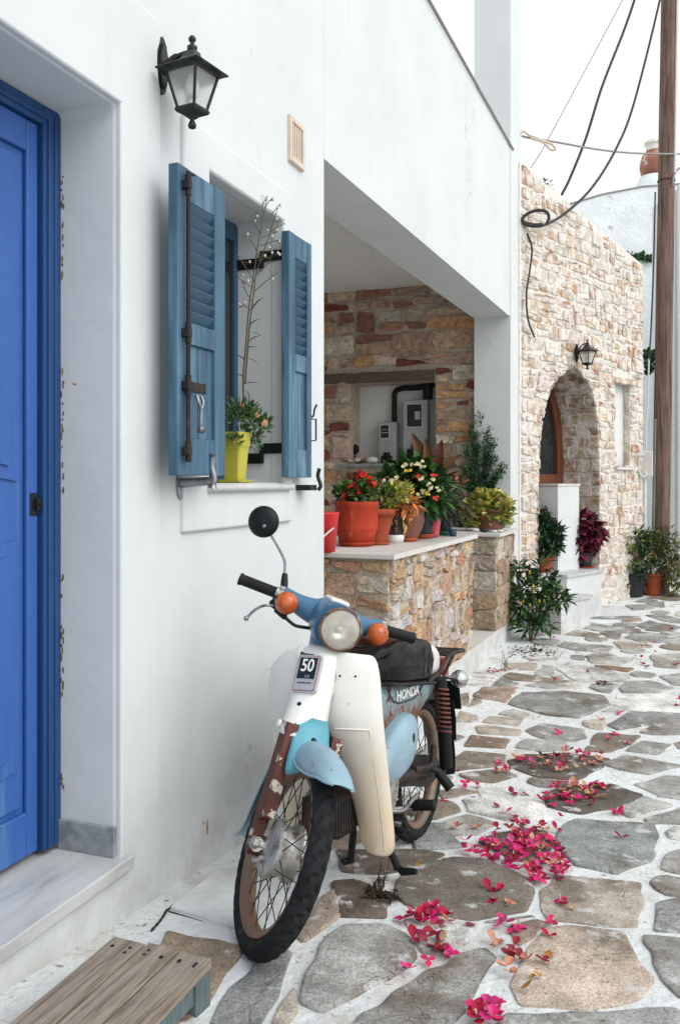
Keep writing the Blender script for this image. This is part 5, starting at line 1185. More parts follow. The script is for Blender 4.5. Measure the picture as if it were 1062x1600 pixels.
for q in ((672, 772, 643, 668, 26, BRZ[1], .02, -3), (676, 770, 690, 678, 21, BRZ[0], -.05, 3), (674, 768, 664, 676, 18, BRZ[1], -.02, 1), (668, 775, 616, 712, 17, BRZ[2], .1, 2), (680, 772, 722, 700, 10, BRZ[1], .0, 10), (676, 765, 662, 690, 14, BRZ[0], .12, -2), (684, 772, 716, 728, 8, BRZ[2], -.1, 8), (678, 770, 703, 678, 6, (.16,.10,.05), .1, 10), (684, 775, 690, 735, 12, (.15,.04,.03), -.12, 0), (670, 776, 634, 735, 10, BRZ[0], -.05, 6), (686, 775, 712, 745, 9, BRZ[1], -.1, 2), (682, 775, 728, 748, 7, (.13,.05,.035), -.05, 5)): blade(*q)
m.tube([root, at(675, 760, tb), at(668, 700, tb+.05)], [.012, .012, .006], 6, BRZ[0]); m.build('leaves', M['leaf'], t)
m = MB(); cloud(m, at(700, 790, tb), (.14, .1, .08), 120, .12, .014, [(.03,.035,.03), (.02,.03,.03), (.06,.045,.035)], rg, up=.3, droop=.8); cloud(m, at(706, 758, tb+.1), (.10, .08, .07), 80, .07, .03, [(.09,.18,.06), (.07,.13,.05), (.30,.10,.08)], rg); m.build('foliage', M['leaf'], t)
b = onS(707, 838); k = T(b)/F; m = MB(); m.lathe([(0, 0), (.026, 0), (.032, 11*k), (.028, 11*k), (.024, .01), (0, .01)], b, seg=16)
tag(m.build('blue_cup', M['blue_plastic']), 'tiny dark blue cup at the far end of the wall slab', 'cup')
# on the pillar: yellow-green bush in a low brown pot, tall dark conifer-like plant, pebbles
def onPl(px, py): return onZ(px, py, ZP)
b = onPl(764, 829); k = T(b)/F; tb = T(b)
t = thing('potted_plant', 'low brown pot overflowing with variegated yellow-green leaves on the stone pillar', 'potted plant', b)
pot(t, b, 27*k, 20*k, 34*k, 'terra_brown', .02)
m = MB()
for x, y, r, n in ((760, 797, .20, 260), (735, 795, .10, 110), (780, 790, .12, 150), (785, 808, .09, 80), (735, 812, .08, 70), (755, 780, .12, 120), (775, 778, .08, 60)): cloud(m, at(x, y, tb-.06), (r, r*.8, r*.6), int(n*1.5), .056, .050, YELG, rg, up=.2, droop=.1, shell=.45)
m.build('foliage', M['leaf'], t)
b2 = onPl(748, 824); tb2 = T(b2)+.02; k = tb2/F
t = thing('tall_plant', 'tall dark green feathery plant rising behind the yellow-green bush on the pillar', 'plant', onPl(748, 822))
m = MB(); pc = at(735, 826, tb2); m.lathe([(0, -.0), (.12, .0), (.15, .24), (.14, .24), (0, .21)], (pc[0], pc[1], ZP), seg=20); m.build('pot', M['pot_black'], t)
m = MB(); s2 = MB(); base = at(745, 800, tb2)
brs = [(742, 640), (750, 650), (735, 668), (762, 672), (770, 690), (728, 700), (772, 715), (778, 745), (788, 740), (757, 700), (745, 700), (738, 730), (765, 740), (750, 760), (735, 765), (725, 730), (760, 720), (742, 680), (770, 765), (784, 728)]
for x, y in brs:
    tip = at(x, y, tb2+rg.uniform(-.22, .02)); mid = lerp(base, tip, .5)+np.array([rg.uniform(-.04, .04), rg.uniform(-.04, .04), .03]); c_ = curve([base, mid, tip], 10)
    s2.tube(c_, [lerp(.009, .002, i/(len(c_)-1)) for i in range(len(c_))], 5)
    for i, p in enumerate(c_):
        for _ in range(25 if i > 2 else 5):
            u = rg.random(); q = np.array(p)+np.array([rg.gauss(0, .020), rg.gauss(0, .020), rg.gauss(0, .018)]); ax = np.array(tip)-np.array(mid); ax = ax/np.linalg.norm(ax)
            m.leaf(q, ax*.5+np.array([rg.gauss(0, .6), rg.gauss(0, .6), rg.gauss(.2, .5)]), (rg.gauss(0, 1), rg.gauss(0, 1), 1), rg.uniform(.022, .042), .011, tuple(v*rg.uniform(.9, 1.9) for v in rg.choice(DARKG)), .2, .2)
m.build('foliage', M['leaf'], t); s2.build('stems', M['stem'], t)
for i, (x, y, c_, r) in enumerate(((742, 828, 'slab', .03), (756, 829, 'pot_black', .03), (769, 826, 'white_plastic', .028), (776, 822, 'marble', .022), (781, 829, 'slab', .024), (766, 829, 'marble_dark', .02), (763, 822, 'shell', .018), (772, 829, 'white_plastic', .02))):
    p = onPl(x, y+3); m = MB(); m.ball((p[0], p[1], ZP+r*.55), (r*1.25, r, r*.58), 10, 7)
    tag(m.build('pebble', M[c_] if c_ != 'shell' else M['terra']), 'small rounded pebble on the edge of the pillar slab', 'pebble', 'pebbles on the pillar slab')
# window sill: yellow pot with succulent, dry weed
zs_ = 1.3856; b = np.array([-.085, onX(367, 740, -.085)[1], zs_]); k = T(b)/F; tb = T(b)
t = thing('potted_plant', 'tall yellow pot with a succulent and one dry flowering stalk on the window sill', 'potted plant', b)
hh_ = 80*k; m = MB()
def sqr(w_, z): return [(b[0]+x*w_, b[1]+y*w_, b[2]+z) for x, y in ((-1, -.82), (-.82, -1), (.82, -1), (1, -.82), (1, .82), (.82, 1), (-.82, 1), (-1, .82))]
m.loft([sqr(.034, .012), sqr(.042, hh_*.62), sqr(.044, hh_*.70), sqr(.048, hh_*.74), sqr(.051, hh_), sqr(.045, hh_), sqr(.042, hh_-.02)], smooth=False); m.build('pot', M['pot_yellow'], t, bevel=.004)
m = MB(); m.loft([sqr(.036, .001), sqr(.052, .006), sqr(.056, .016), sqr(.046, .0125)], smooth=False); m.build('saucer', M['pot_yellow'], t)
m = MB(); SUC = [(.05,.12,.05), (.08,.16,.05), (.03,.085,.045), (.15,.21,.06)]
for x, y, r, n, dt in ((378, 640, .055, 150, 0), (395, 655, .055, 130, .02), (405, 665, .045, 100, .02), (372, 655, .05, 110, 0), (392, 678, .05, 100, .06), (398, 692, .03, 50, .07), (415, 662, .022, 40, .02), (368, 687, .030, 70, -.06), (388, 640, .035, 60, .03)):
    c = at(x, y, tb+dt)
    for _ in range(n):
        v = np.array([rg.gauss(0, 1) for _ in range(3)]); v /= np.linalg.norm(v)
        m.leaf(c+v*r*rg.random()**.5*np.array([1, 1, .7]), v+np.array([.1, -.1, .7]), (rg.gauss(0, 1), rg.gauss(0, 1), 1), rg.uniform(.018, .032), .0075, tuple(q*rg.uniform(.7, 1.3) for q in rg.choice(SUC)), .0, .35)
m.build('foliage', M['leaf'], t)
for x, y in ((403, 648), (414, 661), (378, 632)):
    m = MB()
    for _ in range(3): flower(m, at(x+rg.uniform(-2, 2), y+rg.uniform(-2, 2), tb-.02), .012, 6, (.55, .30, .16), None, rg, (.4, -1, .6))
    m.build('flower', M['petal'], t)
m = MB(); fl_ = MB(); lf_ = MB(); tw = tb-.02
S1 = [(381, 640), (380, 590), (384, 540), (389, 480), (395, 440), (402, 390), (410, 345), (416, 315)]; S2 = [(383, 600), (386, 560), (391, 500), (397, 455), (401, 425), (420, 370), (434, 325)]
SM = (.14, .12, .075)
for S in (S1, S2): c_ = curve([at(x, y, tw) for x, y in S], 5); m.tube(c_, [lerp(.0042, .0016, i/(len(c_)-1)) for i in range(len(c_))], 5)
twigs = [((398, 440), (385, 420), (372, 400)), ((396, 450), (380, 440), (366, 425)), ((393, 470), (384, 455), (378, 440)), ((402, 420), (410, 405), (424, 402)), ((398, 455), (415, 440), (434, 425)), ((400, 430), (418, 412), (424, 398)), ((404, 400), (395, 380), (380, 368)), ((406, 385), (418, 380), (436, 375)), ((408, 365), (398, 350), (402, 335)), ((412, 345), (424, 335), (438, 318)), ((412, 335), (410, 322), (418, 306)), ((425, 362), (432, 355), (440, 352)), ((414, 325), (420, 315), (426, 310)), ((408, 372), (425, 365), (434, 362)), ((392, 485), (382, 478), (374, 480)), ((403, 408), (416, 395), (432, 390))]
for q in twigs:
    c_ = curve([at(x, y, tw+rg.uniform(-.03, .03)*(i > 0)) for i, (x, y) in enumerate(q)], 4); m.tube(c_, .0017, 4)
    for j in range(3):
        a = np.array(c_[-1])-np.array(c_[-3-j]); e = np.array(c_[-2-j]); tip = e+np.array([rg.gauss(0, .013), rg.gauss(0, .013), rg.uniform(.002, .026)]); m.tube([e, tip], .0009, 4)
        if rg.random() < .55: fl_.ball(tip, (.005, .005, .006), 7, 5, (.62, .60, .54))
        else: flower(fl_, tip, .007, 5, (.42, .33, .27), None, rg, (0, -.4, 1))
for x0, y0, x1, y1 in ((386, 560, 405, 566), (384, 600, 402, 595), (383, 608, 392, 622), (390, 510, 400, 497), (394, 485, 402, 465), (386, 545, 398, 540), (384, 565, 372, 552), (380, 590, 372, 584), (389, 535, 401, 522), (396, 520, 405, 523)):
    p0, p1 = at(x0, y0, tw), at(x1, y1, tw-.01); lf_.leaf(p0, p1-p0+np.array([0, 0, .01]), (0, 0, 1), np.linalg.norm(p1-p0)*1.25, .013, rg.choice([(.075,.07,.05), (.10,.085,.06), (.06,.075,.05)]), .5, .4)
m.build('stalk', M['stem'], t); fl_.build('stalk_flowers', M['petal'], t); lf_.build('stalk_leaves', M['leaf'], t)
# shrub growing at the foot of the porch column
b = onG(830, 1002); tb = T(b)
t = thing('green_shrub', 'leafy dark green shrub growing out of the paving at the foot of the white column', 'shrub', b)
m = MB(); s2 = MB()
for x, y, r, n in ((825, 890, .10, 90), (850, 905, .12, 120), (830, 920, .15, 170), (855, 935, .13, 150), (815, 945, .13, 140), (840, 955, .15, 170), (870, 930, .10, 80), (825, 975, .12, 120), (848, 978, .09, 70), (805, 925, .08, 60), (880, 938, .05, 40), (808, 885, .08, 60), (845, 885, .07, 45), (862, 918, .08, 60), (805, 960, .07, 60)):
    cloud(m, at(x, y, tb+.02), (r, r, r*.85), int(n*.5), .085, .040, [(.04,.09,.035), (.06,.13,.04), (.03,.07,.03), (.09,.17,.05)], rg, up=.35, droop=.5, shell=.55)
stems(s2, b, [at(x, y, tb) for x, y in ((825, 890), (850, 905), (830, 920), (855, 935), (815, 945), (870, 930))], .008, rg)
m.build('foliage', M['leaf'], t); s2.build('stems', M['stem'], t)
for _ in range(13):
    m = MB(); m.ball(at(rg.uniform(812, 865), rg.uniform(890, 965), tb-.10), (.010, .010, .018), 6, 5, rg.choice([(.50,.42,.08), (.42,.20,.08), (.38,.40,.08)])); m.build('pepper', M['petal'], t)
# plants at the arched door
b = np.array(frameF(onF(851, 888, .02)[0], zl, .02)); tb = T(b); k = tb/F
t = thing('potted_plant', 'green plant with purple tips in a terracotta pot left of the white newel block', 'potted plant', b)
pot(t, b, 12.5*k, 9*k, 24*k, 'terra', .02)
m = MB()
for x, y, r, n in ((852, 850, .16, 150), (846, 830, .12, 100), (862, 835, .11, 90), (850, 815, .08, 60), (866, 850, .08, 60), (842, 858, .09, 70)): cloud(m, at(x, y, tb), (r, r*.8, r*.8), n, .085, .045, DARKG+[(.05,.12,.05)], rg, up=.3)
for x, y, r, n in ((847, 802, .045, 35), (871, 823, .05, 40), (854, 806, .05, 30)): cloud(m, at(x, y, tb), (r, r, r*1.2), n, .055, .028, [(.10,.045,.06), (.07,.04,.05), (.05,.08,.04)], rg, up=.6)
stems(m, b, [at(x, y, tb) for x, y in ((848, 810), (870, 830))], .006, rg); m.build('foliage', M['leaf'], t)
b = np.array(frameF(onF(913, 884, .10)[0], zl, .10)); tb = T(b); k = tb/F
t = thing('potted_plant', 'purple-red leafy plant in a black pot right of the white newel block', 'potted plant', b)
pot(t, b+np.array([0, 0, .012]), 13*k, 9.5*k, 22*k, 'pot_black', .012); saucer(t, b, 16*k, 'terra', .02)
m = MB(); CO = [(.085,.018,.03), (.12,.022,.035), (.055,.015,.025), (.22,.03,.06)]
for x, y, r, n in ((915, 815, .10, 70), (905, 840, .11, 80), (925, 825, .10, 70), (918, 845, .10, 70), (905, 860, .09, 60), (900, 825, .07, 40), (928, 838, .07, 40)): cloud(m, at(x, y, tb), (r, r, r*.8), n, .10, .07, CO, rg, up=.0, droop=.45)
m.build('foliage', M['leaf'], t)
# the two bushes under the pole
def bush(label, b, rt, h, m_, blobs, ln, wd, cols, cat='potted plant'):
    tb = T(b); k = tb/F; t = thing('potted_bush', label, cat, b); pot(t, b, rt*k, rt*.8*k, h*k, m_, .02)
    m = MB()
    for x, y, r, n in blobs: cloud(m, at(x, y, tb+rg.uniform(-.1, .1)), (r, r, r*.8), n, ln, wd, cols, rg, up=.3, droop=.4, shell=.5)
    stems(m, b+np.array([0, 0, h*k*.8]), [at(q[0], q[1], tb) for q in blobs[:5]], .008, rg); m.build('foliage', M['leaf'], t)
bush('dense green bush with yellow shoots in a wide black tub by the stone corner', onG(984, 932), 23, 38, 'pot_black', ((975, 870, .26, 240), (985, 845, .20, 170), (965, 855, .14, 110), (972, 895, .22, 200), (998, 880, .20, 170), (962, 885, .12, 90), (990, 900, .17, 130), (1000, 850, .15, 110)), .10, .032, DARKG+[(.09,.16,.04), (.16,.22,.06), (.30,.32,.09)], 'potted bush')
bush('loose olive bush in a terracotta pot at the foot of the wooden pole', onG(1017, 930), 15, 34, 'terra', ((1015, 860, .22, 180), (1035, 855, .22, 180), (1045, 880, .20, 150), (1025, 885, .20, 150), (1050, 865, .14, 90), (1010, 840, .13, 90), (1040, 840, .15, 100), (1052, 905, .13, 80)), .085, .028, [(.07,.12,.045), (.10,.15,.05), (.05,.085,.035), (.20,.16,.08), (.16,.19,.07), (.24,.13,.08)], 'potted bush')
b = onG(1052, 932)
t = thing('green_shrub', 'thin yellowish shrub at the wall right of the wooden pole', 'shrub', b); m = MB(); tb = T(b)
for x, y, r, n in ((1052, 915, .12, 80), (1048, 900, .10, 60), (1058, 890, .10, 60), (1056, 922, .12, 70)): cloud(m, at(x, y, tb), (r, r, r*.7), n, .07, .025, [(.22,.22,.08), (.15,.18,.06), (.30,.27,.12)], rg)
m.build('foliage', M['leaf'], t)
# ivy lines on the far wall, weed on the stone house roof, weeds in the paving
m = MB()
for i in range(70): m.leaf(at(rg.uniform(980, 1021), 399+rg.uniform(-3, 5)+(1.5 if i % 3 else 0), TB-.04), (rg.gauss(0, 1), -.6, rg.gauss(-.3, .6)), (0, -1, .3), .085, .07, rg.choice(DARKG+[(.05,.13,.04)]), .2, .1)
m.tube([at(978, 397, TB-.02), at(1000, 401, TB-.02), at(1022, 401, TB-.02)], .012, 5, (.10,.08,.05)); tag(m.build('ivy_strand', M['leaf']), 'strand of ivy creeping along the far whitewashed wall', 'ivy')
m = MB(); 
for i in range(90): m.leaf(at(rg.gauss(1013, 4), rg.uniform(550, 580), 11.3+rg.uniform(-.1, .1)), (rg.gauss(0, 1), rg.gauss(0, 1), rg.gauss(0, 1)), (0, -1, .3), .075, .05, rg.choice(DARKG), .2, .1)
m.tube([at(1006, 545, 11.3), at(1013, 565, 11.3), at(1020, 582, 11.3)], .01, 5, (.10,.08,.05)); tag(m.build('ivy_clump', M['leaf']), 'dark ivy clump between the stone house corner and the pole', 'ivy')
q = onF(843, 275, -.15); b = np.array(frameF(q[0], ftop(q[0]), -.15)); m = MB()
for i in range(46): m.leaf(b+np.array([rg.gauss(0, .07), rg.gauss(0, .07), rg.uniform(0, .10)]), (rg.gauss(0, 1), rg.gauss(0, 1), 1), (rg.gauss(0, 1), 0, 1), .06, .025, rg.choice(DARKG), .3, .2)
tag(m.build('roof_weed', M['leaf']), 'small green weed growing on the stone house parapet', 'weed')
def weed(px, py, n, hpx, cols, label, spread=10, name='paving_weed', low=False):
    b = onG(px, py); tb = T(b); k = tb/F; m = MB()
    for i in range(n):
        q = b+RGT*rg.gauss(0, spread*k*.4)+FWD*rg.gauss(0, spread*k*.4); q[2] = gz(q[1])+.004
        if low: m.leaf(q, (rg.gauss(0, 1), rg.gauss(0, 1), .35), (0, 0, 1), rg.uniform(.02, .05), .016, rg.choice(cols), .3, .3)
        else:
            tip = q+np.array([rg.gauss(0, .25), rg.gauss(0, .25), 1])*hpx*k*rg.uniform(.4, 1); m.tube([q, lerp(q, tip, .5)+np.array([rg.gauss(0, .006), rg.gauss(0, .006), 0]), tip], [.0025, .002, .001], 4, rg.choice(cols))
            for _ in range(3): m.leaf(lerp(q, tip, rg.uniform(.3, 1)), (rg.gauss(0, 1), rg.gauss(0, 1), .4), (0, 0, 1), .018, .008, rg.choice(cols), .3, .3)
    tag(m.build(name, M['leaf']), label, 'weed')
weed(592, 1396, 7, 52, [(.045,.04,.03), (.07,.05,.035)], 'dry dark weed sprouting from the brown stone behind the front wheel', 12); weed(590, 1404, 120, 0, [(.02,.018,.015), (.05,.04,.03)], 'mat of blackened leaves around the dry weed on the brown stone', 28, 'leaf_litter', True)
weed(786, 1050, 5, 42, [(.12,.09,.06), (.16,.12,.08)], 'bare twiggy weed by the white kerb behind the scooter', 10); weed(832, 1019, 170, 0, [(.025,.02,.016), (.05,.035,.025)], 'dark patch of soil and dead leaves in front of the green shrub', 46, 'leaf_litter', True)
weed(925, 962, 4, 14, [(.10,.11,.05)], 'tiny sprout in the paving near the entrance steps', 6); weed(940, 1070, 30, 0, [(.05,.045,.03), (.10,.08,.05), (.10,.13,.06)], 'withered twig with leaves in the middle of the lane', 22, 'leaf_litter', True)
weed(900, 980, 26, 0, [(.10,.05,.035), (.07,.04,.03)], 'curled brown dead leaf cluster near the entrance steps', 12, 'leaf_litter', True)
# ---------------------------------------------------------------- the old step-through moped
# local frame: x forward from the rear axle's ground point, y to the rider's left, z up (metres)
mp = bpy.data.objects.new('moped', None); COL.objects.link(mp); mp.empty_display_size = .2
tag(mp, 'old cream and blue step-through moped with rusty fork parked against the white wall', 'moped')
mp.location = (.577, 3.397, -.034)
mp.rotation_euler = (Matrix.Rotation(R(-94.02), 3, 'Z') @ Matrix.Rotation(R(1.705), 3, 'X') @ Matrix.Rotation(R(-6.224), 3, 'Y')).to_euler()
LW = 1.196; RK = R(26.5); WR = .28; rg = random.Random(9)
_SR = Matrix.Rotation(R(43), 3, Vector((-math.sin(RK), 0, math.cos(RK)))); _SO = Vector((LW+.075, 0, 0))
_SR2 = Matrix.Rotation(R(48), 3, Vector((-math.sin(RK), 0, math.cos(RK)))); _OFF = Vector((0, -.013, -.001))   # the bars sit a few degrees off the wheel, as on the photographed machine
def steer(m, low=False): m.v = [tuple(_SO + (_SR2 if low else _SR) @ (Vector(p)-_SO) + (_OFF if low else Vector((0, 0, 0)))) for p in m.v]; return m
def part(m, name, mt, parent=None, st=False, bevel=0, seg=2, angle=40):
    if st: steer(m, st == 2)
    return m.build(name, M[mt], parent or mp, bevel=bevel, seg=seg, local=True, angle=angle)
def wheel(name, cx, st, hub_r):
    c = (cx, 0, WR); S_ = 132
    m = MB(); rc = .030; prof_ = []; n = 20
    for i in range(n):
        a = 2*math.pi*i/n; prof_.append((WR-rc+rc*math.cos(a), .031*math.sin(a)))
    def tread(i, k):
        a = (i if i <= n/2 else i-n); q = abs(a)
        if q > 6: return 0
        s_ = 1 if a >= 0 else -1; ph = (k*1.0 + q*.9 + (2 if s_ > 0 else 0)) % 4
        if q == 0: return -.006 if (k % 4 == 0) else 0
        if q == 3: return -.007 if ph < 2.4 else 0
        return -.0080 if ph < 1.2 else .0008
    m.lathe(prof_, c, 'y', S_, fn=tread, close=True, smooth=False)
    ty = part(m, name, 'rubber', st=st)
    m = MB(); m.lathe([(.226, -.021), (.230, -.024), (.226, -.026), (.214, -.020), (.206, -.014), (.204, 0), (.206, .014), (.214, .020), (.226, .026), (.230, .024), (.226, .021), (.215, .012), (.213, 0), (.215, -.012)], c, 'y', 64, close=True); part(m, 'rim', 'rim', ty, st)
    m = MB()
    for i in range(36):
        a = 2*math.pi*i/36; s_ = 1 if i % 2 else -1; b = a + (.42 if (i//2) % 2 else -.42)
        h = (cx+hub_r*math.cos(b), s_*.030, WR+hub_r*math.sin(b)); r = (cx+.207*math.cos(a), s_*.004, WR+.207*math.sin(a)); m.tube([h, r], .0016, 5, cap=False)
    part(m, 'spokes', 'rustdark', ty, st)
    m = MB(); m.lathe([(.012, -.075), (.012, -.055), (.030, -.052), (.045, -.050), (hub_r*.9, -.046), (hub_r*1.08, -.040), (hub_r*1.08, -.026), (hub_r*.95, -.022), (hub_r*.90, .0), (hub_r*.95, .022), (hub_r*1.08, .026), (hub_r*1.08, .036), (hub_r*.8, .040), (.035, .046), (.012, .050), (.012, .075)], c, 'y', 32); hb_ = part(m, 'hub', 'alu', ty, st)
    return ty, hb_
fw_, fh_ = wheel('front_wheel', LW, 2, .074)
m = MB(); m.lathe([(.010, -.095), (.018, -.094), (.018, -.078), (.010, -.078)], (LW, 0, WR), 'y', 6, smooth=False); m.tube([(LW-.03, -.058, WR+.045), (LW-.075, -.060, WR+.02), (LW-.095, -.062, WR+.06)], .008, 8); m.box((LW-.04, -.064, WR+.02), (LW-.012, -.050, WR+.075)); m.tube([(LW+.02, -.056, WR-.03), (LW-.02, -.06, WR-.05)], .010, 8)
part(m, 'brake_arm', 'alu', fh_, 2, .002)
rw_, rh_ = wheel('rear_wheel', 0.0, False, .066)
# fork ------------------------------------------------------------------
def sidepoly(m, poly, y0, y1): m.prism(poly, lambda a, b, d: (a, d, b), y0, y1)
for s_ in (-1, 1):
    m = MB()
    leg = [(1.046, .592), (1.072, .50), (1.097, .42), (1.120, .345), (1.130, .30), (1.144, .245), (1.165, .234), (1.184, .246), (1.182, .285), (1.164, .338), (1.190, .350), (1.178, .40), (1.148, .475), (1.120, .55), (1.104, .602)]
    sidepoly(m, leg, s_*.056, s_*.090)
    part(m, 'fork_leg', 'rustred', st=2, bevel=.009, seg=3)
    m = MB(); m.tube([(1.150, s_*.072, .262), (1.178, s_*.076, .272), (LW+.006, s_*.080, WR)], [.020, .018, .020], 10); m.tube([(LW, s_*.068, WR), (LW, s_*.098, WR)], .011, 8); part(m, 'fork_link', 'alu', st=2)
    m = MB(); m.ball((1.035, s_*.094, .575), (.014, .008, .014), 12, 8); part(m, 'reflector', 'cream_white', st=2)
m = MB(); m.loft([[(1.04, -.085, .545), (1.10, -.085, .555), (1.10, .085, .555), (1.04, .085, .545)], [(1.02, -.06, .585), (1.07, -.06, .592), (1.07, .06, .592), (1.02, .06, .585)]], smooth=False); part(m, 'fork_crown', 'rustred', st=2, bevel=.008, seg=3)
m = MB(); rows = []
for z, x, yl, yr in ((.628, 1.052, -.058, .040), (.600, 1.082, -.064, .046), (.575, 1.108, -.067, .048), (.545, 1.130, -.069, .050), (.515, 1.148, -.071, .052), (.490, 1.160, -.070, .052), (.474, 1.166, -.064, .050)):
    rows.append([(x+.022*(1-t*t), lerp(yl, yr, (t+1)/2), z+((.052*max(0, 1-abs(t-.1)*1.0)) if z < .50 else (.030*max(0, 1-abs(t-.1))) if z < .53 else 0)) for t in np.linspace(-1, 1, 13)])
m.loft(rows, closed=False, cap=False); o = part(m, 'fork_cover', 'pturq', st=2); sm_ = o.modifiers.new('solid', 'SOLIDIFY'); sm_.thickness = .004
m = MB(); m.lathe([(.0, .010), (.009, .009), (.011, .003), (.011, -.004)], (1.124, -.008, .576), 'x', 14); part(m, 'bolt', 'black', o, 2)
# fender
m = MB(); rows = []
KF = [(1.420, .556, .030, .006), (1.396, .565, .050, .022), (1.35, .585, .059, .050), (1.28, .596, .061, .070), (1.19, .592, .060, .074), (1.10, .572, .057, .050), (1.02, .535, .055, .030), (.955, .465, .050, .026), (.914, .385, .042, .022), (.898, .30, .038, .018), (.894, .24, .036, .014), (.886, .205, .036, .010), (.868, .180, .037, .007)]
KC = curve([k for k in KF], 4)
for i, (x, z, hw, dp) in enumerate(KC):
    a, b = KC[max(i-1, 0)], KC[min(i+1, len(KC)-1)]; tx, tz = b[0]-a[0], b[1]-a[1]; l_ = math.hypot(tx, tz); nx_, nz_ = -tz/l_, tx/l_
    if (LW-x)*nx_+(WR-z)*nz_ < 0: nx_, nz_ = -nx_, -nz_
    rows.append([(x+nx_*dp*(1-math.cos(q*R(94))), hw*.93*math.sin(q*R(94)), z+nz_*dp*(1-math.cos(q*R(94)))) for q in np.linspace(-1, 1, 15)])
m.loft(rows, closed=False, cap=False); fo = part(m, 'front_fender', 'pfend', st=2); sm_ = fo.modifiers.new('solid', 'SOLIDIFY'); sm_.thickness = .003
for e in (0, -1):
    m = MB(); m.tube([r[e] for r in rows], .004, 6); part(m, 'fender_edge', 'pfend', fo, 2)
# leg shields and front cover ------------------------------------------------
def shield(sgn):
    rows = []
    R_ = [(.808, .945, .052, .892, .166), (.79, .950, .052, .886, .184), (.72, .965, .052, .874, .190), (.645, .965, .050, .860, .190), (.575, .950, .046, .842, .190), (.52, .880, .032, .825, .190), (.44, .820, .040, .800, .190), (.36, .785, .052, .775, .189), (.28, .755, .062, .752, .189), (.215, .735, .066, .732, .188), (.180, .722, .072, .720, .182), (.160, .716, .088, .714, .166)]
    for z, xi, yi, xo, yo in R_:
        row = []
        for t in np.linspace(0, 1, 11):
            b = .020*math.sin(math.pi*t) if z > .5 else .026*math.sin(math.pi*t)
            dz = -.075*t*t*max(0, (z-.60)/.2) if sgn < 0 else -.012*t*t
            row.append((lerp(xi, xo, t)+b-(.022 if t > .95 else 0)-(.018 if t < .05 and z < .55 else 0)-(.02*t*max(0, (z-.55)/.25) if sgn < 0 and z > .55 else 0), sgn*lerp(yi, yo+(.022 if sgn < 0 else 0), t), z+dz))
        rows.append(row)
    m = MB(); m.loft(rows, closed=False, cap=False); o = part(m, 'leg_shield', 'cream'); s = o.modifiers.new('solid', 'SOLIDIFY'); s.thickness = .004; s.offset = 0
    o.modifiers.new('sub', 'SUBSURF').render_levels = 1
    cz = MB(); cz.tube([(rows[4][k][0]+.0008, rows[4][k][1], rows[4][k][2]) for k in range(2, 9)], .0024, 6); cz.tube([(rows[4][8][0]+.0008, rows[4][8][1], rows[4][8][2])]+[(rows[r][8][0]+.0008, rows[r][8][1], rows[r][8][2]) for r in range(5, 11)], .0024, 6); part(cz, 'crease', 'cream', o)
    for y, z in ((.098, .735), (.142, .735)) if sgn > 0 else ():
        b = MB(); b.lathe([(0, .004), (.003, .004), (.004, 0)], (.962 if y < .12 else .945, sgn*y, z), 'x', 8); part(b, 'screw', 'black', o)
    return o
shield(1); shield(-1)
m = MB(); rows = []
for z, x, y0, y1, bu in ((.826, .912, -.016, .082, .022), (.812, .938, -.036, .084, .032), (.765, .950, -.050, .082, .046), (.70, .966, -.056, .080, .060), (.65, .984, -.058, .078, .076), (.61, 1.004, -.058, .077, .100), (.588, 1.016, -.056, .076, .116)):
    rows.append([(x+bu*(1-abs(2*t-1)**2.6), lerp(y0, y1, t), z-.020*t*(z < .62)) for t in np.linspace(0, 1, 19)])
m.loft(rows, closed=False, cap=False); fc = part(m, 'front_cover', 'cream_white'); s = fc.modifiers.new('solid', 'SOLIDIFY'); s.thickness = .004; s.offset = 0
m = MB(); m.tube([rows[i][-1] for i in range(len(rows))], .0022, 5); part(m, 'seam', 'rustred', fc)
# badge on the front cover
BN = Matrix.Rotation(R(-25), 3, 'Y') @ Matrix.Rotation(R(-3), 3, 'Z'); BC = Vector((1.017, .014, .742))
def onbadge(y, z, d): v = BN @ Vector((d, y*1.12, z*1.1)); return tuple(BC + v)
def rrect(w_, h_, r): 
    p = []
    for cx_, cz_, a0 in ((w_-r, h_-r, 0), (-w_+r, h_-r, 90), (-w_+r, -h_+r, 180), (w_-r, -h_+r, 270)):
        for k in range(4): a = R(a0+k*30); p.append((cx_+r*math.cos(a), cz_+r*math.sin(a)))
    return p
m = MB(); m.prism(rrect(.0365, .053, .007), onbadge, -.012, .003); bd = part(m, 'badge', 'silver', bevel=.0015)
m = MB(); m.prism(rrect(.033, .0495, .006), onbadge, .0031, .0042); part(m, 'red_line', 'redlens', bd)
m = MB(); m.prism(rrect(.0315, .048, .005), onbadge, .0043, .0052); part(m, 'face', 'silver', bd)
m = MB(); m.prism([(-.027, -.016), (.027, -.016), (.027, .044), (-.027, .044)], onbadge, .0053, .0062); part(m, 'dark_field', 'badge', bd)
def text(body, size, fn, mt, parent, ext=.0008, bold=0, sx=1.0, shear=0):
    cu = bpy.data.curves.new('txt', 'FONT'); cu.body = body; cu.size = size; cu.align_x = 'CENTER'; cu.align_y = 'CENTER'; cu.extrude = ext; cu.offset = bold; cu.shear = shear
    to = bpy.data.objects.new('txt', cu); COL.objects.link(to); dg = bpy.context.evaluated_depsgraph_get(); me = bpy.data.meshes.new_from_object(to.evaluated_get(dg)); bpy.data.objects.remove(to)
    m = MB(); m.v = [tuple(fn(v.co.x*sx, v.co.y, v.co.z)) for v in me.vertices]
    for p in me.polygons: m.f.append(tuple(p.vertices)); m.c.append((1, 1, 1)); m.m.append(0); m.sm.append(False)
    return part(m, 'lettering', mt, parent)
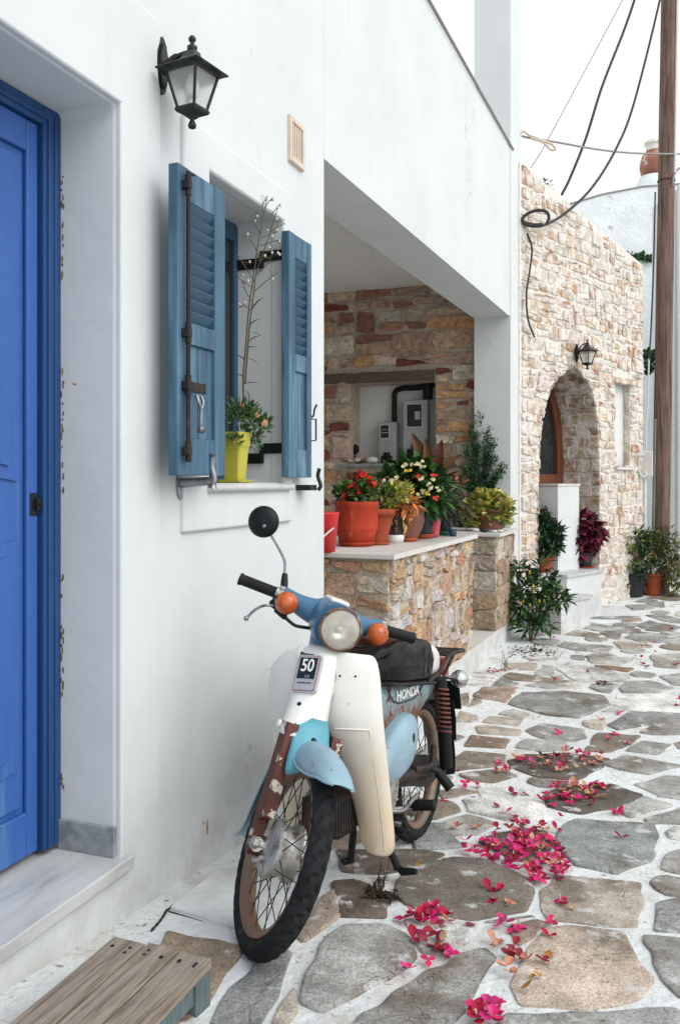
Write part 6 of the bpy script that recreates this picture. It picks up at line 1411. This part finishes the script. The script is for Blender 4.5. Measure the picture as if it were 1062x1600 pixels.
text('5 0', .012, lambda x, y, z: onbadge(x+.004, y-.010, .0066+z), 'silver', bd, .0004, 0, .9)
text('50', .050, lambda x, y, z: onbadge(x, y+.020, .0070+z), 'letter', bd, .0006, .0006, .80)
m = MB()
for i in range(7): m.prism([(-.022+i*.0063, -.030), (-.0175+i*.0063, -.030), (-.0175+i*.0063, -.0255), (-.022+i*.0063, -.0255)], onbadge, .0053, .0060)
part(m, 'worn_marks', 'letter_dark', bd)
m = MB(); m.ball((1.056, .010, .655), (.006, .008, .008), 10, 8); part(m, 'bolt', 'black', fc)
# headset, bars ------------------------------------------------------------
HC = Vector((.985, -.006, .890)); m = MB(); rows = []
for x, ry, rz, cz in ((.74, .030, .030, .915), (.76, .052, .045, .910), (.80, .066, .060, .902), (.86, .073, .066, .895), (.925, .076, .070, .890), (.950, .072, .069, .889)):
    rows.append([(x, -.006+ry*math.copysign(abs(math.cos(a))**.8, math.cos(a)), cz+rz*math.copysign(abs(math.sin(a))**.8, math.sin(a))) for a in np.linspace(0, 2*math.pi, 24, endpoint=False)])
m.loft(rows); hs_ = part(m, 'headset', 'pblue', st=True)
m = MB(); rows = []
for t, rx, ry in ((0, .062, .056), (.25, .066, .056), (.6, .060, .052), (.8, .058, .050), (1, .055, .050)):
    c = lerp(np.array([.835, -.006, .905]), np.array([.885, -.004, .790]), t); rows.append([(c[0]+rx*math.cos(a), c[1]+ry*math.copysign(abs(math.sin(a))**.7, math.sin(a)), c[2]-.15*rx*math.cos(a)) for a in np.linspace(0, 2*math.pi, 20, endpoint=False)])
m.loft(rows); part(m, 'neck', 'pblue', hs_, True)
m = MB(); m.box((.78, -.035, .952), (.875, .03, .968)); part(m, 'top_plate', 'cream_white', hs_, True, .006)
for s_ in (-1, 1):
    m = MB(); rows = []
    for t in np.linspace(0, 1, 8):
        c = lerp(np.array([.84, s_*.045, .905]), np.array([.795, s_*.172, .925]), t)+np.array([0, 0, -.008*math.sin(math.pi*t)]); r1 = lerp(.048, .024, t**.8); rows.append([(c[0]+r1*.95*math.cos(a), c[1], c[2]+r1*math.sin(a)) for a in np.linspace(0, 2*math.pi, 16, endpoint=False)])
    m.loft(rows); part(m, 'bar_arm', 'pblue', hs_, True)
m = MB(); m.lathe([(.056, -.03), (.066, -.012), (.0685, .004), (.067, .013), (.0625, .016), (.0608, .010)], tuple(HC), 'x', 40); hl = part(m, 'headlight', 'lamp_rim', st=True)
m = MB(); m.lathe([(.060, .011), (.050, .003), (.03, -.012), (.012, -.021), (0, -.023)], tuple(HC), 'x', 36); part(m, 'reflector_bowl', 'reflector', hl, True)
m = MB(); m.lathe([(.0612, .0105), (.052, .0165), (.035, .0215), (.018, .0240), (.0, .0248)], tuple(HC), 'x', 40); part(m, 'lens', 'lens', hl, True)
m = MB(); m.ball((HC[0]-.012, HC[1], HC[2]), .009, 10, 8); part(m, 'bulb', 'bulb', hl, True)
for s_ in (-1, 1):
    c = (.845, s_*.160-.002, .902)
    m = MB(); m.lathe([(.022, -.030), (.032, -.022), (.036, -.010), (.0375, -.004), (.0375, .0)], c, 'x', 28); io = part(m, 'indicator', 'alu', st=True)
    m = MB(); m.lathe([(.0370, .0), (.0362, .008), (.033, .018), (.025, .028), (.013, .034), (0, .0355)], c, 'x', 28); part(m, 'orange_dome', 'orange', io, True)
    m = MB(); m.lathe([(.0025, .002), (.0025, 0)], (c[0]+.031, c[1]+.012, c[2]+.014), 'x', 6); part(m, 'screw', 'black', io, True)
    g0, g1 = np.array([.782, s_*.195, .918]), np.array([.742, s_*.315, .920])
    m = MB(); pts = [lerp(g0, g1, t) for t in np.linspace(0, 1, 25)]; m.tube(pts, [.0205]+[.0175+(.0012 if i % 2 else 0) for i in range(22)]+[.0205, .0200], 14); part(m, 'grip', 'rubber_grip', st=True)
    m = MB(); m.tube([lerp(g0, g1, -.34), lerp(g0, g1, -.20), lerp(g0, g1, -.02)], [.020, .022, .021], 14); m.box((.785, s_*.178-.010, .925), (.805, s_*.178+.010, .946)); part(m, 'control_clamp', 'alu', st=True, bevel=.003)
m = MB(); m.ball((.812, -.176, .885), (.022, .034, .018), 12, 8); m.box((.79, -.20, .893), (.822, -.160, .910)); bl = part(m, 'lever_bracket', 'black', st=True)
m = MB(); lv = curve([(.83, -.195, .880), (.838, -.225, .872), (.838, -.250, .848), (.832, -.265, .815)], 6); m.tube(lv, .0045, 8); m.ball(lv[-1], .0085, 10, 8); part(m, 'brake_lever', 'galv', st=True)
m = MB(); m.tube(curve([(.828, -.185, .872), (.842, -.150, .858), (.850, -.115, .845), (.850, -.080, .848), (.845, -.055, .853)], 8), [.010]*9+[.0055]*24, 8); m.ball((.848, -.056, .853), .010, 8, 6); part(m, 'cable', 'black', st=True)
m = MB(); m.tube(curve([(.83, .16, .868), (.85, .11, .845), (.85, .07, .85)], 8), .0045, 6); part(m, 'cable', 'black', st=True)
# mirror
m = MB(); m.tube([(.792, -.170, .922), (.772, -.178, .962), (.765, -.184, .985)], [.013, .012, .009], 10); mm = part(m, 'mirror_mount', 'black', st=True)
m = MB(); m.tube(curve([(.765, -.184, .982), (.760, -.192, 1.010), (.760, -.205, 1.032), (.760, -.250, 1.072), (.764, -.285, 1.098), (.770, -.300, 1.108)], 6), .0045, 8); part(m, 'stalk', 'galv', st=True)
m = MB(); rows = [(0, .024), (.020, .023), (.040, .017), (.050, .008), (.0525, 0), (.051, -.006), (.047, -.006), (.0, -.006)]
m.lathe(rows, (0, 0, 0), 'x', 36); tl_ = Matrix.Rotation(R(-24), 3, 'Z') @ Matrix.Rotation(R(4), 3, 'Y'); m.v = [tuple(Vector((.752, -.307, 1.121)) + tl_ @ Vector(p)) for p in m.v]; mi = part(m, 'mirror', 'black', st=True)
m = MB(); m.ball((.782, -.305, 1.108), .007, 8, 6); part(m, 'screw', 'galv', mi, True)
# seat -----------------------------------------------------------------------
m = MB(); rows = []; nS = 34
for i in range(nS+1):
    t = i/nS; x = lerp(.785, .165, t)
    zt_ = .745+.072*math.sin(min(1, t*1.35)*math.pi/2)-.012*(t > .9); zb_ = lerp(.690, .640, t)-.012*math.sin(math.pi*t); w_ = .088+.050*math.sin(min(1, t*1.9)*math.pi/2)-.012*max(0, t-.8)*5
    if t < .06: zt_ -= .018
    row = []
    for k in range(28):
        a = 2*math.pi*k/28; cy, sz_ = math.cos(a), math.sin(a); e = .36
        y = w_*math.copysign(abs(cy)**e, cy); z = (zt_+zb_)/2+(zt_-zb_)/2*math.copysign(abs(sz_)**(.42 if sz_ > 0 else .35), sz_)
        wr = .0050*math.sin(x*125+z*60)*max(0, (t-.35)/.65)*(abs(cy) > .55)*(sz_ < .3) + .003*math.sin(x*34+7*math.sin(y*26))*(sz_ > .3)
        z += .006*math.sin(y*33+x*9)*(sz_ > .5) + .010*(abs(y)/w_)**3*(sz_ > .3)*math.sin(math.pi*t)
        row.append((x, y+wr*np.sign(cy), z+wr*.5))
    rows.append(row)
m.loft(rows); se = part(m, 'seat', 'vinyl')
m = MB(); m.tube([(x, .142-.05*max(0, (x-.62)/.16), lerp(.640, .692, (x-.165)/.62)) for x in np.linspace(.18, .76, 16)], .006, 6); part(m, 'piping', 'vinyl', se)
m = MB(); rows = []
for x, w_, z0, z1 in ((.18, .118, .655, .785), (.13, .120, .655, .790), (.07, .118, .652, .782), (.03, .110, .655, .765), (.012, .095, .665, .745)):
    rows.append([(x, w_*math.copysign(abs(math.cos(a))**.5, math.cos(a)), (z0+z1)/2+(z1-z0)/2*math.copysign(abs(math.sin(a))**.6, math.sin(a))) for a in np.linspace(0, 2*math.pi, 24, endpoint=False)])
m.loft(rows); part(m, 'seat_back_pad', 'foam', se)
# body under the seat -----------------------------------------------------------
def swept(poly_rows, name, mt, parent=None): m = MB(); m.loft(poly_rows); return part(m, name, mt, parent)
rows = []
for x, w_, z0, z1 in ((.705, .045, .46, .67), (.67, .068, .38, .685), (.60, .084, .355, .685), (.50, .092, .36, .675), (.40, .094, .40, .665), (.30, .094, .45, .655), (.20, .093, .515, .648), (.12, .091, .555, .648), (.05, .089, .575, .648)):
    rows.append([(x, w_*math.copysign(abs(math.cos(a))**.35, math.cos(a)), (z0+z1)/2+(z1-z0)/2*math.copysign(abs(math.sin(a))**.45, math.sin(a))) for a in np.linspace(0, 2*math.pi, 28, endpoint=False)])
bo = swept(rows, 'body_frame', 'pbody')
def side(y): return lambda x, z, d: (x, y+d, z)
m = MB(); em = [(.56, .650), (.50, .606), (.44, .592), (.30, .592), (.24, .602), (.18, .640), (.185, .646), (.30, .648), (.55, .655)]
m.tube([(x, .0955, z) for x, z in em[:6]], .0028, 6); part(m, 'emblem_outline', 'badge', bo)
text('HONDA', .046, lambda x, y, z: (.355-x*1.0, .0958+z, .6185+y), 'letter', bo, .0016, .0012, 1.35)
m = MB(); sc_ = chaikin([(.692, .405), (.668, .350), (.55, .335), (.40, .365), (.345, .42), (.315, .505), (.36, .550), (.43, .560), (.52, .535), (.615, .490)], 3); n = len(sc_); cc = sum(sc_)/n
rows = []
for k, d in ((1.0, .085), (1.0, .112), (.96, .124), (.86, .134), (.6, .142), (.3, .145)): rows.append([(cc[0]+(p[0]-cc[0])*k, d, cc[1]+(p[1]-cc[1])*k) for p in sc_])
m.loft(rows); so = part(m, 'side_cover', 'pfend')
m = MB(); m.ball((.425, .144, .475), (.011, .004, .017), 10, 8); part(m, 'latch', 'black', so)
m = MB(); m.loft([[(p[0], -p[1], p[2]) for p in r] for r in rows]); part(m, 'side_cover', 'pfend')
m = MB(); m.tube([(.94, 0, .80), (.93, 0, .62), (.84, 0, .47), (.70, 0, .42), (.62, 0, .45)], [.045, .055, .055, .055, .06], 14); part(m, 'down_tube', 'rustdark')
# engine
m = MB()
for i in range(9): x = lerp(.72, .88, i/8); m.box((x-.004, -.062, .235), (x+.004, .062, .345))
m.box((.70, -.045, .25), (.90, .045, .33)); en_ = part(m, 'cylinder_fins', 'rustdark', bevel=.004)
m = MB(); sidepoly(m, chaikin([(.74, .36), (.72, .24), (.62, .20), (.46, .21), (.42, .28), (.47, .37), (.60, .39)], 2), -.10, .085); eo_ = part(m, 'crankcase', 'rustdark', bevel=.012, seg=3)
m = MB(); sidepoly(m, chaikin([(.70, .375), (.69, .27), (.62, .235), (.545, .27), (.515, .36), (.56, .395), (.63, .40)], 2), .086, .128); co = part(m, 'engine_cover', 'alu', bevel=.010, seg=3)
m = MB()
for i in range(6): m.box((.535+i*.006, .1265, .285+i*.013), (.615+i*.004, .1315, .290+i*.013))
m.ball((.60, .129, .362), (.018, .006, .018), 10, 8); part(m, 'cover_ribs', 'alu', co)
m = MB(); m.box((.66, -.09, .205), (.80, .03, .235)); m.tube([(.85, -.05, .255), (.80, -.10, .235), (.55, -.135, .22), (.2, -.15, .24), (-.28, -.15, .27)], [.015, .016, .018, .032, .032], 12); part(m, 'exhaust', 'rustdark')
# swing arm, chain case, shocks
for s_ in (-1, 1):
    m = MB(); m.tube([(.46, s_*.085, .33), (.22, s_*.095, .315), (0, s_*.095, WR)], [.022, .020, .020], 10); m.tube([(0, s_*.06, WR), (0, s_*.125, WR)], .012, 8); part(m, 'swing_arm', 'rustdark')
    a, b = np.array([.075, s_*.128, .640]), np.array([.015, s_*.135, .300]); m = MB(); m.tube([lerp(a, b, .52), lerp(a, b, 1.0)], [.028, .026], 14); m.tube([lerp(a, b, -.02), lerp(a, b, .10)], [.024, .026], 14); m.tube([a, b], .009, 8); sh_ = part(m, 'shock_absorber', 'black')
    m = MB(); pts = []
    for i in range(150): t = i/149; an = t*2*math.pi*9.5; c = lerp(a, b, lerp(.09, .60, t)); pts.append(c+np.array([.0265*math.cos(an), .0265*math.sin(an), 0]))
    m.tube(pts, .0055, 6); part(m, 'spring', 'rustspring', sh_)
m = MB(); sidepoly(m, chaikin([(.50, .385), (.50, .30), (.34, .285), (.05, .225), (-.06, .25), (-.07, .31), (.02, .345), (.30, .375)], 2), .048, .078); part(m, 'chain_case', 'rustdark', bevel=.008, seg=3)
m = MB(); m.tube([(.30, .10, .335), (.18, .115, .325), (.14, .120, .335), (.12, .118, .40)], [.016, .014, .014, .012], 8); m.tube([(.16, .115, .322), (.155, .14, .312), (.15, .150, .305)], .012, 8); pg = part(m, 'peg_bracket', 'rustdark')
m = MB(); m.tube([(.152, .145, .306), (.150, .195, .250)], [.018, .020], 12); part(m, 'passenger_peg', 'rubber_grip', pg)
m = MB(); m.tube([(.52, .05, .235), (.42, .10, .225), (.40, .13, .228)], .011, 8); m.tube([(.56, -.10, .225), (.40, -.16, .225)], .011, 8); fp_ = part(m, 'footpeg_bar', 'galv')
for s_ in (-1, 1):
    m = MB(); pts = [(.395, s_*lerp(.115, .215, t), .234+.012*t) for t in np.linspace(0, 1, 25)]; m.tube(pts, [.017+(.0035 if i % 2 else 0) for i in range(25)], 10); part(m, 'footpeg_rubber', 'rubber_grip', fp_)
m = MB(); m.tube([(.57, .11, .215), (.56, .150, .212)], .009, 8); m.tube(curve([(.60, .10, .26), (.54, .145, .25), (.46, .15, .265), (.40, .150, .275)]), .008, 8); part(m, 'gear_lever', 'galv')
# rear fender, rack, tail lamp, plate, indicators
m = MB(); rows = []
for i in range(25):
    ph = R(lerp(20, 196, i/24)); 
    rows.append([(.318*math.cos(ph)-(.03*max(0, (i-18)/6) if i > 18 else 0), .062*math.sin(a), WR+(.318-.045*(1-math.cos(a)))*math.sin(ph)+.0) for a in np.linspace(-1.6, 1.6, 11)])
m.loft(rows, closed=False, cap=False); rf = part(m, 'rear_fender', 'black'); s = rf.modifiers.new('solid', 'SOLIDIFY'); s.thickness = .003
m = MB(); rows = []
for x, w_, z0, z1 in ((.10, .085, .58, .648), (-.02, .082, .585, .650), (-.14, .072, .575, .640), (-.21, .055, .56, .620)): rows.append([(x, w_*math.copysign(abs(math.cos(a))**.5, math.cos(a)), (z0+z1)/2+(z1-z0)/2*math.copysign(abs(math.sin(a))**.6, math.sin(a))) for a in np.linspace(0, 2*math.pi, 20, endpoint=False)])
m.loft(rows); part(m, 'tail_frame', 'rustdark')
m = MB()
for s_ in (-1, 1): m.tube(curve([(.16, s_*.105, .640), (.05, s_*.110, .665), (-.03, s_*.118, .715), (-.10, s_*.122, .732), (-.27, s_*.118, .732)]), .008, 8); m.tube([(-.16, s_*.06, .73), (-.02, s_*.06, .735)], .006, 6)
m.tube(curve([(-.27, -.118, .732), (-.295, -.09, .732), (-.295, .09, .732), (-.27, .118, .732)]), .008, 8)
for x in (-.04, -.13, -.21): m.tube([(x, -.12, .731), (x, .12, .731)], .007, 8)
m.tube([(-.20, .10, .73), (-.17, .06, .63)], .007, 8); m.tube([(-.20, -.10, .73), (-.17, -.06, .63)], .007, 8); part(m, 'luggage_rack', 'rustdark')
m = MB(); m.box((-.285, -.045, .615), (-.215, .050, .700)); part(m, 'tail_light', 'redlens', bevel=.012, seg=3)
m = MB(); m.box((-.335, -.085, .470), (-.328, .085, .600), Matrix.Rotation(R(18), 3, 'Y')); m.box((-.325, -.02, .50), (-.28, .02, .62)); part(m, 'number_plate_back', 'black', bevel=.003)
for s_ in (-1, 1):
    m = MB(); m.tube([(-.20, s_*.04, .625), (-.215, s_*.125, .618)], .009, 8); io = part(m, 'rear_indicator', 'chrome')
    m = MB(); m.lathe([(0, .044), (.018, .042), (.030, .032), (.037, .015), (.038, 0), (.0375, -.004)], (-.225, s_*.114, .617), 'x', 28); part(m, 'shell', 'chrome', io)
    m = MB(); m.lathe([(.037, -.004), (.034, -.018), (.022, -.030), (0, -.034)], (-.225, s_*.114, .617), 'x', 28); part(m, 'orange_dome', 'orange', io)
m = MB(); m.loft([[(-.275, -.072, .52), (-.270, -.072, .52), (-.270, .072, .52), (-.275, .072, .52)], [(-.305, -.075, .44), (-.300, -.075, .44), (-.300, .075, .44), (-.305, .075, .44)], [(-.325, -.070, .345), (-.320, -.070, .345), (-.320, .070, .345), (-.325, .070, .345)]], smooth=False); part(m, 'mudflap', 'rubber_grip')
# centre stand
m = MB(); Zg = .040
for s_, yf, zf in ((-1, -.060, .048), (1, .112, .046)):
    m.tube([(.50, s_*.055, .205), (.50, s_*.068 if s_ > 0 else -.050, .14), (.495, yf, zf+.01), (.495, yf, zf-.004)], [.014, .014, .013, .013], 8)
    m.tube([(.48, yf, zf-.002), (.50, yf+s_*.022, zf-.006), (.505, yf+s_*(.075 if s_ > 0 else .03), zf+.004)], [.011, .014, .010], 8)
m.tube([(.50, -.075, .195), (.50, .075, .195)], .012, 8); part(m, 'centre_stand', 'black')
# ---------------------------------------------------------------- fallen bougainvillea
rg = random.Random(123)
def bract_mesh(cols, n, kind):
    m = MB(); a0 = rg.uniform(0, 6)
    for i in range(n):
        a = a0+2*math.pi*i/n+rg.uniform(-.3, .3); L_ = rg.uniform(.021, .032); c = tuple(x*rg.uniform(.8, 1.15) for x in rg.choice(cols))
        d = Vector((math.cos(a), math.sin(a), rg.uniform(.05, .55))).normalized(); nrm = Vector((0, 0, 1)); s = d.cross(nrm).normalized(); nn = s.cross(d)
        vs = []; rows = ((0, .10), (.25, .75), (.55, 1.0), (.8, .7), (1, .05)); fo = rg.uniform(-.3, .7); cu = rg.uniform(-.7, .7)
        for t, wv in rows:
            ctr = d*L_*t+nn*L_*cu*t*t*.6; w_ = L_*.42*wv
            vs += [ctr-s*w_+nn*w_*fo, ctr-s*w_*.5+nn*w_*fo*.3, ctr, ctr+s*w_*.5+nn*w_*fo*.3, ctr+s*w_+nn*w_*fo]
        vs = [(v[0], v[1], max(v[2], .0)+.002) for v in vs]
        m.add(vs, [(5*r+c_, 5*r+c_+1, 5*r+c_+6, 5*r+c_+5) for r in range(4) for c_ in range(4)], c, True)
    if kind == 'pink' and n == 3 and rg.random() < .35: m.tube([(0, 0, .004), (.003, .002, .02)], [.0015, .003], 5, (.60, .50, .36))
    o = m.build('blossom', M['petal'])
    me = o.data; bpy.data.objects.remove(o); return me
PK = [(.66,.018,.13), (.55,.012,.085), (.70,.07,.21), (.42,.010,.05), (.62,.10,.20), (.60,.02,.15)]; TN = [(.52,.30,.17), (.45,.22,.13), (.55,.36,.24)]; YL = [(.62,.34,.035), (.50,.22,.04)]; DR = [(.22,.02,.05), (.28,.03,.05)]
VAR = {'pink': [bract_mesh(PK, n, 'pink') for n in (3, 3, 2, 3, 2, 3)], 'tan': [bract_mesh(TN, n, 'tan') for n in (2, 3, 1)], 'yellow': [bract_mesh(YL, 1, 'y'), bract_mesh(YL, 1, 'y')], 'dark': [bract_mesh(DR, n, 'd') for n in (2, 1, 3)]}
LBL = {'pink': ('fallen_blossom', 'pink bougainvillea blossom fallen on the stone paving', 'blossom', 'pink blossoms fallen on the lane'), 'tan': ('faded_blossom', 'faded tan bougainvillea blossom lying on the stone paving', 'blossom', 'faded blossoms fallen on the lane'),
       'yellow': ('fallen_leaf', 'small yellow leaf fallen on the stone paving', 'leaf', 'yellow leaves fallen on the lane'), 'dark': ('dark_blossom', 'dried dark red bougainvillea blossom lying on the stone paving', 'blossom', 'dried blossoms fallen on the lane')}
cnt = {'pink': 0, 'tan': 0, 'yellow': 0, 'dark': 0}
def drop(px, py, kind, s=1.0, lift=0.0):
    p = onG(px, py); n, l, c, gr = LBL[kind]; o = bpy.data.objects.new(n, rg.choice(VAR[kind])); COL.objects.link(o)
    o.location = (p[0], p[1], p[2]+.011+lift); o.rotation_euler = (rg.uniform(-.35, .35), rg.uniform(-.35, .35), rg.uniform(0, 6.28)); k = s*rg.uniform(.8, 1.2); o.scale = (k, k, k); tag(o, l, c, gr); cnt[kind] += 1
for x, y in ((728, 1318), (818, 1288), (962, 1274), (966, 1272), (1000, 1012), (991, 1028), (1001, 1030), (1055, 1040), (934, 1070), (966, 1117), (871, 1147), (949, 1158), (980, 1165), (776, 1196), (790, 1204), (726, 1228), (744, 1230), (693, 1255), (656, 1308), (790, 1273), (820, 1245), (846, 1255), (970, 1314), (777, 1397), (764, 1395), (770, 1416), (866, 1065), (1048, 985), (1020, 1006), (866, 998), (768, 1416), (782, 1449), (788, 1446), (778, 1452), (809, 1457), (804, 1462), (860, 1446), (876, 1414), (878, 1420), (645, 1472), (633, 1522), (640, 1520), (668, 1507), (697, 1490), (702, 1498), (700, 1505), (874, 1280), (775, 1050), (769, 1052), (862, 1262), (905, 1252), (808, 1293), (300, 1560), (304, 1570), (274, 1597), (857, 1470), (1062, 1095), (960, 1150), (868, 1300)): drop(x, y, 'pink', 1.0 if y > 1200 else 1.15)
for x, y in ((800, 1280), (803, 1483), (795, 1497), (781, 1478), (848, 1508), (806, 1500), (990, 1040), (1003, 1040), (1010, 1045), (705, 1082), (850, 1152), (715, 1210), (868, 1377), (742, 1452), (850, 1380), (800, 1243), (736, 1250), (1060, 1105), (780, 1266), (918, 1052)): drop(x, y, 'dark', .95)
for x, y in ((770, 1478), (774, 1486), (822, 1505), (790, 1518), (798, 1528), (713, 1297), (746, 1297), (806, 1303), (690, 1450), (700, 1446), (794, 1420), (938, 1128), (1012, 1012), (830, 1036)): drop(x, y, 'tan', 1.15)
for x, y in ((886, 1420), (897, 1425), (838, 1533), (812, 1552), (790, 1416), (846, 1530), (884, 1337), (647, 1356), (830, 1219), (800, 1415), (850, 1496), (595, 1398), (1024, 1022), (685, 1490), (680, 1488)): drop(x, y, 'yellow', 1.1)
def heap(poly, n, kinds, s=1.0, lift=.012):
    xs_, ys_ = [p[0] for p in poly], [p[1] for p in poly]; k = 0
    while k < n:
        q = (rg.uniform(min(xs_), max(xs_)), rg.uniform(min(ys_), max(ys_)))
        if not inpoly(q, [np.array(p) for p in poly]): continue
        drop(*q, rg.choice(kinds), s, rg.uniform(0, lift)); k += 1
heap([(722, 1333), (760, 1318), (800, 1318), (850, 1300), (870, 1330), (880, 1352), (886, 1374), (862, 1378), (830, 1390), (822, 1374), (780, 1358), (745, 1348)], 112, ['pink']*8+['dark', 'tan'], 1.0, .022)
heap([(762, 1302), (800, 1288), (845, 1290), (855, 1306), (800, 1312)], 12, ['dark']*3+['pink'], .9)
heap([(802, 1190), (850, 1178), (880, 1172), (930, 1180), (945, 1190), (925, 1204), (880, 1212), (820, 1203)], 50, ['pink']*3+['tan']*4+['dark']*2, 1.0)
heap([(848, 1252), (862, 1234), (890, 1230), (940, 1232), (952, 1244), (930, 1262), (890, 1262), (852, 1264)], 56, ['pink']*5+['tan']*3+['dark'], 1.05, .018)
heap([(625, 1442), (645, 1428), (690, 1428), (702, 1442), (690, 1460), (660, 1456), (632, 1450)], 17, ['pink']*4+['dark'], 1.05, .02)
heap([(655, 1480), (680, 1460), (690, 1475), (690, 1495), (672, 1500)], 7, ['dark', 'pink', 'tan'], 1.0)
heap([(722, 1602), (735, 1578), (780, 1578), (790, 1604), (760, 1615)], 11, ['pink'], 1.1, .02)
heap([(775, 1198), (795, 1200), (795, 1214), (770, 1212)], 6, ['pink', 'tan', 'dark'], .9)
heap([(720, 1085), (760, 1042), (780, 1048), (775, 1055), (758, 1058)], 3, ['dark'], .9)
print('petals', cnt)
